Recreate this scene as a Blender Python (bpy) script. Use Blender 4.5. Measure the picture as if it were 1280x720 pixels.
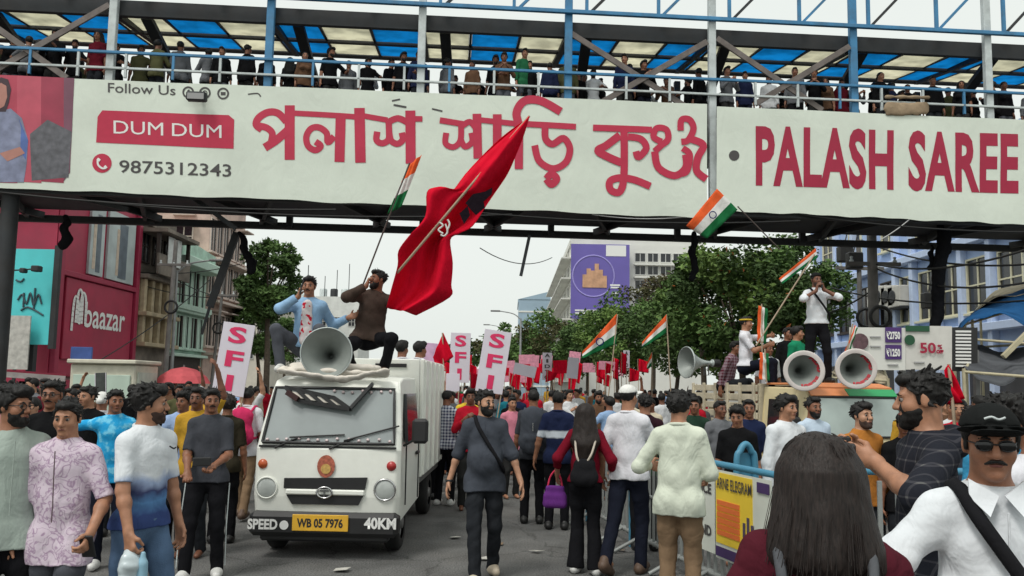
import bpy, math, random
import numpy as np
from mathutils import Vector, Matrix

for o in list(bpy.data.objects):
    bpy.data.objects.remove(o, do_unlink=True)
SC = bpy.context.scene
COL = SC.collection
R = math.radians

# ------------------------------------------------------------------ camera
CAM_H, FPX, TANP, ROLL, HORIZON = 1.77, 1000.0, 0.095, R(1.0), 482.0
PITCH = math.atan(TANP)
SHIFT = HORIZON - 360.0 - FPX * TANP
cam = bpy.data.cameras.new('camera')
cam_o = bpy.data.objects.new('camera', cam)
COL.objects.link(cam_o)
CF = Vector((0, math.cos(PITCH), math.sin(PITCH)))
CR0 = Vector((1, 0, 0))
CU0 = CR0.cross(CF)
CR = CR0 * math.cos(ROLL) + CU0 * math.sin(ROLL)
CU = CU0 * math.cos(ROLL) - CR0 * math.sin(ROLL)
CL = Vector((0, 0, CAM_H))
mw = Matrix.Identity(4)
for i in range(3):
    mw[i][0] = CR[i]; mw[i][1] = CU[i]; mw[i][2] = -CF[i]; mw[i][3] = CL[i]
cam_o.matrix_world = mw
cam.sensor_width = 36.0
cam.lens = 36.0 * FPX / 1280.0
cam.shift_y = SHIFT / 1280.0
cam.clip_start = 0.05
cam.clip_end = 3000.0
SC.camera = cam_o

# ------------------------------------------------------------------ sky (bright white overcast) and veiled sun
SUN_EL, SUN_AZ = R(58), R(215)          # azimuth measured clockwise from +Y
world = bpy.data.worlds.new('World')
SC.world = world
world.use_nodes = True
wn, wl = world.node_tree.nodes, world.node_tree.links
bg = wn['Background']
sky = wn.new('ShaderNodeTexSky'); sky.sky_type = 'NISHITA'; sky.sun_disc = False
sky.sun_elevation = SUN_EL; sky.sun_rotation = SUN_AZ
sky.air_density = 1.0; sky.dust_density = 6.0; sky.ozone_density = 1.0
hs = wn.new('ShaderNodeHueSaturation'); hs.inputs['Saturation'].default_value = 0.12
mx = wn.new('ShaderNodeMix'); mx.data_type = 'RGBA'
mx.inputs[0].default_value = 0.80      # cloud cover hides most of the clear sky
mx.inputs[7].default_value = (6.9, 7.3, 6.95, 1)
wl.new(sky.outputs[0], hs.inputs['Color'])
wl.new(hs.outputs[0], mx.inputs[6])
wl.new(mx.outputs[2], bg.inputs['Color'])
bg.inputs['Strength'].default_value = 0.115
sun = bpy.data.lights.new('sun', 'SUN')
sun.energy = 1.3; sun.angle = R(16); sun.color = (1.0, 0.96, 0.9)
sun_o = bpy.data.objects.new('sun', sun); COL.objects.link(sun_o)
sd = Vector((math.sin(SUN_AZ) * math.cos(SUN_EL), math.cos(SUN_AZ) * math.cos(SUN_EL), math.sin(SUN_EL)))
sun_o.rotation_euler = sd.to_track_quat('Z', 'Y').to_euler()
sun_o.location = sd * 60
SC.view_settings.view_transform = 'Standard'
SC.view_settings.look = 'None'
SC.view_settings.exposure = 0.28
SC.view_settings.gamma = 1.0
SC.view_settings.use_curve_mapping = False
SC.render.engine = 'CYCLES'
SC.cycles.use_denoising = True
SC.cycles.max_bounces = 6
SC.cycles.diffuse_bounces = 3
SC.cycles.glossy_bounces = 3
SC.cycles.transmission_bounces = 4
SC.cycles.transparent_max_bounces = 8
SC.cycles.caustics_reflective = False
SC.cycles.caustics_refractive = False

# ------------------------------------------------------------------ pixel rays -> places in the street
def ray(px, py):
    return CR * ((px - 640) / FPX) + CU * ((360 + SHIFT - py) / FPX) + CF
def at(px, py, Y):
    d = ray(px, py); return CL + d * (Y / d.y)
def ground(px, py):
    d = ray(px, py); return CL + d * (-CAM_H / d.z)
def on_x(px, py, X):
    d = ray(px, py); return CL + d * (X / d.x)

# ------------------------------------------------------------------ materials
MATS = {}
def _n(m): return m.node_tree.nodes, m.node_tree.links
def mat(name, col, rough=0.6, metal=0.0, var=0.12, vscale=6.0, bump=0.0, bscale=60.0, spec=0.5, dirt=0.0, dirtcol=(0.05, 0.045, 0.04), dscale=1.2, trans=0.0, sheen=0.0):
    if name in MATS: return MATS[name]
    m = bpy.data.materials.new(name); m.use_nodes = True
    n, l = _n(m); b = n['Principled BSDF']
    b.inputs['Roughness'].default_value = rough
    b.inputs['Metallic'].default_value = metal
    b.inputs['Specular IOR Level'].default_value = spec
    if sheen: b.inputs['Sheen Weight'].default_value = sheen
    if trans: b.inputs['Transmission Weight'].default_value = trans
    tc = n.new('ShaderNodeTexCoord')
    if var > 0:
        no = n.new('ShaderNodeTexNoise'); no.inputs['Scale'].default_value = vscale; no.inputs['Detail'].default_value = 5
        l.new(tc.outputs['Object'], no.inputs['Vector'])
        mr = n.new('ShaderNodeMapRange'); mr.inputs['From Min'].default_value = 0.25; mr.inputs['From Max'].default_value = 0.75
        mr.inputs['To Min'].default_value = 1 - var; mr.inputs['To Max'].default_value = 1 + var
        l.new(no.outputs['Fac'], mr.inputs['Value'])
        mu = n.new('ShaderNodeMix'); mu.data_type = 'RGBA'; mu.blend_type = 'MULTIPLY'; mu.inputs[0].default_value = 1
        mu.inputs[6].default_value = (*col, 1)
        l.new(mr.outputs[0], mu.inputs[7])
        out = mu.outputs[2]
        if dirt > 0:
            n2 = n.new('ShaderNodeTexNoise'); n2.inputs['Scale'].default_value = dscale; n2.inputs['Detail'].default_value = 8; n2.inputs['Roughness'].default_value = 0.7
            l.new(tc.outputs['Object'], n2.inputs['Vector'])
            m2 = n.new('ShaderNodeMapRange'); m2.inputs['From Min'].default_value = 0.42; m2.inputs['From Max'].default_value = 0.75
            m2.inputs['To Min'].default_value = 0.0; m2.inputs['To Max'].default_value = dirt
            l.new(n2.outputs['Fac'], m2.inputs['Value'])
            mm = n.new('ShaderNodeMix'); mm.data_type = 'RGBA'; mm.inputs[7].default_value = (*dirtcol, 1)
            l.new(m2.outputs[0], mm.inputs[0]); l.new(out, mm.inputs[6]); out = mm.outputs[2]
        l.new(out, b.inputs['Base Color'])
    else:
        b.inputs['Base Color'].default_value = (*col, 1)
    if bump > 0:
        nb = n.new('ShaderNodeTexNoise'); nb.inputs['Scale'].default_value = bscale; nb.inputs['Detail'].default_value = 4
        l.new(tc.outputs['Object'], nb.inputs['Vector'])
        bp = n.new('ShaderNodeBump'); bp.inputs['Strength'].default_value = bump; bp.inputs['Distance'].default_value = 0.02
        l.new(nb.outputs['Fac'], bp.inputs['Height']); l.new(bp.outputs[0], b.inputs['Normal'])
    MATS[name] = m
    return m
def fabric(name, col, var=0.14, vscale=5.0):
    if 'fabric_' + name in MATS: return MATS['fabric_' + name]
    m = mat('fabric_' + name, col, rough=0.95, var=var, vscale=vscale, spec=0.06)
    creases(m); return m
def creases(m):
    """fine cloth creases as relief"""
    n, l = _n(m); b = n['Principled BSDF']; tc = n.new('ShaderNodeTexCoord')
    mp = n.new('ShaderNodeMapping'); mp.inputs['Scale'].default_value = (1, 1, .55); mp.inputs['Rotation'].default_value = (.3, .5, 0); l.new(tc.outputs['Object'], mp.inputs[0])
    no = n.new('ShaderNodeTexNoise'); no.inputs['Scale'].default_value = 7; no.inputs['Detail'].default_value = 3; no.inputs['Distortion'].default_value = 1.6; l.new(mp.outputs[0], no.inputs['Vector'])
    n2 = n.new('ShaderNodeTexNoise'); n2.inputs['Scale'].default_value = 26; n2.inputs['Detail'].default_value = 4; n2.inputs['Distortion'].default_value = .8; l.new(mp.outputs[0], n2.inputs['Vector'])
    ad = n.new('ShaderNodeMath'); ad.operation = 'MULTIPLY_ADD'; ad.inputs[1].default_value = .25; l.new(n2.outputs['Fac'], ad.inputs[0]); l.new(no.outputs['Fac'], ad.inputs[2])
    bp = n.new('ShaderNodeBump'); bp.inputs['Strength'].default_value = .32; bp.inputs['Distance'].default_value = .05; l.new(ad.outputs[0], bp.inputs['Height']); l.new(bp.outputs[0], b.inputs['Normal'])
def srgb(r, g, b):
    f = lambda c: ((c / 255 + 0.055) / 1.055) ** 2.4 if c > 10 else c / 255 / 12.92
    return (f(r), f(g), f(b))

# ------------------------------------------------------------------ objects and tags
def tag(o, label=None, cat=None, group=None, kind=None):
    if label: o['label'] = label
    if cat: o['category'] = cat
    if group: o['group'] = group
    if kind: o['kind'] = kind
    return o
def empty(name, loc=(0, 0, 0), rz=0.0, label=None, cat=None, group=None):
    o = bpy.data.objects.new(name, None); COL.objects.link(o)
    o.location = loc; o.rotation_euler = (0, 0, rz); o.empty_display_size = 0.1
    return tag(o, label, cat, group)
def link(name, me, m=None, parent=None, loc=None, rot=None):
    o = bpy.data.objects.new(name, me); COL.objects.link(o)
    if m is not None:
        for x in (m if isinstance(m, (list, tuple)) else [m]): me.materials.append(x)
    if parent is not None: o.parent = parent
    if loc is not None: o.location = loc
    if rot is not None: o.rotation_euler = rot
    return o
def copy_tree(o, parent=None):
    c = o.copy(); COL.objects.link(c); c.parent = parent
    for ch in list(o.children): copy_tree(ch, c)
    return c
def np_mesh(name, V, Q, smooth=True, mi=None):
    V = np.asarray(V, np.float32); Q = np.asarray(Q, np.int32)
    me = bpy.data.meshes.new(name)
    k = Q.shape[1]
    me.vertices.add(len(V)); me.vertices.foreach_set('co', V.ravel())
    me.loops.add(Q.size); me.loops.foreach_set('vertex_index', Q.ravel())
    me.polygons.add(len(Q)); me.polygons.foreach_set('loop_start', np.arange(0, Q.size, k, dtype=np.int32))
    me.polygons.foreach_set('use_smooth', np.full(len(Q), smooth, dtype=bool))
    if mi is not None: me.polygons.foreach_set('material_index', np.asarray(mi, np.int32))
    me.update(calc_edges=True); me.validate()
    return me

class MB:
    """collects shapes, then links them as one mesh object"""
    def __init__(s): s.v = []; s.f = []; s.mi = []; s.sm = []; s.cur = 0
    def add(s, vs, fs, smooth=False):
        b = len(s.v); s.v += [tuple(v) for v in vs]
        for f in fs:
            s.f.append(tuple(i + b for i in f)); s.mi.append(s.cur); s.sm.append(smooth)
        return s
    def box(s, c, size, M=None, ch=0.0):
        """box about c, chamfered by ch"""
        hx, hy, hz = size[0] / 2, size[1] / 2, size[2] / 2
        c = Vector(c)
        if ch <= 0:
            vs = [(x * hx, y * hy, z * hz) for z in (-1, 1) for y in (-1, 1) for x in (-1, 1)]
            fs = [(0, 2, 3, 1), (4, 5, 7, 6), (0, 1, 5, 4), (2, 6, 7, 3), (0, 4, 6, 2), (1, 3, 7, 5)]
        else:
            ch = min(ch, hx * .95, hy * .95, hz * .95)
            vs = []; idx = {}
            for x in (-1, 1):
                for y in (-1, 1):
                    for z in (-1, 1):
                        for a in range(3):
                            d = [hx - ch, hy - ch, hz - ch]; d[a] = (hx, hy, hz)[a]
                            idx[(x, y, z, a)] = len(vs); vs.append((x * d[0], y * d[1], z * d[2]))
            fs = []
            S = (-1, 1)
            for q in S:
                fs.append([idx[(q, y, z, 0)] for y, z in ((-q, -1), (q, -1), (q, 1), (-q, 1))])
                fs.append([idx[(x, q, z, 1)] for x, z in ((q, -1), (-q, -1), (-q, 1), (q, 1))])
                fs.append([idx[(x, y, q, 2)] for x, y in ((-q, -1), (q, -1), (q, 1), (-q, 1))])
            for p in S:
                for q in S:
                    def eg(k1, k2):
                        a, b2, c2, d2 = k1[0], k1[1], k2[1], k2[0]
                        fs.append([a, b2, c2, d2])
                    e = [idx[(p, q, -1, 0)], idx[(p, q, -1, 1)], idx[(p, q, 1, 1)], idx[(p, q, 1, 0)]]
                    fs.append(e if p * q > 0 else e[::-1])
                    e = [idx[(p, -1, q, 2)], idx[(p, -1, q, 0)], idx[(p, 1, q, 0)], idx[(p, 1, q, 2)]]
                    fs.append(e if p * q > 0 else e[::-1])
                    e = [idx[(-1, p, q, 1)], idx[(-1, p, q, 2)], idx[(1, p, q, 2)], idx[(1, p, q, 1)]]
                    fs.append(e if p * q > 0 else e[::-1])
            for x in S:
                for y in S:
                    for z in S:
                        t = [idx[(x, y, z, 0)], idx[(x, y, z, 1)], idx[(x, y, z, 2)]]
                        fs.append(t if x * y * z > 0 else t[::-1])
        vs = [Vector(v) for v in vs]
        if M is not None: vs = [M @ v for v in vs]
        return s.add([v + c for v in vs], fs)
    def beam(s, a, b, w, h, up=(0, 0, 1), ch=0.0):
        """square bar from a to b"""
        a, b = Vector(a), Vector(b); d = b - a; L = d.length; d.normalize()
        u = Vector(up); x = d.cross(u)
        if x.length < 1e-4: x = d.cross(Vector((1, 0, 0)))
        x.normalize(); z = x.cross(d)
        M = Matrix(((x.x, d.x, z.x), (x.y, d.y, z.y), (x.z, d.z, z.z)))
        return s.box((a + b) / 2, (w, L, h), M, ch)
    def tube(s, pts, r, seg=8, caps=True, r1=None, smooth=True):
        pts = [Vector(p) for p in pts]; n = len(pts)
        rs = r if isinstance(r, (list, tuple)) else [r + ((r1 if r1 is not None else r) - r) * i / max(1, n - 1) for i in range(n)]
        vs = []; prev = None
        for i, p in enumerate(pts):
            t = (pts[min(i + 1, n - 1)] - pts[max(i - 1, 0)]).normalized()
            if prev is None:
                x = t.cross(Vector((0, 0, 1)))
                if x.length < 1e-3: x = t.cross(Vector((1, 0, 0)))
            else: x = prev - t * prev.dot(t)
            x.normalize(); prev = x; y = t.cross(x)
            for k in range(seg):
                a = 2 * math.pi * k / seg
                vs.append(p + (x * math.cos(a) + y * math.sin(a)) * rs[i])
        fs = []
        for i in range(n - 1):
            for k in range(seg):
                k2 = (k + 1) % seg
                fs.append((i * seg + k, i * seg + k2, (i + 1) * seg + k2, (i + 1) * seg + k))
        s.add(vs, fs, smooth)
        if caps:
            s.add(vs[:seg], [tuple(range(seg))[::-1]]); s.add(vs[-seg:], [tuple(range(seg))])
        return s
    def lathe(s, prof, c=(0, 0, 0), axis=(0, 0, 1), seg=24, smooth=True):
        """prof: (radius, along-axis)"""
        c = Vector(c); ax = Vector(axis).normalized()
        x = ax.cross(Vector((0, 0, 1)))
        if x.length < 1e-3: x = Vector((1, 0, 0))
        x.normalize(); y = ax.cross(x)
        vs = []
        for r, h in prof:
            for k in range(seg):
                a = 2 * math.pi * k / seg
                vs.append(c + ax * h + (x * math.cos(a) + y * math.sin(a)) * r)
        fs = []
        for i in range(len(prof) - 1):
            for k in range(seg):
                k2 = (k + 1) % seg
                fs.append((i * seg + k, i * seg + k2, (i + 1) * seg + k2, (i + 1) * seg + k))
        return s.add(vs, fs, smooth)
    def prism(s, pts, vec):
        """polygon pts (3d, ordered) extruded by vec"""
        pts = [Vector(p) for p in pts]; v = Vector(vec); n = len(pts)
        vs = pts + [p + v for p in pts]
        fs = [tuple(range(n))[::-1], tuple(range(n, 2 * n))]
        fs += [(i, (i + 1) % n, (i + 1) % n + n, i + n) for i in range(n)]
        return s.add(vs, fs)
    def quad(s, a, b, c, d): return s.add([a, b, c, d], [(0, 1, 2, 3)])
    def mesh(s, name):
        me = bpy.data.meshes.new(name)
        me.from_pydata([tuple(v) for v in s.v], [], s.f)
        me.polygons.foreach_set('use_smooth', s.sm)
        me.polygons.foreach_set('material_index', s.mi)
        me.update()
        import bmesh
        bm = bmesh.new(); bm.from_mesh(me); bmesh.ops.recalc_face_normals(bm, faces=bm.faces); bm.to_mesh(me); bm.free()
        return me
    def build(s, name, m=None, parent=None, loc=None, rot=None):
        return link(name, s.mesh(name), m, parent, loc, rot)

def catmull(pts, n=8, closed=False):
    P = [Vector(p) for p in pts]; out = []
    N = len(P); rng = range(N if closed else N - 1)
    for i in rng:
        p0 = P[i - 1] if (i > 0 or closed) else P[0]; p1 = P[i]; p2 = P[(i + 1) % N]
        p3 = P[(i + 2) % N] if (closed or i + 2 < N) else P[-1]
        for k in range(n):
            t = k / n
            out.append(0.5 * ((2 * p1) + (p2 - p0) * t + (2 * p0 - 5 * p1 + 4 * p2 - p3) * t * t + (3 * p1 - p0 - 3 * p2 + p3) * t ** 3))
    if not closed: out.append(P[-1])
    return out

DG = bpy.context.evaluated_depsgraph_get
def text_mesh(txt, size, bold=0.0, sx=1.0, shear=0.0, align='CENTER', extrude=0.0, space=1.0):
    """letters in local XY, baseline y=0"""
    cu = bpy.data.curves.new('lettering', 'FONT')
    cu.body = txt; cu.size = size; cu.offset = bold; cu.align_x = align; cu.extrude = extrude
    cu.resolution_u = 3; cu.shear = shear; cu.space_character = space
    o = bpy.data.objects.new('lettering', cu); COL.objects.link(o)
    me = bpy.data.meshes.new_from_object(o.evaluated_get(DG()))
    bpy.data.objects.remove(o); bpy.data.curves.remove(cu)
    if sx != 1.0:
        for v in me.vertices: v.co.x *= sx
    return me
def text_on(txt, size, M, m, parent, bold=0.0, sx=1.0, name='lettering', align='CENTER', fit=None, space=1.0, shear=0.0):
    """M: 4x4 with X along the line of text, Y up, Z out of the surface; fit: width to squeeze the line to"""
    me = text_mesh(txt, size, bold, sx, shear, align, 0.0, space)
    if fit:
        xs = [v.co.x for v in me.vertices]; w = max(xs) - min(xs)
        for v in me.vertices: v.co.x *= fit / w
    me.transform(M)
    return link(name, me, m, parent)
def frame(o, x, y):
    """4x4 from origin, x axis and y axis"""
    x = Vector(x).normalized(); y = Vector(y); z = x.cross(y).normalized(); y = z.cross(x)
    M = Matrix.Identity(4)
    for i in range(3): M[i][0] = x[i]; M[i][1] = y[i]; M[i][2] = z[i]; M[i][3] = o[i]
    return M

# ------------------------------------------------------------------ smooth bodies: signed distance fields turned into one continuous surface
def V3(*a): return np.array(a, np.float64)
def rotm(ax, ang):
    return np.array(Matrix.Rotation(ang, 3, ax))
def unit(v): v = np.asarray(v, float); return v / (np.linalg.norm(v) + 1e-9)

HK = .895                 # head size against the body
HEADM = []
class SDF:
    def __init__(s, h): s.h = h; s.p = []; s.cuts = []; s.wr = None
    def cap(s, a, b, ra, rb, k=.02, flat=None, cut=None, sub=False):
        s.p.append(('c', np.asarray(a, float), np.asarray(b, float), ra, rb, k, flat, cut, sub)); return s
    def ell(s, c, rad, M=None, k=.02, sub=False):
        s.p.append(('e', np.asarray(c, float), np.asarray(rad, float) * (HK if any(M is q for q in HEADM) else 1), M, k, sub)); return s
    def plane(s, n, d): s.cuts.append((unit(n), d)); return s      # keeps n.p < d
    def slab(s, n, d): s.p.append(('x', unit(n), d)); return s       # the same, for what was added so far
    def chain(s, pts, rs, k=.02, flat=None, cut=None):
        for i in range(len(pts) - 1):
            s.cap(pts[i], pts[i + 1], rs[i], rs[i + 1], k, flat, cut if i == len(pts) - 2 else None)
        return s
    def surf(s):
        h = s.h; lo = np.full(3, 1e9); hi = -lo; bb = []
        for q in s.p:
            if q[0] == 'x': bb.append((None, None)); continue
            if q[0] == 'c':
                m = max(q[3], q[4]); a = np.minimum(q[1], q[2]) - m; b = np.maximum(q[1], q[2]) + m; sub = q[8]
            else:
                e = max(q[2]) if q[3] is not None else q[2]; a = q[1] - e; b = q[1] + e; sub = q[5]
            bb.append((a, b))
            if not sub: lo = np.minimum(lo, a); hi = np.maximum(hi, b)
        pad = 3 * h + .012
        lo = lo - pad; hi = hi + pad
        nd = np.ceil((hi - lo) / h).astype(int) + 1
        F = np.full(nd, 1.0, np.float32)
        ax = [(lo[i] + h * np.arange(nd[i])).astype(np.float32) for i in range(3)]
        for q, (a, b) in zip(s.p, bb):
            if q[0] == 'x':
                n, d = q[1], q[2]
                F = np.maximum(F, (ax[0][:, None, None] * n[0] + ax[1][None, :, None] * n[1] + ax[2][None, None, :] * n[2] - d).astype(np.float32)); continue
            k = q[5] if q[0] == 'c' else q[4]
            mg = k + 2.5 * h + .01
            i0 = np.maximum(0, np.floor((a - mg - lo) / h).astype(int)); i1 = np.minimum(nd, np.ceil((b + mg - lo) / h).astype(int) + 1)
            if (i1 <= i0).any(): continue
            sl = tuple(slice(i0[i], i1[i]) for i in range(3))
            if q[0] == 'c':
                _, A, B, ra, rb, k, flat, cut, sub = q
                X = ax[0][sl[0]][:, None, None] - A[0]; Y = ax[1][sl[1]][None, :, None] - A[1]; Z = ax[2][sl[2]][None, None, :] - A[2]
                d = B - A; L2 = max(1e-9, d @ d)
                t0 = (X * d[0] + Y * d[1] + Z * d[2]) / L2
                t = np.clip(t0, 0, 1)
                ex = X - t * d[0]; ey = Y - t * d[1]; ez = Z - t * d[2]
                q2 = ex * ex + ey * ey + ez * ez
                if flat is not None:
                    n, f = flat
                    c = ex * n[0] + ey * n[1] + ez * n[2]
                    q2 = q2 + c * c * (1 / (f * f) - 1)
                    D = np.sqrt(q2) - (ra + (rb - ra) * t)
                    D = D * (0.5 + 0.5 * f)
                else:
                    D = np.sqrt(q2) - (ra + (rb - ra) * t)
                L = math.sqrt(L2)
                if cut in ('b', 'ab'): D = np.maximum(D, (t0 - 1) * L)
                if cut in ('a', 'ab'): D = np.maximum(D, -t0 * L)
            else:
                _, c, rad, M, k, sub = q
                X = ax[0][sl[0]][:, None, None] - c[0]; Y = ax[1][sl[1]][None, :, None] - c[1]; Z = ax[2][sl[2]][None, None, :] - c[2]
                if M is not None:
                    X, Y, Z = (X * M[0][j] + Y * M[1][j] + Z * M[2][j] for j in range(3))
                k0 = np.sqrt((X / rad[0]) ** 2 + (Y / rad[1]) ** 2 + (Z / rad[2]) ** 2)
                k1 = np.sqrt((X / rad[0] ** 2) ** 2 + (Y / rad[1] ** 2) ** 2 + (Z / rad[2] ** 2) ** 2) + 1e-6
                D = k0 * (k0 - 1) / k1
            G = F[sl]
            if sub:
                D = -D; hh = np.maximum(k - np.abs(G - D), 0) / k
                F[sl] = np.maximum(G, D) + hh * hh * k * .25
            else:
                hh = np.maximum(k - np.abs(G - D), 0) / k
                F[sl] = np.minimum(G, D) - hh * hh * k * .25
        if s.wr is not None:
            I = np.nonzero(np.abs(F) < 4 * h + .02)
            F[I] += s.wr(ax[0][I[0]], ax[1][I[1]], ax[2][I[2]])
        for n, d in s.cuts:
            F = np.maximum(F, (ax[0][:, None, None] * n[0] + ax[1][None, :, None] * n[1] + ax[2][None, None, :] * n[2] - d).astype(np.float32))
        return nets(F, lo, h)

def nets(F, lo, h):
    S = F < 0
    c = np.zeros(np.array(F.shape) - 1, np.int8)
    for i in (0, 1):
        for j in (0, 1):
            for k in (0, 1):
                c += S[i:F.shape[0] - 1 + i, j:F.shape[1] - 1 + j, k:F.shape[2] - 1 + k]
    act = (c > 0) & (c < 8)
    I = np.array(np.nonzero(act)).T
    idx = np.full(c.shape, -1, np.int32); idx[act] = np.arange(len(I))
    corn = np.array([(i, j, k) for i in (0, 1) for j in (0, 1) for k in (0, 1)])
    val = np.stack([F[tuple((I + o).T)] for o in corn], 1)
    P = np.zeros((len(I), 3)); cnt = np.zeros(len(I))
    for a in range(8):
        for b in range(a + 1, 8):
            if np.abs(corn[a] - corn[b]).sum() != 1: continue
            m = (val[:, a] < 0) != (val[:, b] < 0)
            t = val[m, a] / (val[m, a] - val[m, b])
            P[m] += corn[a] + t[:, None] * (corn[b] - corn[a]); cnt[m] += 1
    P = (I + P / np.maximum(cnt, 1)[:, None]) * h + lo
    Q = []
    for a in range(3):
        b, d = (a + 1) % 3, (a + 2) % 3
        s0 = [slice(None)] * 3; s1 = [slice(None)] * 3
        s0[a] = slice(0, -1); s1[a] = slice(1, None)
        A, B = S[tuple(s0)], S[tuple(s1)]
        J = np.array(np.nonzero(A != B)).T
        J = J[(J[:, b] > 0) & (J[:, d] > 0)]
        J = J[(J[:, b] < F.shape[b] - 1) & (J[:, d] < F.shape[d] - 1)]
        if len(J) == 0: continue
        eb = np.eye(3, dtype=int)[b]; ed = np.eye(3, dtype=int)[d]
        q = np.stack([idx[tuple((J - o).T)] for o in (eb + ed, ed, 0 * eb, eb)], 1)
        fl = ~A[tuple(J.T)]
        q[fl] = q[fl][:, ::-1]
        Q.append(q)
    Q = np.concatenate(Q) if Q else np.zeros((0, 4), int)
    return P, Q[(Q >= 0).all(1)]

def wrinkle(seed, amp, freq=14.0, zdir=1.0):
    """cloth folds: warped waves"""
    g = np.random.RandomState(seed); W = []
    for i in range(5):
        d = unit(g.normal(size=3) * V3(1, .9, .75 * zdir)); e = unit(g.normal(size=3))
        W.append((d * freq * g.uniform(.7, 2.2), e * freq * g.uniform(.3, .8), g.uniform(0, 6.3), g.uniform(1.0, 2.2)))
    def f(x, y, z):
        r = 0
        for d, e, ph, w in W:
            u = np.sin(x * d[0] + y * d[1] + z * d[2] + ph + w * np.sin(x * e[0] + y * e[1] + z * e[2] + ph * 2))
            r = r + .62 - np.abs(u)
        return (r * amp / 1.7).astype(np.float32)
    return f

def ik(a, t, l1, l2, pole):
    d = t - a; L = np.linalg.norm(d); L = min(max(L, abs(l1 - l2) + .02), (l1 + l2) * .995)
    u = unit(d); x = (l1 * l1 - l2 * l2 + L * L) / (2 * L); y = math.sqrt(max(0, l1 * l1 - x * x))
    p = np.asarray(pole, float); p = unit(p - u * (p @ u))
    return a + u * x + p * y, a + u * L

SKINS = [srgb(150, 104, 80), srgb(132, 88, 66), srgb(164, 118, 92), srgb(116, 76, 58), srgb(176, 132, 106)]
def skin_mat(i): return mat('skin_%d' % i, SKINS[i], rough=0.48, var=.2, vscale=22, spec=0.4, bump=.12, bscale=220)
def strand(name, col):
    """hair: fine strands running down the head"""
    if name in MATS: return MATS[name]
    m = mat(name, col, rough=.55, var=0, spec=.3); n, l = _n(m); b = n['Principled BSDF']
    tc = n.new('ShaderNodeTexCoord'); mp = n.new('ShaderNodeMapping'); mp.inputs['Scale'].default_value = (1, 1, .10); l.new(tc.outputs['Object'], mp.inputs[0])
    no = n.new('ShaderNodeTexNoise'); no.inputs['Scale'].default_value = 170; no.inputs['Detail'].default_value = 4; l.new(mp.outputs[0], no.inputs['Vector'])
    bp = n.new('ShaderNodeBump'); bp.inputs['Strength'].default_value = .55; bp.inputs['Distance'].default_value = .006; l.new(no.outputs['Fac'], bp.inputs['Height']); l.new(bp.outputs[0], b.inputs['Normal'])
    r = n.new('ShaderNodeValToRGB'); r.color_ramp.elements[0].color = (*[c * .5 for c in col], 1); r.color_ramp.elements[1].color = (*[c * 1.9 for c in col], 1); r.color_ramp.elements[0].position = .3; r.color_ramp.elements[1].position = .75
    l.new(no.outputs['Fac'], r.inputs[0]); l.new(r.outputs[0], b.inputs['Base Color'])
    return m
HAIR = lambda: strand('hair_black', (0.008, 0.0072, 0.0068))
EYE = lambda: mat('eye_white', (0.24, 0.21, 0.19), rough=.35, var=0)
IRIS = lambda: mat('eye_dark', (0.012, 0.008, 0.006), rough=.2, var=0)
LIP = lambda: mat('lips', srgb(120, 68, 60), rough=.5, var=.05)
DENIM = lambda n, c: mat('denim_' + n, c, rough=.9, var=.3, vscale=7, bump=.25, bscale=150, spec=.15)

def hand(S, w, d, n, side, curl=.45, s=1.0, spread=.06, k=.008):
    """palm, four fingers and a thumb from wrist w along d, palm facing n"""
    d = unit(d); n = unit(np.asarray(n, float) - d * (np.asarray(n, float) @ d))
    th = np.cross(n, d) * (1 if side > 0 else -1)
    kn = w + d * .09 * s
    S.cap(w - d * .01, w + d * .03 * s, .027 * s, .030 * s, .02, (n, .7))
    S.cap(w + d * .02 * s + th * .010 * s, kn + th * .016 * s - d * .008, .026 * s, .027 * s, .015, (n, .5))
    S.cap(w + d * .02 * s - th * .010 * s, kn - th * .018 * s - d * .012, .025 * s, .025 * s, .015, (n, .5))
    for i, (o, L) in enumerate(((.033, .074), (.0115, .083), (-.0105, .077), (-.031, .060))):
        a = kn + th * o * s - d * (.012 * abs(i - 1.2)) * s * .5
        c = curl * (1 + .12 * i); dd = unit(d + th * (o / .03) * spread)
        p = a
        for j, (f, r0, r1) in enumerate(((.46, .0098, .0088), (.30, .0088, .0080), (.24, .0080, .0068))):
            dj = dd * math.cos(c * (j + .6)) + n * math.sin(c * (j + .6))
            q = p + dj * L * f * s * 1.1
            S.cap(p, q, r0 * s, r1 * s, k); p = q
    b = w + d * .022 * s + th * .026 * s
    m = b + (d * .62 + th * .62 + n * .35) * .045 * s
    e = m + (d * .85 + th * (.25 - .3 * curl) + n * (.25 + .5 * curl)) * .036 * s
    S.cap(b, m, .0135 * s, .0115 * s, .012); S.cap(m, e, .0108 * s, .0085 * s, k)

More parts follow.
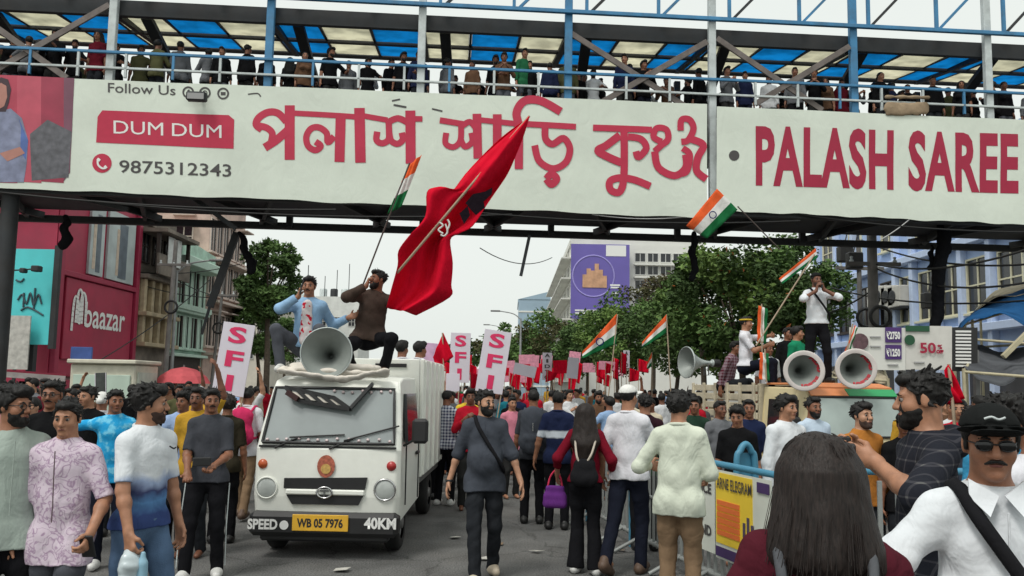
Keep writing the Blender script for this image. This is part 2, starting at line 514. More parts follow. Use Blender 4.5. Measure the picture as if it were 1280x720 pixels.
def person(name, label, loc, rz, H=1.7, pose=None, look=None, vox=.011, group=None, seed=0, face=True, cat='person'):
    """a person whose local front is -Y, +X their left; parts hang under an Empty between the feet"""
    po = dict(lean=0, side=0, twist=0, pel=None, feet=((.10, .0, 0, 0), (-.10, .0, 0, 0)), hands=(None, None), poles=(None, None),
              palm=(None, None), curl=(.4, .4), yaw=0, pitch=0, tilt=0, knee=(None, None), handdir=(None, None))
    po.update(pose or {})
    lk = dict(skin=0, shirt=None, sleeve=.55, hem=.82, loose=.0, belly=0, trousers=None, flare=.0, leg=1.0, shoe=None, hair='short', hairm=None,
              beard=0, moustache=False, w=.92, trim=None, hood=False, collar=True, hat=False, wr=.0048, bare=False)
    lk.update(look or {})
    s = H / 1.72; g = np.random.RandomState(seed)
    root = empty(name, loc, rz, label, cat, group)
    fem = lk['w']
    pel = V3(0, 0, .93) if po['pel'] is None else V3(*po['pel'])
    Rt = rotm('Z', R(po['twist'])) @ rotm('X', R(po['lean'])) @ rotm('Y', R(po['side']))
    T = lambda x, y, z: pel + Rt @ V3(x, y, z - .93)
    sh = [T(.162 * fem, 0, 1.388), T(-.162 * fem, 0, 1.388)]
    hip = [pel + rotm('Z', R(po['twist'] * .3)) @ V3(q * .088, 0, -.03) for q in (1, -1)]
    hc = T(0, -.005, 1.49) + (Rt * .5 + np.eye(3) * .5) @ V3(0, -.012, .120)
    Rh = rotm('Z', R(po['yaw'])) @ rotm('X', R(po['pitch'])) @ rotm('Y', R(po['tilt']))
    HEADM[:] = [Rh]
    Hd = lambda x, y, z: hc + Rh @ (V3(x, y, z) * HK)
    knee = []; ank = []; fdir = []
    for i in (0, 1):
        f = po['feet'][i]; yw = R(f[3]); fd = rotm('Z', yw) @ V3(0, -1, 0); fdir.append(fd)
        a = V3(f[0], f[1], f[2]) + V3(0, 0, .085) - fd * .03
        kp = po['knee'][i]
        k_, a_ = ik(hip[i], a, .425, .405, fd + V3(0, 0, .05) if kp is None else V3(*kp))
        knee.append(k_); ank.append(a_)
    elb = []; wri = []
    for i, q in enumerate((1, -1)):
        t = po['hands'][i]
        t = pel + rotm('Z', R(po['twist'] * .6)) @ V3(q * .25 * fem, -.02, -.07) if t is None else V3(*t)
        pole = V3(q * .45, .9, -.1) if po['poles'][i] is None else V3(*po['poles'][i])
        e, w = ik(sh[i], t, .285, .25, pole)
        elb.append(e); wri.append(w)
    # ---- body
    B = SDF(vox / s); lf = .82 if lk['trousers'] else 1.0; af = .84 if lk['sleeve'] > .62 and lk['shirt'] else 1.0
    fl = (Rt @ V3(0, 1, 0), .70)
    B.cap(T(0, 0, .93), T(0, .0, 1.08), .118, .118, .05, fl)
    B.cap(T(0, 0, 1.08), T(0, -.005, 1.30), .118, .146 * fem, .05, fl)
    for q in (1, -1): B.cap(T(q * .03, .01, 1.43), T(q * .15 * fem, 0, 1.392), .056, .056, .05)
    B.cap(T(0, .012, 1.40), Hd(0, .022, -.06), .060, .054, .04)
    for i, q in enumerate((1, -1)):
        B.cap(sh[i], elb[i], .047, .039 * af, .02); B.cap(elb[i], wri[i], .039 * af, .026, .015)
        B.ell(elb[i] * .72 + wri[i] * .28, (.041 * af,) * 3, None, .02)
        B.cap(hip[i], knee[i], .074 * lf, .050 * lf, .03); B.cap(knee[i], ank[i], .050 * lf, .036 * lf, .02)
        B.cap(knee[i] * .75 + ank[i] * .25 + V3(0, .018, 0), knee[i] * .55 + ank[i] * .45, .045 * lf, .036 * lf, .03)
        B.cap(ank[i] - V3(0, 0, .03) - fdir[i] * .02, ank[i] - V3(0, 0, .055) + fdir[i] * .14, .04, .03, .02)
        hd = unit(wri[i] - elb[i]); hd = unit(hd * .85 + V3(0, 0, -.15)) if po['handdir'][i] is None else V3(*po['handdir'][i])
        pn = V3(-q, 0, 0) if po['palm'][i] is None else V3(*po['palm'][i])
        hand(B, wri[i], hd, pn, q, po['curl'][i])
    B.ell(Hd(0, .012, .025), (.075, .094, .090), Rh, .02)
    B.ell(Hd(0, -.028, -.042), (.058, .062, .078), Rh, .03)
    B.ell(Hd(0, -.072, -.102), (.025, .020, .018), Rh, .025)
    for q in (1, -1):
        B.ell(Hd(q * .044, -.052, -.03), (.022, .03, .028), Rh, .02)
        B.ell(Hd(q * .076, .012, -.006), (.011, .021, .033), Rh, .008)
    if face:
        B.cap(Hd(-.036, -.078, .024), Hd(.036, -.078, .024), .012, .012, .015)
        for q in (1, -1): B.ell(Hd(q * .031, -.097, .002), (.017, .013, .0085), Rh, .010, True)
        B.cap(Hd(0, -.088, .012), Hd(0, -.110, -.032), .008, .0125, .010)
        B.cap(Hd(-.013, -.096, -.036), Hd(.013, -.096, -.036), .0085, .0085, .008)
        B.cap(Hd(-.018, -.086, -.067), Hd(.018, -.086, -.067), .0085, .0085, .01)
    v, f = B.surf()
    body = link('body', np_mesh('body', v * s, f), skin_mat(lk['skin']), root)
    info = dict(root=root, s=s, hc=hc, Rh=Rh, Hd=Hd, T=T, Rt=Rt, wri=wri, elb=elb, sh=sh, hip=hip, knee=knee, ank=ank, pel=pel, body=body, vox=vox)
    if face:
        for q in (1, -1):
            m = MB()
            for mi, (r, o) in enumerate(((.0115, (q * .031, -.0785, .002)), (.0085, (q * .031, -.0842, .002)))):
                m.cur = mi
                c = Hd(*o) * s; prof = [(r * s * math.sin(a * math.pi / 6) + 1e-5, -r * s * math.cos(a * math.pi / 6)) for a in range(7)]
                m.lathe(prof, c, (0, 0, 1), 10)
            m.build('eye', [EYE(), IRIS()], root)
        m = MB(); m.tube([Hd(-.024, -.0885, -.067) * s, Hd(-.01, -.0958, -.065) * s, Hd(.01, -.0958, -.065) * s, Hd(.024, -.0885, -.067) * s], [.002 * s, .0048 * s, .0048 * s, .002 * s], 6)
        m.build('lips', LIP(), root)
        for q in (1, -1):
            m = MB(); m.tube([Hd(q * .013, -.0905, .021) * s, Hd(q * .03, -.0925, .027) * s, Hd(q * .048, -.0815, .021) * s], [.003 * s, .0048 * s, .002 * s], 6)
            m.build('eyebrow', HAIR(), root)
    # ---- hair
    hm = lk['hairm'] or HAIR()
    hs_ = lk['hair']
    if hs_:
        h = SDF(max(.0048, vox * .7) / s)
        nh = wrinkle(seed + 5, .0055 if hs_ != 'long' else .003, 40 if hs_ != 'long' else 30, .35)
        h.wr = nh
        if hs_ in ('short', 'quiff', 'thick', 'fuzzy'):
            e = {'short': 0, 'quiff': .003, 'thick': .012, 'fuzzy': .02}[hs_]
            h.ell(Hd(0, .020, .036), (.083 + e, .104 + e, .093 + e), Rh, .02)
            if lk['hat']: e = -.006
            if vox < .0115 and not lk['hat']:
                for _t in range(170):          # locks swept back over the scalp
                    d = unit(g.normal(size=3) + V3(0, .1, .6)); b0 = V3(0, .020, .036) + d * V3(.078 + e, .098 + e, .088 + e)
                    tg_ = unit(V3(.35 * g.randn(), .9, -.35) - d * (V3(0, .9, -.35) @ d) + .3 * g.normal(size=3))
                    b1 = b0 + d * .012 + tg_ * g.uniform(.02, .045); h.cap(Hd(*b0), Hd(*b1), .0085, .0028, .005)
            n = Rh @ V3(0, -.7, -.72); h.slab(n, n @ hc + .006 + e * .3)
            n = Rh @ V3(0, -.25, -1); h.slab(n, n @ hc + .075)
            v, f = h.surf()
            h2 = SDF(h.h); h2.wr = nh
            if not lk['hat']: h2.ell(Hd(0, -.045, .092), (.062 + e, .056, .034 + e), Rh, .02)
            if hs_ in ('quiff', 'thick'): h2.ell(Hd(.012, -.066, .098), (.05, .036, .034), Rh, .02)
            for q in (1, -1): h2.cap(Hd(q * .073, -.012, .045), Hd(q * .074, -.010, -.018), .012, .006, .01)
            v2, f2 = h2.surf()
            v, f = np.concatenate([v, v2]), np.concatenate([f, f2 + len(v)])
        elif hs_ == 'long':
            h.ell(Hd(0, .022, .036), (.090, .108, .095), Rh, .02)
            h.plane(Rh @ V3(0, -.96, -.28), (Rh @ V3(0, -.96, -.28)) @ hc + .040)
            for q in (1, -1):
                h.cap(Hd(q * .055, .035, .02), T(q * .085, .075, 1.34), .055, .06, .04)
                h.cap(T(q * .085, .075, 1.34), T(q * .06, .11, 1.17), .058, .03, .04)
            h.cap(Hd(0, .06, 0), T(0, .10, 1.30), .075, .07, .05); h.cap(T(0, .10, 1.30), T(0, .115, 1.12), .07, .035, .05)
            v, f = h.surf()
        elif hs_ == 'bun':
            h.ell(Hd(0, .020, .034), (.083, .103, .09), Rh, .02); h.ell(Hd(0, .125, .0), (.042, .04, .042), Rh, .02)
            n = Rh @ V3(0, -.8, -.6); h.plane(n, n @ hc + .012)
            v, f = h.surf()
        link('hair', np_mesh('hair', v * s, f), hm, root)
    if lk['beard'] > 0:
        e = .0025 + .013 * lk['beard']
        h = SDF(max(.006, vox * .7) / s); h.wr = wrinkle(seed + 9, .004, 50)
        h.ell(Hd(0, -.028, -.052 - e * .4), (.060 + e * .7, .064 + e * .8, .076 + e), Rh, .02)
        h.ell(Hd(0, -.074, -.105), (.03 + e * .5, .024 + e * .6, .024 + e), Rh, .02)
        h.ell(Hd(0, -.11, -.056), (.034, .06, .012), Rh, .008, True)
        n = Rh @ V3(0, -.42, 1); h.plane(n, n @ hc - (.004 if lk['beard'] > .5 else .014))
        n = Rh @ V3(0, 1, 0); h.plane(n, n @ hc + .012)
        v, f = h.surf(); link('beard', np_mesh('beard', v * s, f), HAIR() if lk['beard'] > .28 else mat('stubble', srgb(62, 44, 37), rough=.8, var=.3, vscale=40), root)
    if lk['moustache'] and face:
        m = MB(); m.tube([Hd(-.032, -.086, -.062) * s, Hd(-.016, -.100, -.053) * s, Hd(0, -.105, -.050) * s, Hd(.016, -.100, -.053) * s, Hd(.032, -.086, -.062) * s],
                         [.003 * s, .0062 * s, .0058 * s, .0062 * s, .003 * s], 6)
        m.build('moustache', HAIR(), root)
    # ---- trousers
    if lk['trousers']:
        L = SDF(vox * 1.15 / s); L.wr = wrinkle(seed + 2, lk['wr'], 16, 1.3)
        L.cap(T(0, 0, 1.02), pel + V3(0, 0, -.02), .132, .138, .03, (Rt @ V3(0, 1, 0), .70))
        seated = pel[2] < .7
        if seated: L.slab(Rt @ V3(0, 0, 1), (Rt @ V3(0, 0, 1)) @ T(0, 0, 1.0))
        for i, q in enumerate((1, -1)):
            L.cap(hip[i] + V3(-q * .004, .012, .0), hip[i] * .5 + knee[i] * .5, .088, .078, .04)
            L.cap(hip[i] * .5 + knee[i] * .5, knee[i], .078, .064, .03)
            e = knee[i] + (ank[i] - knee[i]) * lk['leg'] + V3(0, 0, -.035 if lk['leg'] > .9 else 0)
            L.cap(knee[i], e, .063, .056 + lk['flare'], .03, None, 'b')
            L.ell(hip[i] + V3(-q * .01, .055, -.01), (.073, .066, .085), None, .04)
        tz = min(1.02, lk['hem'] + .05) if lk['shirt'] else 1.02
        if not seated: L.slab(Rt @ V3(0, 0, 1), (Rt @ V3(0, 0, 1)) @ T(0, 0, tz))
        v, f = L.surf(); info['trousers'] = link('trousers', np_mesh('trousers', v * s, f), lk['trousers'], root)
    # ---- shoes
    if lk['shoe']:
        for i in (0, 1):
            m = SDF(max(.007, vox * .8) / s); fd = fdir[i]; z0 = po['feet'][i][2]
            a = ank[i].copy(); b = a + V3(0, 0, z0 + .045 - a[2])
            pt = po['feet'][i][4] if len(po['feet'][i]) > 4 else 0
            fu = unit(fd + V3(0, 0, -math.tan(R(pt))))
            m.cap(b - fu * .045, b + fu * .06, .046, .046, .03); m.cap(b + fu * .06, b + fu * .165, .048, .038, .03)
            m.cap(a + V3(0, 0, .01), b, .044, .05, .03)
            nn = unit(V3(0, 0, -1) if pt == 0 else np.cross(np.cross(fu, V3(0, 0, 1)), fu) * -1)
            m.plane(nn, nn @ (b + nn * .045))
            v, f = m.surf(); link('shoe', np_mesh('shoe', v * s, f), lk['shoe'], root)
    # ---- shirt
    if lk['shirt']:
        lo = lk['loose']; hem = lk['hem']
        tq = .4 if pel[2] > .7 else .12
        S = SDF(vox / s); S.wr = wrinkle(seed + 1, lk['wr'], 15, 1.2)
        fl2 = (Rt @ V3(0, 1, 0), .70)
        S.cap(T(0, .0, hem - .03), T(0, 0, 1.10), .146 + lo, .136 + lo, .04, fl2)
        S.cap(T(0, 0, 1.10), T(0, -.004, 1.30), .136 + lo, .160 * fem + lo * .7, .05, fl2)
        for i, q in enumerate((1, -1)):
            S.cap(T(q * .03, .012, 1.43), T(q * .145 * fem, .002, 1.388), .066, .060 + lo * .3, .05)
            S.cap(hip[i] + V3(-q * .004, .012, 0), hip[i] * (1 - tq) + knee[i] * tq, .101 + lo * .6, .099 + lo, .05)
            S.ell(hip[i] + V3(-q * .01, .055, -.01), (.084, .076, .096), None, .05)
        if lk['belly']: S.ell(T(0, -.06, 1.08), (.14, .10 + lk['belly'], .16), Rt, .06)
        S.slab(Rt @ V3(0, 0, -1), (Rt @ V3(0, 0, -1)) @ T(0, 0, hem))
        S.cap(T(0, .012, 1.40), T(0, .010, 1.475), .086, .066, .03, None, 'b')
        if fem < .9: S.ell(T(.07, -.09, 1.27), (.065, .06, .065), Rt, .05); S.ell(T(-.07, -.09, 1.27), (.065, .06, .065), Rt, .05)
        sl = lk['sleeve']
        for i in (0, 1):
            if sl <= .6:
                e = sh[i] + (elb[i] - sh[i]) * (sl / .6 * 1.0)
                S.cap(sh[i], e, .054 + lo * .4, .050 + lo * .8, .04, None, 'b')
            else:
                S.cap(sh[i], elb[i], .054 + lo * .4, .048 + lo * .6, .04)
                S.cap(elb[i], elb[i] + (wri[i] - elb[i]) * ((sl - .6) / .4), .049 + lo * .6, .040 + lo * .4, .03, None, 'b')
        if lk['hood']: S.ell(T(0, .10, 1.44), (.12, .06, .07), Rt, .03)
        v, f = S.surf(); info['shirt'] = link('shirt', np_mesh('shirt', v * s, f), lk['shirt'], root)
        if lk['collar']:
            m = MB(); pts = []
            for k in range(17):
                a = R(-155 + 310 * k / 16)
                pts.append(T(.067 * math.sin(a), .012 + .066 * math.cos(a), 1.483 - .022 * (1 - math.cos(a)) / 2) * s)
            m.tube(pts, [.006 * s] + [.0135 * s] * 15 + [.006 * s], 6)
            m.build('collar', lk['trim'] or lk['shirt'], root)
    return info

# ------------------------------------------------------------------ ground and road
ASPH = mat('asphalt', (0.145, 0.145, 0.142), rough=.9, var=.3, vscale=2.3, bump=.6, bscale=140, spec=.2, dirt=.55, dirtcol=(.19, .18, .165), dscale=.55)
def road_wear(m_):
    """cracks and tar patches that belong to the surface"""
    n, l = _n(m_); b = n['Principled BSDF']; src = b.inputs['Base Color'].links[0].from_socket; tc = n.new('ShaderNodeTexCoord')
    vo = n.new('ShaderNodeTexVoronoi'); vo.feature = 'DISTANCE_TO_EDGE'; vo.inputs['Scale'].default_value = .55
    nz = n.new('ShaderNodeTexNoise'); nz.inputs['Scale'].default_value = 2.5; nz.inputs['Detail'].default_value = 6
    mxv = n.new('ShaderNodeMix'); mxv.data_type = 'RGBA'; mxv.blend_type = 'ADD'; mxv.inputs[0].default_value = .5; l.new(tc.outputs['Object'], mxv.inputs[6]); l.new(tc.outputs['Object'], nz.inputs['Vector']); l.new(nz.outputs['Color'], mxv.inputs[7]); l.new(mxv.outputs[2], vo.inputs['Vector'])
    cr = n.new('ShaderNodeValToRGB'); cr.color_ramp.elements[0].position = .0; cr.color_ramp.elements[0].color = (.6, .6, .6, 1); cr.color_ramp.elements[1].position = .010; cr.color_ramp.elements[1].color = (1, 1, 1, 1); l.new(vo.outputs['Distance'], cr.inputs[0])
    n3 = n.new('ShaderNodeTexNoise'); n3.inputs['Scale'].default_value = 60; n3.inputs['Detail'].default_value = 2; l.new(tc.outputs['Object'], n3.inputs['Vector'])
    c3 = n.new('ShaderNodeValToRGB'); c3.color_ramp.elements[0].position = .35; c3.color_ramp.elements[0].color = (.6, .6, .6, 1); c3.color_ramp.elements[1].position = .7; c3.color_ramp.elements[1].color = (1.35, 1.35, 1.35, 1); l.new(n3.outputs['Fac'], c3.inputs[0])
    for t_ in (cr, c3):
        mu = n.new('ShaderNodeMix'); mu.data_type = 'RGBA'; mu.blend_type = 'MULTIPLY'; mu.inputs[0].default_value = 1; l.new(src, mu.inputs[6]); l.new(t_.outputs[0], mu.inputs[7]); src = mu.outputs[2]
    l.new(src, b.inputs['Base Color'])
road_wear(ASPH)
CONC = mat('pavement_concrete', (.27, .26, .24), rough=.9, var=.2, vscale=3, bump=.3, bscale=40, spec=.2, dirt=.5, dscale=1.5)
m = MB(); m.quad((-900, -60, -.004), (900, -60, -.004), (900, 1600, -.004), (-900, 1600, -.004))
tag(m.build('ground', mat('ground_dust', (.2, .19, .17), rough=.95, var=.2, vscale=.4)), kind='structure')
m = MB(); m.quad((-12.5, -20, 0), (11.5, -20, 0), (11.5, 400, 0), (-12.5, 400, 0))
tag(m.build('road', ASPH), kind='structure')
for x0, x1 in ((-17.9, -12.5), (11.5, 17.9)):
    pv = MB(); pv.box(((x0 + x1) / 2, 90, .06), (x1 - x0, 220, .14), ch=.02)
    tag(pv.build('pavement', CONC), kind='structure')

# ------------------------------------------------------------------ footbridge
BY0, BK = 17.5, 0.0709
bdir = Vector((1, BK, 0)).normalized(); bback = Vector((-BK, 1, 0)).normalized()
BO = Vector((0, BY0, 0))
def bl(px, py, y=0.0):
    """pixel -> bridge-local point on the plane y behind the front face"""
    d = ray(px, py); o = BO + bback * y
    t = (o - CL).dot(bback) / d.dot(bback)
    p = CL + d * t - BO
    return Vector((p.dot(bdir), y, p.z))
def bs(px, py=100, y=0.0): return bl(px, py, y).x
def bz(px, py, y=0.0): return bl(px, py, y).z
BLUEP = mat('bridge_blue_paint', srgb(62, 128, 172), rough=.55, var=.15, vscale=4, dirt=.45, dscale=3)
WHITEP = mat('bridge_white_paint', srgb(196, 204, 204), rough=.55, var=.1, vscale=4, dirt=.4, dscale=3)
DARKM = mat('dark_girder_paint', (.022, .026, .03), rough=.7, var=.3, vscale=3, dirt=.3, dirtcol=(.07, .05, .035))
RUSTY = mat('brace_steel', srgb(112, 104, 100), rough=.6, metal=.2, var=.25, vscale=5, dirt=.5, dirtcol=(.05, .035, .03), dscale=4)
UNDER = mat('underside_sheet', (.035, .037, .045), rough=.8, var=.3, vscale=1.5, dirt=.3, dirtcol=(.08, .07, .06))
def sheet_mat(name, col):
    if name in MATS: return MATS[name]
    m_ = bpy.data.materials.new(name); m_.use_nodes = True; n, l = _n(m_)
    for x in list(n):
        if x.type != 'OUTPUT_MATERIAL': n.remove(x)
    out = [x for x in n if x.type == 'OUTPUT_MATERIAL'][0]
    tc = n.new('ShaderNodeTexCoord'); no = n.new('ShaderNodeTexNoise'); no.inputs['Scale'].default_value = 2.2; no.inputs['Detail'].default_value = 6
    cr = n.new('ShaderNodeValToRGB'); cr.color_ramp.elements[0].position = .32; cr.color_ramp.elements[0].color = (*[c * .72 for c in col], 1); cr.color_ramp.elements[1].position = .62; cr.color_ramp.elements[1].color = (*col, 1)
    l.new(tc.outputs['Object'], no.inputs['Vector']); l.new(no.outputs['Fac'], cr.inputs[0])
    tr = n.new('ShaderNodeBsdfTranslucent'); df = n.new('ShaderNodeBsdfDiffuse'); mxx = n.new('ShaderNodeMixShader'); mxx.inputs[0].default_value = .12
    l.new(cr.outputs[0], tr.inputs[0]); l.new(cr.outputs[0], df.inputs[0]); l.new(tr.outputs[0], mxx.inputs[1]); l.new(df.outputs[0], mxx.inputs[2]); l.new(mxx.outputs[0], out.inputs[0])
    MATS[name] = m_; return m_
SHB = sheet_mat('roof_sheet_blue', (.07, .44, .74)); SHC = sheet_mat('roof_sheet_cream', (.82, .80, .68))

bridge = empty('footbridge', BO, math.atan(BK), 'steel pedestrian footbridge with blue and cream roof sheets spanning the road', 'footbridge')
S0, S1 = -20.0, 20.0
ZB = bz(640, 293, 2.9)                       # underside
ZRAIL = bz(640, 90); ZRAIL2 = bz(640, 109); ZBEAM = bz(640, 31); ZPIPE = bz(640, 14); ZTOP = ZPIPE + 1.55
ZDECK = 7.68
BD = 2.9
post_px = [137, 335, 526, 710, 890, 1067, 1235]
ps = [bs(x) for x in post_px]; step = (ps[-1] - ps[0]) / 6
posts = [ps[0] - step * k for k in (3, 2, 1)] + ps + [ps[-1] + step * k for k in (1, 2)]
for i, s_ in enumerate(posts):
    wh = i % 2 == 1
    m = MB(); m.box((s_, 0, (ZB + ZTOP) / 2 + .1), (.17, .13, ZTOP - ZB), ch=.012)
    m.build('post', WHITEP if wh else BLUEP, bridge)
    m = MB(); m.box((s_, BD, (ZB + ZBEAM) / 2), (.16, .13, ZBEAM - ZB), ch=.012); m.build('rear_post', DARKM, bridge)
    # dark roof truss over every post
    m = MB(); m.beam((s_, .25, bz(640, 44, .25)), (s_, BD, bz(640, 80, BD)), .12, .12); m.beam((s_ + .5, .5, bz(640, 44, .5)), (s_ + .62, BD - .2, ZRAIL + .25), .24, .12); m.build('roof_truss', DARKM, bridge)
for nm, z, y, w, h, mt in (('eave_beam', ZBEAM, .16, .12, .36, DARKM), ('top_pipe', ZPIPE, -.12, .09, .09, BLUEP), ('top_chord', ZTOP, -.12, .13, .13, BLUEP),
                           ('bottom_chord', ZB + .10, -.0, .16, .2, DARKM), ('rear_bottom_chord', ZB + .05, BD + .1, .16, .17, DARKM), ('handrail', ZRAIL, -.10, .06, .06, BLUEP),
                           ('lower_rail', ZRAIL2, -.10, .05, .05, WHITEP), ('rear_handrail', ZRAIL - .15, BD, .06, .06, DARKM), ('rear_eave_beam', bz(640, 79, BD + .1), BD + .1, .1, .12, DARKM)):
    m = MB(); m.box(((S0 + S1) / 2, y, z), (S1 - S0, w, h), ch=.008); m.build(nm, mt, bridge)
m = MB(); m.box((0, BD / 2, ZDECK - .06), (S1 - S0, BD - .2, .12)); m.build('deck', DARKM, bridge)
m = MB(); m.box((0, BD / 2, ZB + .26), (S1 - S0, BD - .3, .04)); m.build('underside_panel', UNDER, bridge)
for k in range(28):
    s_ = S0 + .5 + k * 1.42
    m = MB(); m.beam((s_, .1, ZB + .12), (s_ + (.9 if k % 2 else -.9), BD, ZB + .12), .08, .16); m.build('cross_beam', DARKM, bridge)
# zigzag above the roof beam
for k in range(24):
    s_ = S0 + k * 1.66
    m = MB(); m.beam((s_, -.12, ZPIPE + .05), (s_, -.12, ZTOP - .05), .07, .07, up=(0, 1, 0)); m.build('upper_strut', BLUEP, bridge)
    m = MB(); m.beam((s_ + .1, -.02, ZPIPE + .05), (s_ + 1.5, -.02, ZTOP), .06, .06, up=(0, 1, 0)); m.build('upper_diagonal', DARKM if k % 2 else BLUEP, bridge)
    
# X braces
for (a, b), (c, d) in (((-12, 92), (137, 6)), ((-2, 36), (84, 98))), (((714, 42), (858, 134)), ((884, 52), (752, 128))), (((896, 48), (1028, 138)), ((1062, 58), (944, 130))), (((1300, 70), (1420, 158)), ((1410, 76), (1310, 150))):
    for q, (p0, p1) in enumerate((((a), (b)), ((c), (d)))):
        m = MB(); m.beam(bl(*p0, -.03 - .05 * q), bl(*p1, -.03 - .05 * q), .13, .045, up=(0, 1, 0), ch=.004); m.build('brace', RUSTY, bridge)
# short rail stanchions
for k in range(40):
    s_ = S0 + .5 + k * 1.0
    if min(abs(s_ - p) for p in posts) < .35: continue
    m = MB(); m.box((s_, -.10, (ZRAIL + ZRAIL2) / 2 - .12), (.05, .05, ZRAIL - ZRAIL2 + .18)); m.build('stanchion', BLUEP if k % 3 == 0 else WHITEP, bridge)
# roof sheets: two rows, alternating colours, on dark purlins
pw = 1.155; s0 = bs(8, 40, .6)
rows = ((.30, bz(640, 41, .30), 1.42, bz(640, 60, 1.42)), (1.56, bz(640, 62.5, 1.56), BD - .15, bz(640, 77, BD - .15)))
for y0, z0, y1, z1 in rows:
    for k in range(-8, 28):
        a = s0 + k * pw + .035; b = a + pw - .07
        if b < S0 or a > S1: continue
        m = MB(); m.add([(a, y0, z0), (b, y0, z0), (b, y1, z1), (a, y1, z1), (a, y0, z0 + .012), (b, y0, z0 + .012), (b, y1, z1 + .012), (a, y1, z1 + .012)],
                        [(0, 3, 2, 1), (4, 5, 6, 7), (0, 1, 5, 4), (1, 2, 6, 5), (2, 3, 7, 6), (3, 0, 4, 7)])
        m.build('roof_sheet', SHC if (k % 2 == 0) else SHB, bridge)
for y, z, h in ((1.49, bz(640, 61.5, 1.49), .12), (BD - .05, bz(640, 78, BD), .10)):
    m = MB(); m.box((0, y, z), (S1 - S0, .09, h)); m.build('purlin', DARKM, bridge)
for k in range(-8, 29):
    s_ = s0 + k * pw
    if S0 < s_ < S1:
        m = MB(); m.beam((s_, .28, rows[0][1] - .02), (s_, BD, bz(640, 78, BD)), .06, .06); m.build('rafter', DARKM, bridge)
# columns that carry it
for s_, y in ((bs(-2, 360), .2), (bs(-2, 360) - 3.2, BD), (17.2, .2), (17.2, BD)):
    if True:
        m = MB(); m.tube([(s_, y, 0), (s_, y, ZB + .2)], .17, 16); m.lathe([(.3, 0), (.3, .25), (.18, .3)], (s_, y, 0), seg=16); m.build('column', DARKM, bridge)
# hanging struts and rags below the truss
for name, p0, p1, y, w in (('hanging_strut', (296, 291), (262, 384), 2.2, .16), ('hanging_strut', (662, 294), (651, 345), .4, .07), ('hanging_strut', (262, 384), (252, 418), 2.2, .06),
                           ('hanging_strut', (295, 286), (240, 246), .6, .10), ('hanging_strut', (160, 262), (110, 250), .6, .1)):
    m = MB(); m.beam(bl(*p0, y), bl(*p1, y), w, w * .7, up=(0, 1, 0)); m.build(name, DARKM, bridge)
RAG = fabric('dark_rag', (.012, .012, .014))
def rag(p0, p1, y, w0, w1, label):
    a, b = bl(*p0, y), bl(*p1, y)
    S = SDF(.03); n = 5
    pts = [np.array(a + (b - a) * (i / n) + Vector((math.sin(i * 2.1) * .05, 0, 0))) for i in range(n + 1)]
    S.chain(pts, [w0 + (w1 - w0) * i / n for i in range(n + 1)], .05); S.wr = wrinkle(int(p0[0]), .02, 12)
    v, f = S.surf()
    o = link('hanging_cloth', np_mesh('hanging_cloth', v, f), RAG, None, BO, (0, 0, math.atan(BK)))
    tag(o, label, 'cloth')
rag((82, 272), (82, 306), 1.4, .06, .11, 'dark rag hanging from the footbridge beside the crimson store')
rag((300, 292), (316, 338), 2.0, .06, .11, 'dark rag hanging from the footbridge strut by the left tree')
rag((867, 292), (867, 348), 1.4, .07, .08, 'dark rag hanging from the footbridge in front of the leafy tree')
rag((1180, 284), (1168, 420), 1.0, .16, .12, 'long dark rolled tarpaulin hanging from footbridge in front of the blue building')
rag((1164, 306), (1165, 335), 1.2, .03, .07, 'short dark rag beside the long rolled tarpaulin under the footbridge')
# slack cables under the bridge
CABLE = mat('cable_black', (.012, .012, .012), rough=.6, var=0)
CABW = mat('cable_pale', (.5, .5, .5), rough=.6, var=0)
def cable(p0, p1, sag, r, label, m_=CABLE, loc=None, rot=None):
    p0, p1 = Vector(p0), Vector(p1); mid = (p0 + p1) / 2 - Vector((0, 0, sag))
    pts = [(p0 * (1 - t) ** 2 + mid * 2 * t * (1 - t) + p1 * t * t) for t in [i / 14 for i in range(15)]]
    o = MB().tube(pts, r, 5).build('cable', m_, None, loc, rot); tag(o, label, 'cable', None); return o
BR = (0, 0, math.atan(BK))
for i, (a, b, sg, r, mt, lb) in enumerate((((-20, 238), (420, 262), .25, .022, CABLE, 'black cable sagging just under the left banner edge'), ((100, 250), (640, 268), .35, .02, CABLE, 'black cable slung along the footbridge girder below the phone number'),
      ((740, 268), (880, 268), .2, .012, CABW, 'thin pale cable looping under the banner beside the white post'), ((1100, 300), (1150, 262), .1, .012, CABW, 'thin pale cable rising to the right banner corner'),
      ((560, 262), (1000, 276), .3, .02, CABLE, 'black cable slung under the banner above the purple billboard'), ((1000, 268), (1290, 290), .2, .02, CABLE, 'black cable slung under the right banner'))):
    cable(bl(*a, -.16), bl(*b, -.16), sg, r, lb, mt, BO, BR)

# ------------------------------------------------------------------ printed banners on the bridge
BANM = mat('banner_flex', srgb(216, 224, 212), rough=.55, var=.05, vscale=.6, spec=.3, dirt=.18, dirtcol=(.30, .31, .28), dscale=.7)
creases(BANM); _b = [x for x in BANM.node_tree.nodes if x.type == 'BUMP'][0]; _b.inputs['Strength'].default_value = .22
for _x in BANM.node_tree.nodes:
    if _x.type == 'MAPPING': _x.inputs['Scale'].default_value = (.35, .35, .2)
RED_P = mat('print_crimson', srgb(186, 36, 70), rough=.6, var=.06); RED_D = mat('print_maroon', srgb(160, 24, 60), rough=.6, var=.06)
GREY_P = mat('print_dark_grey', (.06, .055, .055), rough=.6, var=0); WH_P = mat('print_white', (.78, .78, .76), rough=.6, var=0)
def wave(s_, z): return .012 * math.sin(1.1 * s_ + .5) + .006 * math.sin(2.9 * s_ + 1.7 * z) + .004 * math.sin(5.2 * z + .7 * s_)
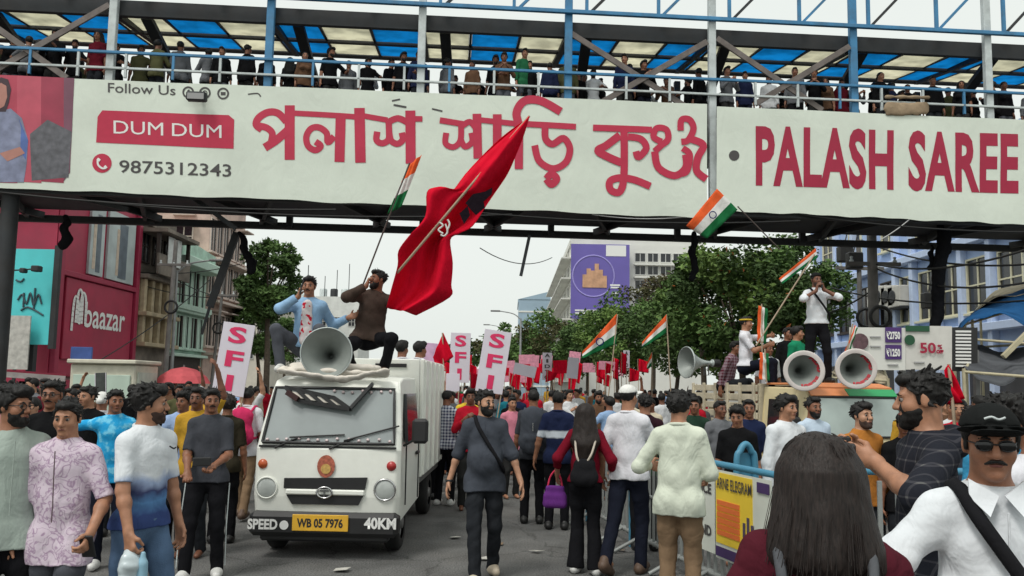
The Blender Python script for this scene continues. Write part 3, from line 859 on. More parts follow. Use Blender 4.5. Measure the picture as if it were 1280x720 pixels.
def banner(p_tl, p_tr, p_br, p_bl, name, label):
    root = empty(name, BO, math.atan(BK), label, 'banner')
    c = [bl(*p, -.2) for p in (p_tl, p_tr, p_br, p_bl)]
    nx, nz = 90, 14; vs = []
    for j in range(nz + 1):
        for i in range(nx + 1):
            a = c[0].lerp(c[1], i / nx); b = c[3].lerp(c[2], i / nx); p = b.lerp(a, j / nz)
            e = (.012 * math.sin(i * .37 + 1) + .01 * math.sin(i * .83)) * (1 if j == 0 else 0)
            vs.append((p.x, -.20 - wave(p.x, p.z), p.z + e))
    q = [(j * (nx + 1) + i, j * (nx + 1) + i + 1, (j + 1) * (nx + 1) + i + 1, (j + 1) * (nx + 1) + i) for j in range(nz) for i in range(nx)]
    o = link('sheet', np_mesh('sheet', vs, q), BANM, root)
    return root
def drape(me, lift=.012):
    lift *= .5
    import bmesh
    bm = bmesh.new(); bm.from_mesh(me)
    xs = [v.co.x for v in bm.verts]; zs = [v.co.z for v in bm.verts]
    for ax_, lo_, hi_, d_ in ((0, min(xs), max(xs), .22), (2, min(zs), max(zs), .3)):
        k_ = math.floor(lo_ / d_) + 1
        while k_ * d_ < hi_:
            co = [0, 0, 0]; no = [0, 0, 0]; co[ax_] = k_ * d_; no[ax_] = 1
            bmesh.ops.bisect_plane(bm, geom=bm.verts[:] + bm.edges[:] + bm.faces[:], plane_co=co, plane_no=no, dist=1e-5); k_ += 1
    bm.to_mesh(me); bm.free()
    for v in me.vertices:
        v.co.y = -.20 - wave(v.co.x, v.co.z) - lift
    me.update(); return me
def flat(pxpts, parent, m_, name='print', lift=.012):
    pts = [bl(*p, -.2) for p in pxpts]
    me = bpy.data.meshes.new(name); me.from_pydata([tuple(p) for p in pts], [], [tuple(range(len(pts)))]); drape(me, lift)
    return link(name, me, m_, parent)
def stroke_mesh(paths, name='lettering'):
    """paths: (points in pixels, width in pixels); smooth ribbons with round joins"""
    V_, F_ = [], []
    for pts, w in paths:
        P = [Vector((x, y, 0)) for x, y in pts]
        P = catmull(P, 6)
        n = len(P); base = len(V_)
        for i, p in enumerate(P):
            t = (P[min(i + 1, n - 1)] - P[max(i - 1, 0)]).normalized(); nn = Vector((-t.y, t.x, 0)) * (w * (.57 if w > 4.5 else .5))
            V_ += [p + nn, p - nn]
        F_ += [(base + 2 * i, base + 2 * i + 1, base + 2 * i + 3, base + 2 * i + 2) for i in range(n - 1)]
    me = bpy.data.meshes.new(name)
    me.from_pydata([tuple(bl(v.x, v.y, -.2)) for v in V_], [], F_)
    me.polygons.foreach_set('material_index', [0] * len(me.polygons))
    # each ribbon lies a hair above the one below so that crossings do not share a plane
    for i, v in enumerate(me.vertices): v.co.y = 0
    ids = []; off = 0
    for k, (pts, w) in enumerate(paths):
        n = ((len(pts) - 1) * 6 + 1) * 2; ids += [k] * n
    for i, v in enumerate(me.vertices): v.co.y = -.2 - wave(v.co.x, v.co.z) - .006 - .0004 * ids[i]
    return me
def px_text(txt, cx, base, h_px, w_px, parent, m_, bold=0, slope=.04, lift=.014, space=1.0):
    """a line of print centred at pixel cx on baseline pixel base, cap height h_px, squeezed to w_px"""
    me = text_mesh(txt, 1.0, bold, space=space)
    xs = [v.co.x for v in me.vertices]; ys = [v.co.y for v in me.vertices]
    cap = .73; x0, x1 = min(xs), max(xs)
    for v in me.vertices:
        x = (v.co.x - (x0 + x1) / 2) / (x1 - x0) * w_px
        p = bl(cx + x, base + slope * x - v.co.y / cap * h_px, -.2)
        v.co = (p.x, p.y, p.z)
    drape(me, lift); return link('lettering', me, m_, parent)

b1 = banner((-60, 92), (884, 130), (884, 273), (-60, 232), 'advertising_banner', 'long pale flex banner with crimson Bengali lettering and phone number')
b2 = banner((896, 133), (1420, 156), (1420, 287), (896, 263), 'advertising_banner', 'pale flex banner reading PALASH SAREE in maroon capitals')
def Z8(*a): return [(300 + x / 4.5, 100 + y / 4.5) for x, y in a]
def Z2(*a): return [(420 + x / 2.482, y / 2.482) for x, y in a]
def Z3(*a): return [(850 + x / 2.484, y / 2.484) for x, y in a]
bn = [(Z8((280, 143), (280, 450)), 11), (Z8((262, 235), (215, 188), (160, 182), (108, 212), (92, 252), (125, 280)), 8), (Z8((100, 258), (150, 270), (182, 300), (178, 345)), 7.5), (Z8((268, 285), (205, 340), (140, 382)), 9),
      (Z8((300, 187), (560, 202), (650, 208)), 6), (Z8((530, 318), (495, 352), (488, 300), (445, 268), (400, 275), (374, 320), (384, 372), (425, 396), (455, 372), (425, 348)), 7), (Z8((567, 205), (560, 462)), 11),
      (Z8((672, 158), (678, 466)), 11.5), (Z8((700, 203), (830, 225)), 6), (Z8((772, 290), (768, 338), (800, 356), (835, 335), (838, 285), (835, 225)), 7), (Z8((838, 290), (850, 340), (885, 358), (915, 335), (910, 295)), 7), (Z8((835, 235), (890, 215), (945, 240)), 7), (Z8((958, 172), (960, 470)), 11), (Z8((985, 218), (1026, 219)), 6)]
bn += [(Z2((322, 373), (395, 385)), 6.5), (Z2((342, 412), (340, 445), (365, 456), (386, 435), (388, 385)), 6.5), (Z2((386, 430), (400, 455), (422, 440), (420, 412)), 6.5), (Z2((392, 390), (415, 378), (432, 395)), 6.5), (Z2((437, 353), (440, 492)), 9.5),
       (Z2((500, 355), (500, 500)), 9.5), (Z2((445, 372), (560, 385)), 6), (Z2((567, 525), (567, 400), (560, 350), (585, 314), (635, 314), (697, 347)), 9), (Z2((590, 386), (744, 394)), 6.5),
       (Z2((648, 395), (650, 432), (672, 448), (705, 430), (725, 462), (712, 505), (672, 524), (630, 500), (616, 452)), 7.5), (Z2((652, 556), (668, 573), (684, 556), (668, 541), (652, 556)), 8),
       (Z2((797, 397), (980, 403)), 7), (Z2((893, 405), (893, 545), (880, 595), (852, 590), (850, 563), (880, 552), (925, 558), (975, 578)), 8), (Z2((880, 420), (838, 452), (812, 468), (845, 488), (885, 505)), 8.5), (Z2((905, 425), (945, 432), (962, 460), (938, 488), (930, 470)), 7.5)]
bn += [(Z2((1010, 440), (985, 425), (995, 398), (1025, 402), (1030, 432), (1008, 452), (988, 470)), 7), (Z2((988, 470), (1000, 520), (1050, 545), (1085, 520), (1085, 480)), 8),
       (Z3((2, 405), (5, 372), (30, 372), (42, 400), (25, 435), (4, 440)), 7), (Z3((30, 430), (72, 450), (55, 490), (52, 530), (82, 556)), 8), (Z3((8, 460), (30, 480), (22, 530), (2, 540)), 7)]
link('lettering', stroke_mesh(bn), RED_P, b1)
# red DUM DUM tab
flat([(120, 178), (122, 146), (128, 138), (286, 144), (293, 150), (292, 186)], b1, RED_P, 'tab')
px_text('DUM', 173, 168, 17, 62, b1, WH_P, 0, slope=.045, lift=.02); px_text('DUM', 246, 171.2, 17, 62, b1, WH_P, 0, slope=.045, lift=.02)
px_text('Follow Us', 177, 117, 12.5, 84, b1, GREY_P, .006)
px_text('9875312343', 219, 218, 16, 140, b1, GREY_P, .01)
def pdisc(cx, cy, r, m_, lift, parent=b1, name='icon', r_in=0):
    n = 24; P = [bl(cx + r * math.cos(2 * math.pi * k / n), cy + r * math.sin(2 * math.pi * k / n), -.2) for k in range(n)]
    me = bpy.data.meshes.new(name)
    if r_in:
        P += [bl(cx + r_in * math.cos(2 * math.pi * k / n), cy + r_in * math.sin(2 * math.pi * k / n), -.2) for k in range(n)]
        me.from_pydata([tuple(p) for p in P], [], [(k, (k + 1) % n, n + (k + 1) % n, n + k) for k in range(n)])
    else: me.from_pydata([tuple(p) for p in P], [], [tuple(range(n))])
    drape(me, lift); return link(name, me, m_, parent)
pdisc(127.5, 204, 12, RED_P, .014)
ph_ = link('icon', stroke_mesh([([(122.5, 199), (123, 206), (128, 210.5), (133, 210)], 2.4), ([(122, 198.5), (125.5, 201)], 3.2), ([(131, 207.5), (133.5, 210.5)], 3.2)]), WH_P, b1)
for v in ph_.data.vertices: v.co.y -= .012
for cx, cy in ((235, 115), (256, 116), (279, 117)): pdisc(cx, cy, 7.4, GREY_P, .014, r_in=5.2)
px_text('f', 235, 119.5, 8, 4, b1, GREY_P, .03); pdisc(256, 116, 3.2, GREY_P, .014, r_in=2); link('icon', stroke_mesh([([(276, 117), (282, 117.2)], 4)]), GREY_P, b1)
link('tear', stroke_mesh([([(310, 118), (322, 117), (326, 121)], 1.6), ([(490, 126), (500, 124)], 2), ([(492, 131), (508, 134)], 2.4), ([(540, 136), (553, 139)], 2)], 'tear'), GREY_P, b1)
# picture panel: woman in a grey-blue saree before a crimson curtain
for i, (x0, x1, c) in enumerate(((-60, 22, srgb(170, 62, 82)), (22, 52, srgb(182, 78, 96)), (52, 80, srgb(150, 52, 74)), (80, 93, srgb(118, 74, 92)))):
    flat([(x0, 94 + x0 * .04), (x1, 94 + x1 * .04), (x1 - (5 if x1 == 93 else 0), 229 if x1 < 90 else 216), (x0, 227)], b1, mat('print_curtain_%d' % i, c, var=.2, vscale=2), 'picture')
flat([(38, 168), (60, 150), (90, 165), (86, 222), (40, 226)], b1, mat('print_leaves', srgb(92, 92, 98), var=.4, vscale=8), 'picture', .016)
flat([(-4, 228), (-10, 170), (-2, 140), (14, 136), (28, 148), (36, 176), (34, 205), (30, 228)], b1, mat('print_saree', srgb(126, 132, 158), var=.3, vscale=6), 'picture', .02)
flat([(24, 148), (36, 176), (33, 200), (26, 190), (27, 160)], b1, mat('print_saree_blue', srgb(84, 108, 168), var=.2, vscale=6), 'picture', .024)
flat([(-6, 125), (-5, 104), (2, 97), (11, 100), (15, 112), (12, 128), (8, 140), (0, 140)], b1, mat('print_hair', srgb(60, 42, 50), var=.2), 'picture', .024)
flat([(-6, 112), (2, 104), (9, 108), (10, 122), (6, 133), (1, 136), (-5, 130)], b1, mat('print_skin', srgb(176, 124, 112), var=.1), 'picture', .028)
flat([(0, 192), (26, 184), (32, 192), (10, 202)], b1, MATS['print_skin'], 'picture', .028)
# right banner
px_text('PALASH SAREE', 1108.5, 233.5, 72, 328, b2, RED_D, .036, slope=.031, space=1.07)
pdisc(917.5, 194.5, 6.5, GREY_P, .014, b2, 'dot')
# small floodlight in front of the left banner
fl_o = empty('floodlight', BO, math.atan(BK), 'small black floodlight fixed in front of the left banner top', 'light')
c = bl(246, 121, -.42)
MB().box(c, (.42, .16, .2), ch=.03).build('housing', DARKM, fl_o); MB().box(c + Vector((0, -.085, -.01)), (.34, .012, .13)).build('lens', mat('lamp_glass', (.3, .3, .3), rough=.2, var=0), fl_o)
MB().beam(c + Vector((0, .06, .05)), c + Vector((0, .3, .25)), .04, .04).build('bracket', DARKM, fl_o)
# grubby cloth over the right rail
S = SDF(.03); S.cap(bl(1108, 121, -.22) , bl(1160, 122, -.22), .035, .035, .03); S.cap(bl(1112, 136, -.22), bl(1155, 136, -.22), .16, .16, .05, (V3(0, 1, 0), .2)); S.wr = wrinkle(77, .02, 9)
v, f = S.surf(); o = link('cloth_bundle', np_mesh('cloth_bundle', v, f), fabric('dirty_cream', srgb(150, 132, 110), .4, 3), None, BO, BR); tag(o, 'grubby cream cloth hung over the footbridge rail above PALASH lettering', 'cloth')

# ------------------------------------------------------------------ buildings
DARKG = mat('window_dark_glass', (.02, .022, .026), rough=.15, var=.2, spec=.6)
XL, XR = -18.0, 18.0
def yl(px, py=400): return on_x(px, py, XL).y
def yr(px, py=400): return on_x(px, py, XR).y
class Wall:
    """frame of a facade: u along it, v up, w out towards the street"""
    def __init__(s, o, ux, w): s.o = Vector(o); s.u = Vector(ux).normalized(); s.w = Vector(w).normalized()
    def p(s, u, v, w=0): return s.o + s.u * u + Vector((0, 0, v)) + s.w * w
    def M(s):
        M_ = Matrix.Identity(3)
        for i in range(3): M_[i][0] = s.u[i]; M_[i][1] = s.w[i]; M_[i][2] = (0, 0, 1)[i]
        return M_
    def box(s, m_, u, v, w, du, dv, dw, ch=0): m_.box(s.p(u, v, w), (du, dw, dv), s.M(), ch)
def window(W, root, u, v, du, dv, fm, gm=DARKG, bars=(1, 1), sill=True, depth=.12, shutters=None, hood=None):
    """framed opening with panes set back, bars, sill"""
    m = MB(); t = .07
    for a, b, c, d in ((u, v + dv / 2 + t / 2, du + 2 * t, t), (u, v - dv / 2 - t / 2, du + 2 * t, t), (u - du / 2 - t / 2, v, t, dv), (u + du / 2 + t / 2, v, t, dv)):
        W.box(m, a, b, .045, c, d, .10)
    fr = m.build('window', fm, root)
    m = MB(); W.box(m, u, v, .012, du, dv, .02); m.build('pane', gm, fr)
    for i in range(bars[0]):
        m = MB(); W.box(m, u - du / 2 + du * (i + 1) / (bars[0] + 1), v, .04, .06, dv, .05); m.build('bar', fm, fr)
    for i in range(bars[1]):
        m = MB(); W.box(m, u, v - dv / 2 + dv * (i + 1) / (bars[1] + 1), .043, du, .06, .05); m.build('bar', fm, fr)
    if sill:
        m = MB(); W.box(m, u, v - dv / 2 - t - .05, .11, du + .34, .09, .24, .01); m.build('sill', fm, fr)
    if hood:
        m = MB(); W.box(m, u, v + dv / 2 + t + .12, .28, du + .5, .08, .58, .01); m.build('hood', hood, fr)
    if shutters:
        for q in (-1, 1):
            m = MB(); W.box(m, u + q * (du / 2 - du * .13), v, .075, du * .26, dv, .04)
            m.build('shutter', shutters, fr)
def shell(name, label, x0, x1, y0, y1, h, m_, parapet=.6):
    root = empty(name, ((x0 + x1) / 2, (y0 + y1) / 2, 0), 0, label, 'building')
    m = MB(); m.box((0, 0, h / 2), (abs(x1 - x0), y1 - y0, h)); m.build('walls', m_, root)
    m = MB(); m.box((0, 0, h + parapet / 2), (abs(x1 - x0) + .3, y1 - y0 - .05, parapet)); m.build('parapet', m_, root)
    return root
def off(root, W):   # facade frame in the building's own coordinates
    return Wall(W.o - root.location, W.u, W.w)

# --- crimson store on the left
CRIM = mat('store_crimson', srgb(164, 40, 70), rough=.55, var=.14, vscale=1.2, dirt=.4, dirtcol=(.2, .03, .06), dscale=.8)
CRIMD = mat('store_crimson_dark', srgb(150, 34, 66), rough=.55, var=.1)
y0, y1 = yl(64), yl(166)
st = shell('store_building', 'crimson clothing store with white baazar lettering on its side', XL - 12, XL, y0, y1, 13.2, CRIM)
W = off(st, Wall((XL, y0, 0), (0, 1, 0), (1, 0, 0))); L = y1 - y0
def lv(px, py, X=XL): return on_x(px, py, X).z
m = MB(); zt = lv(115, 350); zb = lv(115, 455)
W.box(m, L / 2 + .15, zt, .10, L * .98, .22, .2, .02); m.build('sign_rim', CRIMD, st)
m = MB(); W.box(m, L / 2 + .2, (zt + zb) / 2, .05, L * .84, (zt - zb) * .92, .1, .02); m.build('sign_board', CRIM, st)
for u in (.18, L - .12):
    m = MB(); W.box(m, u, 6.5, .11, .3, 13, .22, .02); m.build('pilaster', CRIMD, st)
# poster boxes above the board
POST1 = mat('poster_grey', srgb(176, 186, 186), rough=.5, var=.25, vscale=1.1); POST2 = mat('poster_dark_figure', srgb(98, 108, 118), rough=.5, var=.3, vscale=2)
for pa, pb_ in ((103, 121), (126, 160)):
    ua, ub = yl(pa) - y0, yl(pb_) - y0
    m = MB(); W.box(m, (ua + ub) / 2, zt + 1.75, .06, ub - ua, 3.1, .12, .01); po = m.build('poster', POST1, st)
    m = MB(); W.box(m, (ua + ub) / 2 + .1, zt + 1.6, .128, (ub - ua) * .3, 2.5, .012); m.build('figure', POST2, po)
    m = MB(); W.box(m, (ua + ub) / 2 - .25, zt + 1.5, .126, (ub - ua) * .2, 2.1, .012); m.build('figure', mat('poster_beige', srgb(196, 178, 160), var=.2), po)
ua, ub = yl(100) - y0, yl(152) - y0
bzl = lv(125, 411)
text_on('baazar', 1.5, frame(W.p((ua + ub) / 2 + .05, bzl, .125), W.u, (0, 0, 1)), WH_P, st, bold=.02, fit=(ub - ua) * .98)
# looped m mark in front of the word: three tall strokes
m = MB()
um0, um1 = yl(86) - y0, yl(98.5) - y0
for i, (h0, h1) in enumerate(((-.2, 1.15), (.15, 1.45), (.1, 1.35))):
    u0_ = um0 + (um1 - um0) * (i * .36)
    pts = [W.p(u0_, bzl + h0 - .05, .13 + .003 * i), W.p(u0_ + .06, bzl + h1 - .25, .13 + .003 * i), W.p(u0_ + .22, bzl + h1, .13 + .003 * i), W.p(u0_ + .42, bzl + h1 - .3, .13 + .003 * i), W.p(u0_ + .46, bzl + .1, .13 + .003 * i)]
    pts = catmull(pts, 6)
    for a, b in zip(pts, pts[1:]): m.beam(a, b + (b - a) * .1, .16, .01, up=(1, 0, 0))
m.build('logo', WH_P, st)
# front face, looking down the road towards us
F = off(st, Wall((XL - 12, y0, 0), (1, 0, 0), (0, -1, 0)))
m = MB(); F.box(m, 6, 9.2, .3, 12, .3, .6); m.build('ledge', CRIMD, st)
for k in range(3): window(F, st, 2 + k * 3.6, 11.2, 1.6, 1.6, CRIMD)

# --- cyan hoarding in front of the store corner
hb = empty('hoarding', at(36, 440, y0 - 1.0) * 1.0, 0, 'tall cyan hoarding with dark handwritten script beside the crimson store', 'billboard')
hb.location.z = 0
a, b = at(12, 311, y0 - 1), at(61, 431, y0 - 1); hx = hb.location.x
CY = mat('hoarding_cyan', srgb(84, 206, 210), rough=.5, var=.12, vscale=.8)
m = MB(); m.box(((a.x + b.x) / 2 - hx, 0, (a.z + b.z) / 2), (b.x - a.x, .12, a.z - b.z)); m.build('panel', CY, hb)
m = MB(); m.box((b.x - hx + .12, .0, (a.z + b.z) / 2), (.2, .2, a.z - b.z + .3)); m.build('edge_post', DARKM, hb)
m = MB()
for pts in ([(22, 375), (28, 368), (33, 380), (38, 366), (42, 382), (48, 368), (52, 380)], [(26, 388), (34, 384), (44, 388), (54, 394)], [(20, 350), (26, 352), (30, 348)], [(30, 366), (29, 384)], [(44, 360), (42, 386)]):
    P = catmull([at(x, y, y0 - 1.08) - hb.location for x, y in pts], 5)
    m.tube(P, .035, 5)
m.build('script', mat('script_ink', (.05, .09, .11), var=0), hb)
for x, y in ((36, 470),):
    m = MB(); m.box((0, .2, 2.0), (.25, .25, 4.2)); m.build('support', DARKM, hb)
m = MB(); P = [at(16, 338, y0 - 1.6) - hb.location, at(46, 336, y0 - 1.6) - hb.location]; m.tube(P, .03, 6); m.box(P[1], (.3, .3, .22), ch=.03); m.box(P[0] + Vector((.4, 0, 0)), (.2, .25, .18), ch=.03); m.build('lamp_arm', DARKM, hb)
# white poster below it
o = MB().box((0, 0, 0), (1.05, .06, 2.0)).build('poster_board', mat('poster_white_lines', srgb(186, 184, 178), var=.3, vscale=5), None, at(19, 428, y0 - 1.4)); tag(o, 'pale weathered poster board below the cyan hoarding', 'poster')
m = MB(); c = at(19, 428, y0 - 1.4); m.box((0, .08, -c.z / 2 - .9), (.1, .08, c.z)); m.build('stake', DARKM, o)
# awning with crimson edge, stall beneath in the dark
aw = empty('stall_awning', at(15, 500, 21), 0, 'crimson shop awning with white edge at the left kerb', 'awning'); aw.location.z = .13
A = [at(-70, 459, 20.5), at(82, 470, 20.5)]; ax = aw.location
m = MB(); q = [A[0] - ax, A[1] - ax, A[1] - ax + Vector((.2, 4.5, -.25)), A[0] - ax + Vector((0, 4.5, -.25))]; m.prism(q, (0, 0, .05)); m.build('canopy', CRIM, aw)
m = MB(); m.prism([A[0] - ax + Vector((0, -.03, 0)), A[1] - ax + Vector((0, -.03, 0)), A[1] - ax + Vector((0, -.03, -.14)), A[0] - ax + Vector((0, -.03, -.14))], (0, .03, 0)); m.build('valance', mat('valance_white', srgb(200, 190, 188), var=.3, vscale=4), aw)
for px in (-60, 80):
    p_ = at(px, 470, 20.6) - ax; MB().tube([(p_.x, p_.y, 0), (p_.x, p_.y, p_.z)], .04, 8).build('pole', DARKM, aw)
# cream kiosk
kp = at(126, 500, 17.0); ks = empty('kiosk', (kp.x, kp.y, 0), 0, 'cream street kiosk with pale shutters left of the red umbrella', 'kiosk')
CREAM = mat('kiosk_cream', srgb(206, 202, 184), rough=.6, var=.1, dirt=.3, dscale=2); SHUT = mat('kiosk_shutter', srgb(178, 196, 182), rough=.5, var=.15, vscale=2)
kw = at(170, 470, 17).x - at(88, 470, 17).x; kz = at(126, 452, 17).z
m = MB(); m.box((0, .55, kz / 2), (kw, 1.1, kz - .1), ch=.03); m.build('body', CREAM, ks)
m = MB(); m.box((.02, .5, kz), (kw + .08, 1.25, .09), ch=.02); m.build('roof', CREAM, ks)
for q in (-1, 1): m = MB(); m.box((q * kw * .235, -.012, kz * .56), (kw * .40, .05, kz * .62), ch=.01); m.build('shutter', SHUT, ks)
m = MB(); m.box((kw / 2 + .012, .55, kz * .6), (.03, .9, kz * .6)); m.build('side_panel', mat('kiosk_side', srgb(190, 198, 186), var=.15), ks)
o = MB().box((0, 0, 0), (.46, .05, .32), ch=.01).build('sign_board', mat('sign_blue', srgb(52, 78, 138), var=.2, vscale=8), None, at(102, 443, 17.2)); tag(o, 'small blue sign board on a post above the cream kiosk', 'sign')
m = MB(); m.box((.05, .04, -.35), (.05, .04, .8)); m.build('post', DARKM, o)

# --- grimy old house
GRIM = mat('grimy_plaster', srgb(128, 118, 108), rough=.9, var=.3, vscale=1.6, dirt=.75, dirtcol=(.035, .033, .03), dscale=.9)
TAN = mat('old_tan_plaster', srgb(176, 160, 132), rough=.9, var=.2, vscale=2, dirt=.55, dirtcol=(.06, .05, .04), dscale=1.4)
DWOOD = mat('dark_shutter_wood', srgb(58, 50, 46), rough=.8, var=.3, vscale=5)
y0, y1 = yl(167), yl(211); L = y1 - y0
gh = shell('old_house', 'grimy old house with tan columns and dark upper balcony beside the crimson store', XL - 10, XL, y0, y1, lv(190, 284), GRIM)
W = off(gh, Wall((XL, y0, 0), (0, 1, 0), (1, 0, 0)))
zf = lv(188, 432); zt = lv(188, 352)
m = MB(); W.box(m, L / 2, (zf + zt) / 2, .06, L * .96, zt - zf, .12); m.build('lower_front', TAN, gh)
for k in range(5): m = MB(); W.box(m, .3 + (L - .6) * k / 4, (zf + zt) / 2, .25, .26, zt - zf, .26, .03); m.build('column', TAN, gh)
for k in range(4): window(W, gh, .3 + (L - .6) * (k + .5) / 4, (zf + zt) / 2 + .1, .62, (zt - zf) * .66, DWOOD, shutters=DWOOD, sill=False)
for z in (zf, zt + .1, lv(188, 395)): m = MB(); W.box(m, L / 2, z, .3, L, .2, .62, .02); m.build('ledge', TAN if z < zt else GRIM, gh)
bz0, bz1 = lv(188, 346), lv(188, 300)
m = MB(); W.box(m, L / 2, bz0 + .5, .95, L * .96, 1.0, .1); m.build('balcony_wall', GRIM, gh)
m = MB(); W.box(m, L / 2, bz1 + .3, .65, L, .18, 1.5); m.build('balcony_roof', GRIM, gh)
for k in range(4): m = MB(); W.box(m, .2 + (L - .4) * k / 3, (bz0 + bz1) / 2 + .3, .9, .16, bz1 - bz0, .16); m.build('balcony_post', DWOOD, gh)
for k in range(3): window(W, gh, L * (k + .5) / 3, (bz0 + bz1) / 2 + .5, .8, 1.5, DWOOD, sill=False)
for k, (px, w_) in enumerate(((183, .75), (193, .55))):
    u = yl(px) - y0; m = MB(); W.box(m, u, lv(188, 314), 1.04, w_, 1.4, .03); m.build('laundry', mat('laundry_white', srgb(206, 208, 206), var=.15), gh)

# --- mint house
MINT = mat('mint_plaster', srgb(180, 210, 194), rough=.8, var=.15, vscale=1.4, dirt=.6, dirtcol=(.12, .15, .13), dscale=1.1)
MINTL = mat('mint_trim', srgb(190, 214, 200), rough=.8, var=.1)
y0, y1 = yl(211), yl(256); L = y1 - y0
mh = shell('mint_house', 'pale mint green house with dark shuttered windows left of the street', XL - 10, XL - .1, y0, y1, lv(232, 318), MINT)
W = off(mh, Wall((XL - .1, y0, 0), (0, 1, 0), (1, 0, 0)))
m = MB(); W.box(m, L / 2, lv(232, 330), .5, L * 1.02, .5, 1.1, .04); m.build('sun_shade', MINTL, mh)
m = MB(); m.beam(W.p(.1, lv(214, 306), .35), W.p(L, lv(252, 330), .35), .4, 1.1, up=(0, 0, 1)); m.build('sloping_parapet', MINT, mh)
for zc, dv in ((lv(232, 358), 1.9), (lv(232, 415), 1.7)):
    for k in range(5): window(W, mh, L * (k + .5) / 5, zc, .78, dv, MINTL, DARKG, shutters=DWOOD if k % 2 else MINTL, bars=(1, 0))
    m = MB(); W.box(m, L / 2, zc - dv / 2 - .45, .2, L, .16, .42, .02); m.build('string_course', MINTL, mh)
m = MB(); W.box(m, L / 2, lv(232, 385), .25, L, .3, .5, .02); m.build('ledge', MINTL, mh)
m = MB(); W.box(m, L / 2, 1.7, .02, L * .9, 3.0, .06); m.build('shop_front', DWOOD, mh)

# --- pink houses further on
PINK = mat('pink_plaster', srgb(206, 180, 168), rough=.85, var=.18, vscale=1.2, dirt=.6, dirtcol=(.22, .15, .14), dscale=.9); PINKL = mat('pink_trim', srgb(204, 186, 176), rough=.8, var=.1)
y0, y1 = yl(256), yl(301); L = y1 - y0
pk = shell('pink_house', 'tall pink plaster house behind the mint one with dark windows', XL - 10, XL, y0, y1, lv(280, 250), PINK)
W = off(pk, Wall((XL, y0, 0), (0, 1, 0), (1, 0, 0)))
for zc in (lv(278, 352), lv(278, 415), lv(278, 300)):
    for k in range(6): window(W, pk, L * (k + .5) / 6, zc, .85, 1.9, PINKL, bars=(1, 0), hood=PINKL if k % 2 else None)
    m = MB(); W.box(m, L / 2, zc - 1.45, .35, L * .98, .14, .7); m.build('balcony_slab', PINKL, pk)
W2 = off(pk, Wall((XL - 10, y0, 0), (1, 0, 0), (0, -1, 0)))
for zc in (lv(262, 296), lv(262, 252)):
    for k in range(4): window(W2, pk, 1.6 + k * 2.3, zc, 1.0, 1.3, PINKL, hood=PINKL)
pk2 = shell('roof_annex', 'salmon rooftop block rising behind the grimy old house', XL - 16, XL - 9, yl(180), yl(250), lv(215, 262), PINK)
W = off(pk2, Wall((XL - 16, yl(180), 0), (1, 0, 0), (0, -1, 0)))
for k in range(3): window(W, pk2, 1.3 + k * 2.1, lv(215, 285), 1.1, 1.2, PINKL)
W = off(pk2, Wall((XL - 9, yl(180), 0), (0, 1, 0), (1, 0, 0)))
for k in range(4): window(W, pk2, 1.5 + k * 2.6, lv(215, 288), 1.1, 1.2, PINKL, hood=GRIM)
# far left row
for i, (pa, pb_, ty, c, lb) in enumerate(((302, 335, 372, srgb(196, 190, 178), 'beige far house behind the left tree'), (336, 372, 384, srgb(182, 186, 186), 'grey far house past the left tree'), (374, 446, 376, srgb(212, 214, 210), 'white far flat-roofed block with roof tanks behind the van'))):
    Y = 92 + i * 16; a = at(pa, 470, Y); b = at(pb_, 470, Y); h = at(pb_, ty, Y).z
    r_ = shell('far_house', lb, a.x, b.x, Y, Y + 10, h, mat('far_plaster_%d' % i, c, var=.12, vscale=.5, dirt=.3, dirtcol=(.2, .2, .19)))
    W = off(r_, Wall((a.x, Y, 0), (1, 0, 0), (0, -1, 0)))
    nw = max(2, int((b.x - a.x) / 2.2)); nf = int(h / 3.1)
    for f_ in range(1, nf):
        for k in range(nw): window(W, r_, (b.x - a.x) * (k + .5) / nw, 1.9 + f_ * 3.1, .9, 1.3, mat('far_frame', (.5, .5, .48), var=.05), sill=False)
    for k in range(3):
        m = MB(); m.lathe([(.01, 1.5), (.55, 1.4), (.6, 1.2), (.6, 0)], ((k - 1) * 1.7, -3, h + .6), seg=12); m.build('water_tank', DARKM if k == 1 else WHITEP, r_)
        m = MB(); m.tube([((k - 1) * 1.9 + .5, -3.5, h + .6), ((k - 1) * 1.9 + .5, -3.5, h + 4 + k)], .06, 5); m.build('mast', DARKM, r_)

# --- blue building on the right
BLU = mat('blue_plaster', srgb(170, 194, 234), rough=.8, var=.1, vscale=1.0, dirt=.45, dirtcol=(.26, .30, .38), dscale=.7)
BLUL = mat('blue_trim', srgb(192, 208, 236), rough=.75, var=.06); WCREAM = mat('window_cream', srgb(216, 212, 184), rough=.6, var=.08)
y1, y0 = yr(1018), 22.0; L = y1 - y0
bb_ = shell('blue_building', 'light blue building with cream windows and air conditioners on the right', XR, XR + 12, y0, y1, 10.9, BLU)
W = off(bb_, Wall((XR, y1, 0), (0, -1, 0), (-1, 0, 0)))
def rz_(px, py): return on_x(px, py, XR).z
zc = rz_(1195, 362); dv = 2.0
for px in (1138, 1163, 1193, 1226, 1268): window(W, bb_, y1 - yr(px), zc, 1.35, dv, WCREAM, bars=(1, 1))
for px in (1040, 1058, 1084, 1112): window(W, bb_, y1 - yr(px), zc, 1.3, dv, DWOOD, bars=(1, 1))
for px in (1038, 1072, 1115, 1160, 1195, 1230, 1270): window(W, bb_, y1 - yr(px), zc + 3.6, 1.35, dv, WCREAM, bars=(1, 1))
for px in (1026, 1050, 1072, 1098, 1125, 1147, 1178, 1209, 1246):
    m = MB(); W.box(m, y1 - yr(px), 5.5, .14, .28, 10.6, .3, .02); m.build('pilaster', BLUL, bb_)
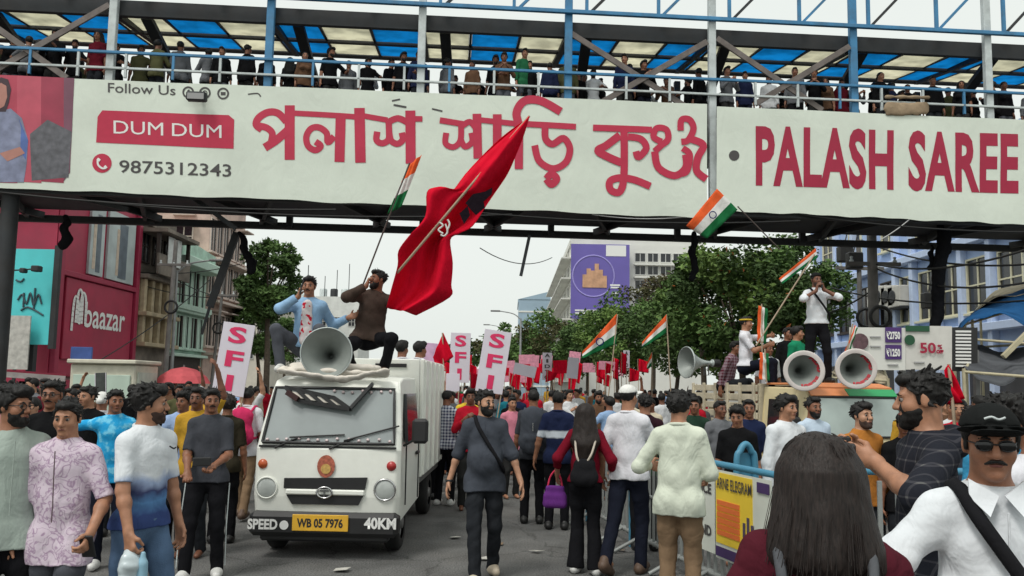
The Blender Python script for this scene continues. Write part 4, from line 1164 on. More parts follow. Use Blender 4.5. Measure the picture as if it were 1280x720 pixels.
for z in (zc - 1.7, zc + 1.75):
    m = MB(); W.box(m, L / 2, z, .2, L, .3, .44, .02); m.build('ledge', BLUL, bb_)
m = MB(); W.box(m, L / 2, 1.6, .03, L * .98, 3.1, .08); m.build('shop_front', mat('shop_dark', (.05, .05, .055), var=.4, vscale=1), bb_)
ACM = mat('ac_cream', srgb(196, 194, 186), rough=.6, var=.1, dirt=.3, dscale=3)
for k, px in enumerate((1108, 1117, 1127, 1136)):
    o = empty('air_conditioner', (XR - .36, yr(px), rz_(px, 371)), 0, 'cream outdoor air conditioner unit on a bracket of the blue building', 'air conditioner', 'air conditioners on the blue building')
    MB().box((0, 0, 0), (.62, 1.15, .95), ch=.03).build('casing', ACM, o); m = MB(); m.lathe([(.30, 0), (.30, .03), (.24, .035), (.02, .02)], (-.315, .1, 0), (-1, 0, 0), 16); m.build('fan_grille', DARKM, o)
    MB().box((.12, 0, -.52), (.7, 1.2, .06)).build('bracket', DARKM, o)

# --- white block with purple billboard, and the narrow facade beside it
WHT = mat('white_plaster', srgb(220, 220, 214), rough=.8, var=.06, vscale=.4, dirt=.25, dirtcol=(.35, .35, .33), dscale=.3)
a = at(714, 420, 80); bx0 = a.x; bx1 = at(880, 420, 80).x
wb = shell('white_block', 'tall white office block carrying the purple billboard', bx0, bx1, 80, 118, at(800, 306, 80).z, WHT)
W = off(wb, Wall((bx0, 80, 0), (1, 0, 0), (0, -1, 0))); zz = lambda py: at(800, py, 80).z
for py in (322, 338, 356, 374, 392):
    for k in range(5): window(W, wb, at(800 + k * 16, 380, 80).x - bx0, zz(py), 1.0, .85, mat('white_frame', (.6, .6, .58), var=.05), sill=False, bars=(1, 0))
    m = MB(); W.box(m, (bx1 - bx0) * .72, zz(py) - .75, .3, (bx1 - bx0) * .5, .16, .6); m.build('ledge', WHT, wb)
W = off(wb, Wall((bx0, 118, 0), (0, -1, 0), (-1, 0, 0)))
for f_ in range(7):
    for k in range(7): window(W, wb, 3 + k * 5.2, 3.2 + f_ * 2.1, 2.4, 1.1, WHT, sill=False, bars=(2, 0))
    m = MB(); W.box(m, 19, 2.3 + f_ * 2.1, .5, 36, .14, 1.0); m.build('balcony_slab', WHT, wb)
pb = empty('purple_billboard', at(750, 352, 79.2), 0, 'purple billboard with glowing ring and golden building on the white block', 'billboard')
PUR = mat('billboard_purple', srgb(104, 92, 168), rough=.5, var=.15, vscale=.25)
w_ = at(787, 350, 79.2).x - at(714, 350, 79.2).x; h_ = at(750, 305, 79.2).z - at(750, 398, 79.2).z
MB().box((0, 0, 0), (w_, .4, h_)).build('panel', PUR, pb)
def bd(x, y): return ((x - 750.5) / 73 * w_, -.21, -(y - 351.5) / 93 * h_)
m = MB(); m.lathe([(2.15, 0), (2.15, .02), (2.0, .02), (2.0, 0)], bd(742, 345), (0, -1, 0), 36); m.build('ring', mat('ring_lilac', srgb(150, 140, 205), var=.1), pb)
m = MB()
for k, (x, hh) in enumerate(((731, 1.3), (736, 1.9), (741, 1.7), (746, 2.4), (751, 1.8), (756, 1.2))): q = Vector(bd(x, 352)); m.box(q + Vector((0, -.03 - .002 * k, hh / 2 - .6)), (.42, .05, hh))
m.build('golden_towers', mat('gold_print', srgb(196, 152, 120), var=.3, vscale=2), pb)
m = MB(); m.box(Vector(bd(770, 313)), (2.0, .06, 1.1)); m.build('logo_box', WH_P, pb)
for x, y, ww in ((769, 356, 1.0), (769, 359, .8), (769, 366, .7), (733, 388, 2.2), (732, 391.5, 2.0)):
    m = MB(); m.box(Vector(bd(x, y)) + Vector((0, -.02, 0)), (ww, .02, .16)); m.build('text_line', WH_P, pb)
# far glass block
a, b = at(648, 400, 150), at(688, 400, 150)
gb = shell('glass_block', 'distant glass block with slanted top beside the white office', a.x, b.x, 150, 165, at(660, 378, 150).z, mat('far_glass', srgb(150, 172, 188), rough=.3, var=.15, vscale=.3))
m = MB(); h0 = at(660, 378, 150).z; h1 = at(685, 364, 150).z; q = (b.x - a.x) / 2
m.prism([(-q, -7.6, h0 + .6), (q, -7.6, h0 + .6), (q, -7.6, h1)], (0, 14, 0)); m.build('slanted_top', MATS['far_glass'], gb)
for k in range(5): m = MB(); m.box((0, -7.55, h0 * (k + .5) / 5), (2 * q, .1, .3)); m.build('floor_band', WHT, gb)

# ------------------------------------------------------------------ vehicles
CHROME = mat('chrome', (.6, .6, .6), rough=.2, metal=1, var=.05); TYRE = mat('tyre_rubber', (.018, .018, .018), rough=.9, var=.3, vscale=8)
RIM = mat('wheel_rim', (.22, .22, .22), rough=.5, metal=.6, var=.2); BLACKP = mat('black_plastic', (.016, .016, .017), rough=.5, var=.2)
LENS = mat('headlamp_glass', (.45, .48, .46), rough=.12, var=.1, spec=.8); AMBER = mat('amber_lens', srgb(190, 90, 50), rough=.25, var=0)
GLASS = mat('windscreen_glass', (.24, .27, .27), rough=.06, var=.25, vscale=1.4, spec=1.0)
YPL = mat('plate_yellow', srgb(222, 172, 52), rough=.5, var=.06)
van = None
def cab(root, pm, glass=GLASS, L=1.5, H=1.84, W=.75):
    """forward-control cab, front at y=0 facing -y"""
    prof = [(.03, .34, W - .02), (.0, .62, W), (.015, 1.09, W), (.10, 1.30, W - .02), (.25, H - .17, W - .065), (.36, H - .055, W - .085), (.60, H - .01, W - .085), (L, H, W - .08), (L, 1.05, W), (L, .42, W)]
    m = MB(); n = len(prof); xs = (-1, -.94, -.5, 0, .5, .94, 1); vs = []
    for y, z, w in prof:
        for k, x in enumerate(xs):
            crown = .025 * (1 - x * x) if z > H - .2 else 0
            bow = -.03 * (1 - x * x) if y < .3 else 0
            rnd = .05 if abs(x) == 1 and y < .3 else 0
            vs.append((x * w, y + bow + rnd, z + crown))
    fs = []
    q = len(xs)
    for i in range(n):
        j = (i + 1) % n
        for k in range(q - 1): fs.append((i * q + k, i * q + k + 1, j * q + k + 1, j * q + k))
    fs += [tuple(i * q for i in range(n)), tuple(i * q + q - 1 for i in range(n))[::-1]]
    m.add(vs, fs); body = m.build('cab', pm, root)
    bv = body.modifiers.new('round', 'BEVEL'); bv.width = .022; bv.segments = 3; bv.limit_method = 'ANGLE'; bv.angle_limit = R(22)
    def scr(x, t, o=0.0):   # point on the windscreen, x in -1..1, t 0 bottom..1 top
        z0, z1 = 1.15, H - .135; y0_, y1_ = .042, .262; w0, w1 = W - .075, W - .125
        z = z0 + (z1 - z0) * t; y = y0_ + (y1_ - y0_) * (t ** 1.05) - .03 * (1 - x * x)
        return Vector((x * (w0 + (w1 - w0) * t), y - .010 - o, z + o * .3))
    m = MB(); N = 10
    def strip(o, sx, t0, t1):
        vs = [scr(-sx + 2 * sx * i / N, t, o) for t in (t0, t1) for i in range(N + 1)]
        return vs, [(i, i + 1, N + 2 + i, N + 1 + i) for i in range(N)]
    m.add(*strip(.012, 1.0, 0, 1), smooth=True); m.build('windscreen', glass, root)
    m = MB()
    loop = [scr(-1 + 2 * i / 8, 0, .016) for i in range(9)] + [scr(1, j / 4, .016) for j in range(1, 5)] + [scr(1 - 2 * i / 8, 1, .016) for i in range(1, 9)] + [scr(-1, 1 - j / 4, .016) for j in range(1, 5)]
    m.tube(loop, .016, 6, caps=False); m.build('windscreen_seal', BLACKP, root)
    for s_ in (-1, 1):
        m = MB(); X = s_ * (W - .035)
        pts = [(X, .42, 1.14), (X, 1.28, 1.14), (X - s_ * .045, 1.28, H - .18), (X - s_ * .045, .50, H - .18)]
        m.prism([Vector(p) + Vector((s_ * .012, 0, 0)) for p in pts], (s_ * .035, 0, 0)); m.build('side_window', mat('side_glass', (.02, .022, .025), rough=.1, var=0), root)
        m = MB(); x_ = s_ * (W + .004)
        for a, b in (((x_, .36, .5), (x_, .34, 1.12)), ((x_, 1.34, .45), (x_, 1.34, 1.12))): m.beam(a, b, .014, .014)
        m.build('door_seam', BLACKP, root)
        m = MB(); m.box((s_ * (W + .012), 1.2, .98), (.03, .16, .04), ch=.008); m.build('door_handle', BLACKP, root)
        if s_ < 0 and root is van: continue
        mr = MB(); mr.box((s_ * (W + .16), .22, 1.28), (.17, .07, .26), ch=.03); mo = mr.build('mirror', BLACKP, root)
        MB().tube([(s_ * (W - .02), .3, 1.12), (s_ * (W + .12), .22, 1.2)], .014, 6).build('arm', BLACKP, mo)
    return scr
def wheel(root, x, y, r=.29, w=.16):
    s_ = 1 if x > 0 else -1
    m = MB(); m.lathe([(.17, -w / 2), (r - .03, -w / 2), (r, -w / 2 + .03), (r, w / 2 - .03), (r - .03, w / 2), (.17, w / 2)], (x, y, r), (s_, 0, 0), 24)
    wh = m.build('wheel', TYRE, root)
    m = MB(); m.lathe([(.175, w / 2 - .03), (.16, w / 2 - .05), (.07, w / 2 - .02), (.06, w / 2 + .01), (.005, w / 2 + .012)], (x, y, r), (s_, 0, 0), 20); m.build('rim', RIM, wh)

HORNM = mat('horn_grey', srgb(176, 184, 182), rough=.45, metal=.25, var=.12, vscale=5, dirt=.3, dscale=4)
HORNI = mat('horn_inside', srgb(140, 146, 142), rough=.5, metal=.25, var=.15, vscale=6)
def horn(label, c, axis, d, rim_txt=None, base=None, rimm=None, group=None):
    """re-entrant horn loudspeaker, mouth at c opening along axis"""
    root = empty('horn_speaker', c, 0, label, 'loudspeaker', group); ax_ = Vector(axis).normalized(); r = d / 2
    fl = lambda t: .055 * d + (r - .055 * d) * (1 - t) ** 2.2       # t: 0 mouth .. 1 throat
    L = d * .95
    out = [(fl(i / 14) + .006, -L * i / 14) for i in range(15)]; inn = [(fl(i / 14) - .004, -L * i / 14 + .012) for i in range(15)]
    MB().lathe(out + [(.10 * d, -L), (.13 * d, -L - .02)], (0, 0, 0), ax_, 36).build('bell', HORNM, root)
    MB().lathe(inn + [(.001, -L * .98)], (0, 0, 0), ax_, 36).build('bell_inside', HORNI, root)
    MB().lathe([(r - .05 * (rim_txt is not None), .004), (r - .0, .014), (r + .014, .008), (r + .012, -.012), (r, -.016)], (0, 0, 0), ax_, 36).build('rim', rimm or HORNM, root)
    MB().lathe([(.001, -L - .17), (.10 * d, -L - .165), (.13 * d, -L - .14), (.13 * d, -L - .02)], (0, 0, 0), ax_, 20).build('driver', BLACKP, root)
    x_ = ax_.cross(Vector((0, 0, 1))).normalized(); up = x_.cross(ax_)
    MB().tube([x_ * .12 * d - ax_ * L * .8, x_ * .14 * d - ax_ * L * .8 - Vector((0, 0, r * .8)), -x_ * .14 * d - ax_ * L * .8 - Vector((0, 0, r * .8)), -x_ * .12 * d - ax_ * L * .8], .012, 6).build('bracket', RIM, root)
    if rim_txt:
        RED = mat('rim_red_paint', srgb(176, 40, 52), var=.1)
        rr = r * .80; n = len(rim_txt)
        xs = -x_                     # to the right when looking into the mouth
        for i, ch_ in enumerate(rim_txt):
            if ch_ == ' ': continue
            a = R(55 - i * 150 / (n - 1) * 1.0)
            pos = (xs * math.cos(a) + up * math.sin(a)); tdir = (xs * math.sin(a) - up * math.cos(a))
            g = (r - .055 * d); q = 1 - ((rr - .055 * d) / g) ** (1 / 2.2)
            o_ = pos * rr - ax_ * (L * q) + ax_ * .022
            nrm = (ax_ * .85 - pos * .5).normalized(); yv = nrm.cross(tdir)
            text_on(ch_, d * .17, frame(o_ - yv * d * .05, tdir, yv), RED, root, bold=.008, name='letter')
    return root

# --- the white mini truck
VANP = mat('van_white_paint', srgb(238, 240, 232), rough=.3, var=.04, vscale=2, dirt=.16, dirtcol=(.30, .28, .24), dscale=2.2, spec=.5)
vx = at(408, 600, 8.24).x
van = empty('mini_truck', (vx, 8.24, 0), R(-1.0), 'white mini truck with high cargo box carrying a horn speaker on its roof', 'truck')
scr = cab(van, VANP)
for x in (-.62, .62):
    for y in (.55, 3.0): wheel(van, x, y)
m = MB(); m.box((0, .02, .35), (1.5, .22, .24), ch=.045); bump = m.build('bumper', BLACKP, van)
m = MB(); m.box((0, .04, .21), (1.3, .12, .07), ch=.02); m.build('lower_lip', BLACKP, bump)
FR = lambda x, z, y=-.096: frame(Vector((x, y, z)), (1, 0, 0), (0, 0, 1))
text_on('SPEED', .135, FR(-.60, .305), WH_P, bump, bold=.005, fit=.30); text_on('40KM', .145, FR(.58, .33), WH_P, bump, bold=.006, fit=.32)
m = MB(); m.lathe([(.045, 0), (.045, .006), (.001, .006)], (-.385, -.091, .345), (0, -1, 0), 16, smooth=False); m.build('speed_disc', WH_P, bump)
m = MB(); m.box((-.02, -.105, .375), (.56, .015, .16), ch=.004); pl = m.build('number_plate', YPL, van)
text_on('WB 05 7976', .115, FR(-.02, .335, -.1145), mat('plate_ink', (.02, .02, .02), var=0), pl, bold=.004, fit=.46)
for a in (((-.42, .80), (.42, .82), (.40, .70), (-.42, .70)), ((-.39, .635), (.39, .645), (.34, .545), (-.33, .545))):
    m = MB(); m.prism([(x, -.040, z) for x, z in a], (0, .05, 0)); m.build('grille_opening', BLACKP, van)
m = MB(); m.box((0, -.036, .668), (.80, .05, .055), ch=.012); m.build('grille_bar', VANP, van)
m = MB(); m.lathe([(.085, 0), (.085, .012), (.066, .014), (.066, 0)], (0, -.062, .668), (0, -1, 0), 24); em = m.build('emblem', CHROME, van); em.data.transform(Matrix.Diagonal((1, 1, .72, 1))); em.location.z = .668 * .28
m = MB(); m.beam((-.045, -.069, .688), (.045, -.069, .688), .02, .012); m.beam((0, -.070, .69), (0, -.070, .63), .02, .012); m.build('emblem_mark', CHROME, van)
for s_ in (-1, 1):
    m = MB(); m.lathe([(.110, .0), (.115, .012), (.103, .02), (.096, .012)], (s_ * .60, -.012, .70), (0, -1, 0), 24); hl = m.build('headlight', CHROME if s_ > 0 else VANP, van)
    m = MB(); m.lathe([(.098, .004), (.075, .014), (.04, .02), (.001, .022)], (s_ * .60, -.012, .70), (0, -1, 0), 24); m.build('lens', LENS, hl)
    m = MB(); m.lathe([(.05, 0), (.046, .02), (.001, .026)], (s_ * .655, .01, .935), (0, -1, 0), 16); m.build('indicator', AMBER if s_ < 0 else mat('red_lens', srgb(170, 50, 50), rough=.3, var=0), van)
m = MB(); m.beam((-.70, -.0, 1.115), (.70, -.0, 1.115), .02, .02); m.build('cowl_line', BLACKP, van)
for x0_, a in ((-.52, R(22)), (.02, R(24))):
    p0_ = scr(x0_ / .65, .0, .03); p1_ = scr(x0_ / .65 + .38, .10, .03); p2_ = scr(x0_ / .65 + 1.05, .32 if x0_ > 0 else .15, .03)
    m = MB(); m.tube([p0_ - Vector((0, 0, .06)), p1_], .011, 6); m.tube([p1_ - (p2_ - p1_) * .25, p2_], .009, 6); m.build('wiper', BLACKP, van)
m = MB(); m.lathe([(.09, 0), (.09, .008), (.001, .008)], (.0, -.033, .925), (0, -1, 0), 20, smooth=False); cr = m.build('crest', mat('crest_red', srgb(168, 92, 72), var=.5, vscale=40), van); cr.data.transform(Matrix.Diagonal((1, 1, 1.25, 1))); cr.location.z = -.231
m = MB(); m.lathe([(.05, .008), (.05, .014), (.001, .014)], (.0, -.033, .90), (0, -1, 0), 16, smooth=False); m.build('crest_gold', mat('crest_gold', srgb(196, 160, 90), var=.3, vscale=40), van)
BEAD = mat('bead_pink', srgb(206, 190, 190), rough=.6, var=.2, vscale=20)
g_ = random.Random(4)
for t_ in (.06, .94):
    for i in range(13):
        if t_ > .5 and i < 6: continue
        m = MB(); c_ = scr(-.92 + 1.84 * i / 12 + g_.uniform(-.02, .02), t_ + g_.uniform(-.02, .02), .02); m.lathe([(.001, -.018), (.017, -.008), (.017, .008), (.001, .018)], c_, (0, -1, 0), 8); m.build('bead', BEAD, van)
# cargo box
for s_ in (-1, 1):
    m = MB(); m.box((s_ * .74, 2.72, 1.36), (.05, 2.3, 1.42), ch=.01); wl_ = m.build('side_wall', VANP, van)
    for k in range(5): m = MB(); m.box((s_ * .772, 1.68 + k * .52, 1.36), (.03, .07, 1.38), ch=.008); m.build('rib', VANP, wl_)
m = MB(); m.box((0, 1.585, 1.36), (1.42, .05, 1.42), ch=.01); fwl = m.build('head_board', VANP, van)
m = MB(); m.box((.36, 1.555, 1.99), (.38, .03, .045)); m.build('slot', BLACKP, fwl)
m = MB(); m.box((0, 3.86, 1.2), (1.42, .05, 1.1), ch=.01); m.build('tail_board', VANP, van)
m = MB(); m.box((0, 2.72, .62), (1.46, 2.3, .10)); m.build('cargo_floor', RIM, van)
m = MB(); m.box((0, 2.0, .45), (.8, 3.4, .18)); m.build('chassis', BLACKP, van)
# foam slab and black lattice thrown over the roof front
vl = Matrix.Translation(van.location) @ Matrix.Rotation(R(-1.0), 4, 'Z')
slab = SDF(.014); slab.cap((-.55, .30, 1.90), (.50, .28, 1.86), .06, .055, .03, (V3(0, .35, 1), .55)); slab.cap((-.45, .44, 1.93), (.35, .50, 1.93), .10, .08, .05, (V3(0, .1, 1), .5)); slab.cap((-.58, .25, 1.88), (.10, .12, 1.80), .05, .05, .03, (V3(.2, .5, 1), .5)); slab.cap((.10, .12, 1.80), (.52, .20, 1.90), .05, .045, .03, (V3(-.2, .5, 1), .5)); slab.wr = wrinkle(31, .014, 16)
v, f = slab.surf(); o = link('foam_sheet', np_mesh('foam_sheet', v, f), mat('foam_white', srgb(214, 208, 198), rough=.9, var=.2, vscale=6, dirt=.3, dirtcol=(.35, .25, .2), dscale=6), None); o.matrix_world = vl; tag(o, 'crumpled white foam sheet spread on the mini truck roof under the horn', 'foam sheet')
lt = empty('lattice_frame', (0, 0, 0), 0, 'black lattice frame dangling over the mini truck windscreen', 'frame'); lt.matrix_world = vl
A_ = [Vector((-.50, .145, 1.715)), Vector((.02, .095, 1.615)), Vector((.20, .07, 1.50)), Vector((-.34, .105, 1.575))]
for i in range(2):
    m = MB(); a = A_[0].lerp(A_[3], i); b = A_[1].lerp(A_[2], i); m.beam(a, b, .035, .06, up=(0, 1, 0)); m.build('rail', BLACKP, lt)
for i in range(5):
    m = MB(); a = A_[0].lerp(A_[1], i / 4); b = A_[3].lerp(A_[2], i / 4); m.beam(a + Vector((0, -.004, 0)), b + Vector((0, -.004, 0)), .035, .055, up=(0, 1, 0)); m.build('bar', BLACKP, lt)
for i in range(4):
    a = A_[0].lerp(A_[1], (i + .22) / 4); b = A_[0].lerp(A_[1], (i + .80) / 4); c = A_[3].lerp(A_[2], (i + .80) / 4); d = A_[3].lerp(A_[2], (i + .22) / 4); q0 = a.lerp(d, .28); q1 = b.lerp(c, .28); q2 = b.lerp(c, .74); q3 = a.lerp(d, .74)
    m = MB(); m.prism([p + Vector((0, -.02, 0)) for p in (q0, q1, q2, q3)], (0, .012, 0)); m.build('white_square', MATS['foam_white'], lt)
m = MB(); m.beam((.20, .06, 1.50), (.40, .2, 1.76), .03, .10, up=(0, 1, 0)); m.build('strap', BLACKP, lt)
m = MB(); m.beam((-.46, .11, 1.66), (-.34, .10, 1.59), .05, .13, up=(0, 1, 0)); m.build('end_block', mat('dark_maroon', srgb(50, 22, 22), var=.2), lt)
horn('large grey horn loudspeaker on the white mini truck roof', at(408, 441, 8.45), (.10, -1, .06), .52)

# --- cream pickup on the right
PKP = mat('pickup_cream', srgb(222, 208, 166), rough=.5, var=.08, vscale=2, dirt=.35, dirtcol=(.25, .2, .14), dscale=2)
PKO = mat('pickup_orange', srgb(216, 138, 90), rough=.5, var=.12); PKG = mat('pickup_green', srgb(40, 150, 90), rough=.5, var=.1); SLAT = mat('slat_cream', srgb(206, 196, 172), rough=.6, var=.15, vscale=4, dirt=.45, dscale=3)
tx = Vector((4.85, 11.0, 0)); TR = R(11)
trk = empty('pickup_truck', tx, TR, 'cream slatted pickup with orange roof carrying flag wavers and two horns', 'truck')
gl2 = mat('pickup_glass', (.30, .36, .34), rough=.08, var=.35, vscale=1.2, spec=1.0)
cab(trk, PKP, gl2, L=1.5, H=1.82, W=.76)
for x in (-.64, .64):
    for y in (.55, 3.1): wheel(trk, x, y)
m = MB(); m.box((0, .0, .40), (1.5, .2, .22), ch=.04); m.build('bumper', BLACKP, trk)
m = MB(); m.box((0, -.02, .72), (.9, .06, .16), ch=.01); m.build('grille_opening', BLACKP, trk)
for s_ in (-1, 1):
    m = MB(); m.lathe([(.12, 0), (.12, .02), (.001, .045)], (s_ * .60, -.012, .72), (0, -1, 0), 20); m.build('headlight', LENS, trk)
m = MB(); m.prism([(-.66, .34, 1.80), (.66, .34, 1.80), (.66, .62, 1.86), (-.66, .62, 1.86)], (0, 0, .03)); m.build('orange_band', PKO, trk)
m = MB(); m.prism([(-.1, .215, 1.70), (.66, .215, 1.70), (.66, .325, 1.795), (-.1, .325, 1.795)], (0, -.012, .012)); m.build('green_band', PKG, trk)
m = MB(); m.prism([(-.68, .215, 1.70), (-.11, .215, 1.70), (-.11, .325, 1.795), (-.68, .325, 1.795)], (0, -.012, .012)); m.build('front_band', PKO, trk)
m = MB(); m.box((0, 1.05, 1.868), (1.3, .9, .03), ch=.01); m.build('roof_board', PKO, trk)
for s_ in (-1, 1):
    for k in range(8): m = MB(); m.box((s_ * .77, 2.75, .80 + k * .142), (.03, 2.4, .105), ch=.008); m.build('slat', SLAT, trk)
    for k in range(6): m = MB(); m.box((s_ * .795, 1.62 + k * .45, 1.30), (.035, .07, 1.16), ch=.008); m.build('slat_post', SLAT, trk)
    for k in range(5): m = MB(); m.box((s_ * .762, 1.84 + k * .45, 1.44), (.02, .2, .2), ch=.004); m.build('inset_panel', TAN, trk)
m = MB(); m.box((0, 1.55, 1.32), (1.5, .05, 1.1)); m.build('head_board', SLAT, trk)
m = MB(); m.box((0, 2.75, .66), (1.5, 2.45, .10)); m.build('cargo_floor', RIM, trk)
m = MB(); m.box((0, 2.75, 1.62), (1.44, 2.3, .06)); m.build('plank_deck', SLAT, trk)
m = MB(); m.box((0, 2.1, .45), (.8, 3.4, .18)); m.build('chassis', BLACKP, trk)
RIMW = mat('horn_rim_white', srgb(206, 198, 194), rough=.5, var=.1)
horn('grey horn with red AZAD lettering on the pickup roof, beneath the standing speaker', at(1005, 463.5, 11.0), (-.12, -1, -.02), .53, 'AZAD ELECT', rimm=RIMW)
horn('grey horn with red AZAD lettering on the pickup roof, above the green band', at(1070, 461, 11.0), (-.12, -1, -.02), .53, 'AZAD ELECT', rimm=RIMW)
horn('bare cream horn pointing sideways off the slatted pickup bed', at(858, 453, 13.2), (-1, -.35, .0), .5)

# ------------------------------------------------------------------ trees: tapered trunk, limbs, crown of leaf sprays
BARK = mat('bark', (.09, .07, .05), rough=.95, var=.35, vscale=9, bump=.6, bscale=30)
def leafm(name, c): 
    if name in MATS: return MATS[name]
    m_ = mat(name, c, rough=.7, var=.45, vscale=.9, spec=.25); b = m_.node_tree.nodes['Principled BSDF']
    return m_
def tree(name, label, base, h, rx, rz, zc, n, leaf, mats, seed=0, clumps=40, group=None, flat=.8, flowers=0):
    g = np.random.RandomState(seed); root = empty(name, base, 0, label, 'tree', group)
    m = MB(); r0 = .045 * h ** .9 * .55
    zt = zc - rz * .35
    trunk = [(0, 0, -.05), (.06 * g.randn(), .05 * g.randn(), zt * .5), (.12 * g.randn(), .1 * g.randn(), zt)]
    m.tube(catmull(trunk, 4), r0, 9, r1=r0 * .65)
    C = []
    for i in range(clumps):
        d = unit(g.normal(size=3)); r = g.uniform(.35, 1.0) ** .5
        c = np.array((d[0] * rx * r, d[1] * rx * r * .9, zc + d[2] * rz * r * (1 if d[2] > 0 else .75)))
        C.append((c, g.uniform(.16, .34) * rx))
    for i in range(min(14, clumps)):
        c = C[i][0]; a = Vector(trunk[2]); b = Vector(c)
        mid = a.lerp(b, .5) + Vector((0, 0, -.06 * rz)); m.tube(catmull([a - Vector((0, 0, .3)), mid, b], 4), r0 * .4, 6, r1=r0 * .08)
    m.build('trunk', BARK, root)
    per = n // clumps; P = []; mi = []
    for k, (c, r) in enumerate(C):
        d = g.normal(size=(per, 3)); d /= np.linalg.norm(d, axis=1)[:, None]
        P.append(c + d * (r * g.uniform(.25, 1.0, (per, 1)) ** .6) * V3(1, 1, flat)); mi.append(np.full(per, k % len(mats)))
    P = np.concatenate(P); mi = np.concatenate(mi); N = len(P)
    if flowers: mi[g.rand(N) < flowers] = len(mats)
    a = g.normal(size=(N, 3)); a[:, 2] *= .6; a /= np.linalg.norm(a, axis=1)[:, None]
    b = np.cross(a, g.normal(size=(N, 3))); b /= np.linalg.norm(b, axis=1)[:, None]
    L = leaf * g.uniform(.6, 1.4, (N, 1)); w = L * .55
    nrm = np.cross(a, b); tip = P + a * L; mid1 = P + a * L * .5 + b * w * .5 + nrm * L * .12; mid2 = P + a * L * .5 - b * w * .5 + nrm * L * .12
    V_ = np.stack([P, mid1, tip, mid2], 1).reshape(-1, 3); Q = np.arange(N * 4).reshape(-1, 4)
    me = np_mesh('crown', V_, Q, False, mi)
    link('crown', me, list(mats) + ([mat('flower_orange', srgb(186, 104, 50), var=.2)] if flowers else []), root)
    return root
G1 = leafm('leaf_dark', (.066, .115, .036)); G2 = leafm('leaf_mid', (.10, .175, .05)); G3 = leafm('leaf_bright', (.145, .23, .06)); G4 = leafm('leaf_olive', (.085, .085, .035)); G5 = leafm('leaf_brown', (.10, .075, .045))
def tat(px, Y, top, label, w_px, n, leaf, mats, seed, zc_px, rz_px, name='street_tree', flowers=0, clumps=40):
    p = at(px, 470, Y); k = Y / FPX
    tree(name, label, (p.x, Y, 0), at(px, top, Y).z, w_px / 2 * k, rz_px * k, at(px, zc_px, Y).z, n, leaf, mats, seed, clumps, 'street trees', flowers=flowers)
tat(925, 27, 300, 'large dark leafy tree with orange blossom behind the slatted pickup', 182, 17000, .20, (G1, G2, G2, G3), 1, 392, 92, 'flowering_tree', .010, 60)
tat(1000, 33, 300, 'dense dark tree between flowering tree and blue building', 120, 7000, .22, (G1, G1, G2), 2, 375, 75)
tat(880, 36, 330, 'mid green tree showing behind the flowering tree', 120, 7000, .22, (G2, G3, G2), 8, 385, 62)
tat(815, 52, 345, 'thin brownish tree with sparse twigs in front of the white block', 92, 4600, .24, (G5, G4, G5), 3, 392, 50, 'bare_tree')
tat(772, 46, 380, 'round green tree below the purple billboard', 116, 9000, .24, (G2, G1, G3), 4, 428, 54)
tat(845, 42, 370, 'green tree filling the gap below the brownish tree', 100, 7000, .24, (G1, G2, G2), 5, 425, 55)
tat(690, 75, 395, 'hazy green tree beside the far lamp post', 96, 6500, .36, (G2, G4, G2), 6, 434, 42)
tat(640, 88, 404, 'small hazy tree at the end of the road', 80, 5000, .4, (G4, G2, G2), 7, 438, 30)
tat(735, 66, 395, 'hazy green tree left of the tree below the billboard', 90, 6500, .32, (G2, G1), 13, 436, 42)
tat(333, 44, 300, 'tall dark tree above the marchers beside the pink house', 76, 11000, .26, (G1, G1, G2), 9, 358, 60, clumps=56)
tat(322, 52, 370, 'lower bushy tree behind the tall dark tree', 76, 6500, .28, (G1, G2), 10, 415, 48)
tat(580, 110, 425, 'far faint tree in the gap above the marching crowd', 60, 3000, .5, (G4, G2), 11, 445, 22)
tat(355, 70, 400, 'low far tree behind the man with the microphone', 60, 3500, .34, (G1, G2), 12, 430, 34)

# ------------------------------------------------------------------ lamp posts, poles, wires
POLE = mat('galvanised_pole', (.32, .33, .33), rough=.6, metal=.3, var=.2, vscale=3); PCONC = mat('pole_concrete', (.20, .19, .18), rough=.9, var=.3, vscale=3, dirt=.4)
def lamp(px, Y, top, label, arm=-1):
    p = at(px, 470, Y); z = at(px, top, Y).z
    r = empty('street_lamp', (p.x, Y, 0), 0, label, 'lamp post')
    MB().tube([(0, 0, 0), (0, 0, z)], .11, 8, r1=.06).build('pole', POLE, r)
    MB().tube(catmull([(0, 0, z - .1), (arm * .6, 0, z + .35), (arm * 1.7, 0, z + .55)], 5), .045, 6).build('arm', POLE, r)
    MB().box((arm * 2.0, 0, z + .55), (.75, .25, .12), ch=.03).build('lamp_head', RIM, r)
lamp(650, 62, 398, 'grey street lamp rising from the crowd beside far trees'); lamp(628, 95, 412, 'faint far street lamp with long arm'); lamp(617, 120, 425, 'faintest street lamp at the road end')
lamp(214, 40, 338, 'slim grey lamp post before the mint house', 1)
def utility(px, Y, top, label, r=.14, dx=0):
    p = at(px, 470, Y); z = at(px, top, Y).z
    o = empty('utility_pole', (p.x, Y, 0), 0, label, 'utility pole')
    MB().tube([(0, 0, 0), (dx, 0, z)], r, 8, r1=r * .8).build('pole', PCONC, o)
    MB().box((dx * .9, -.05, z * .86), (1.5, .1, .1)).build('cross_arm', PCONC, o)
    for k in (-1, 0, 1): MB().lathe([(.001, .16), (.05, .14), (.03, .08), (.06, .04), (.06, 0)], (dx * .9 + k * .6, -.05, z * .86 + .05), seg=8).build('insulator', WHITEP, o)
    MB().lathe([(.28, -.06), (.33, 0), (.28, .06), (.23, 0), (.28, -.06)], (dx * .6 + .1, -.2, z * .62), (0, -1, 0), 18).build('cable_coil', CABLE, o)
    return o
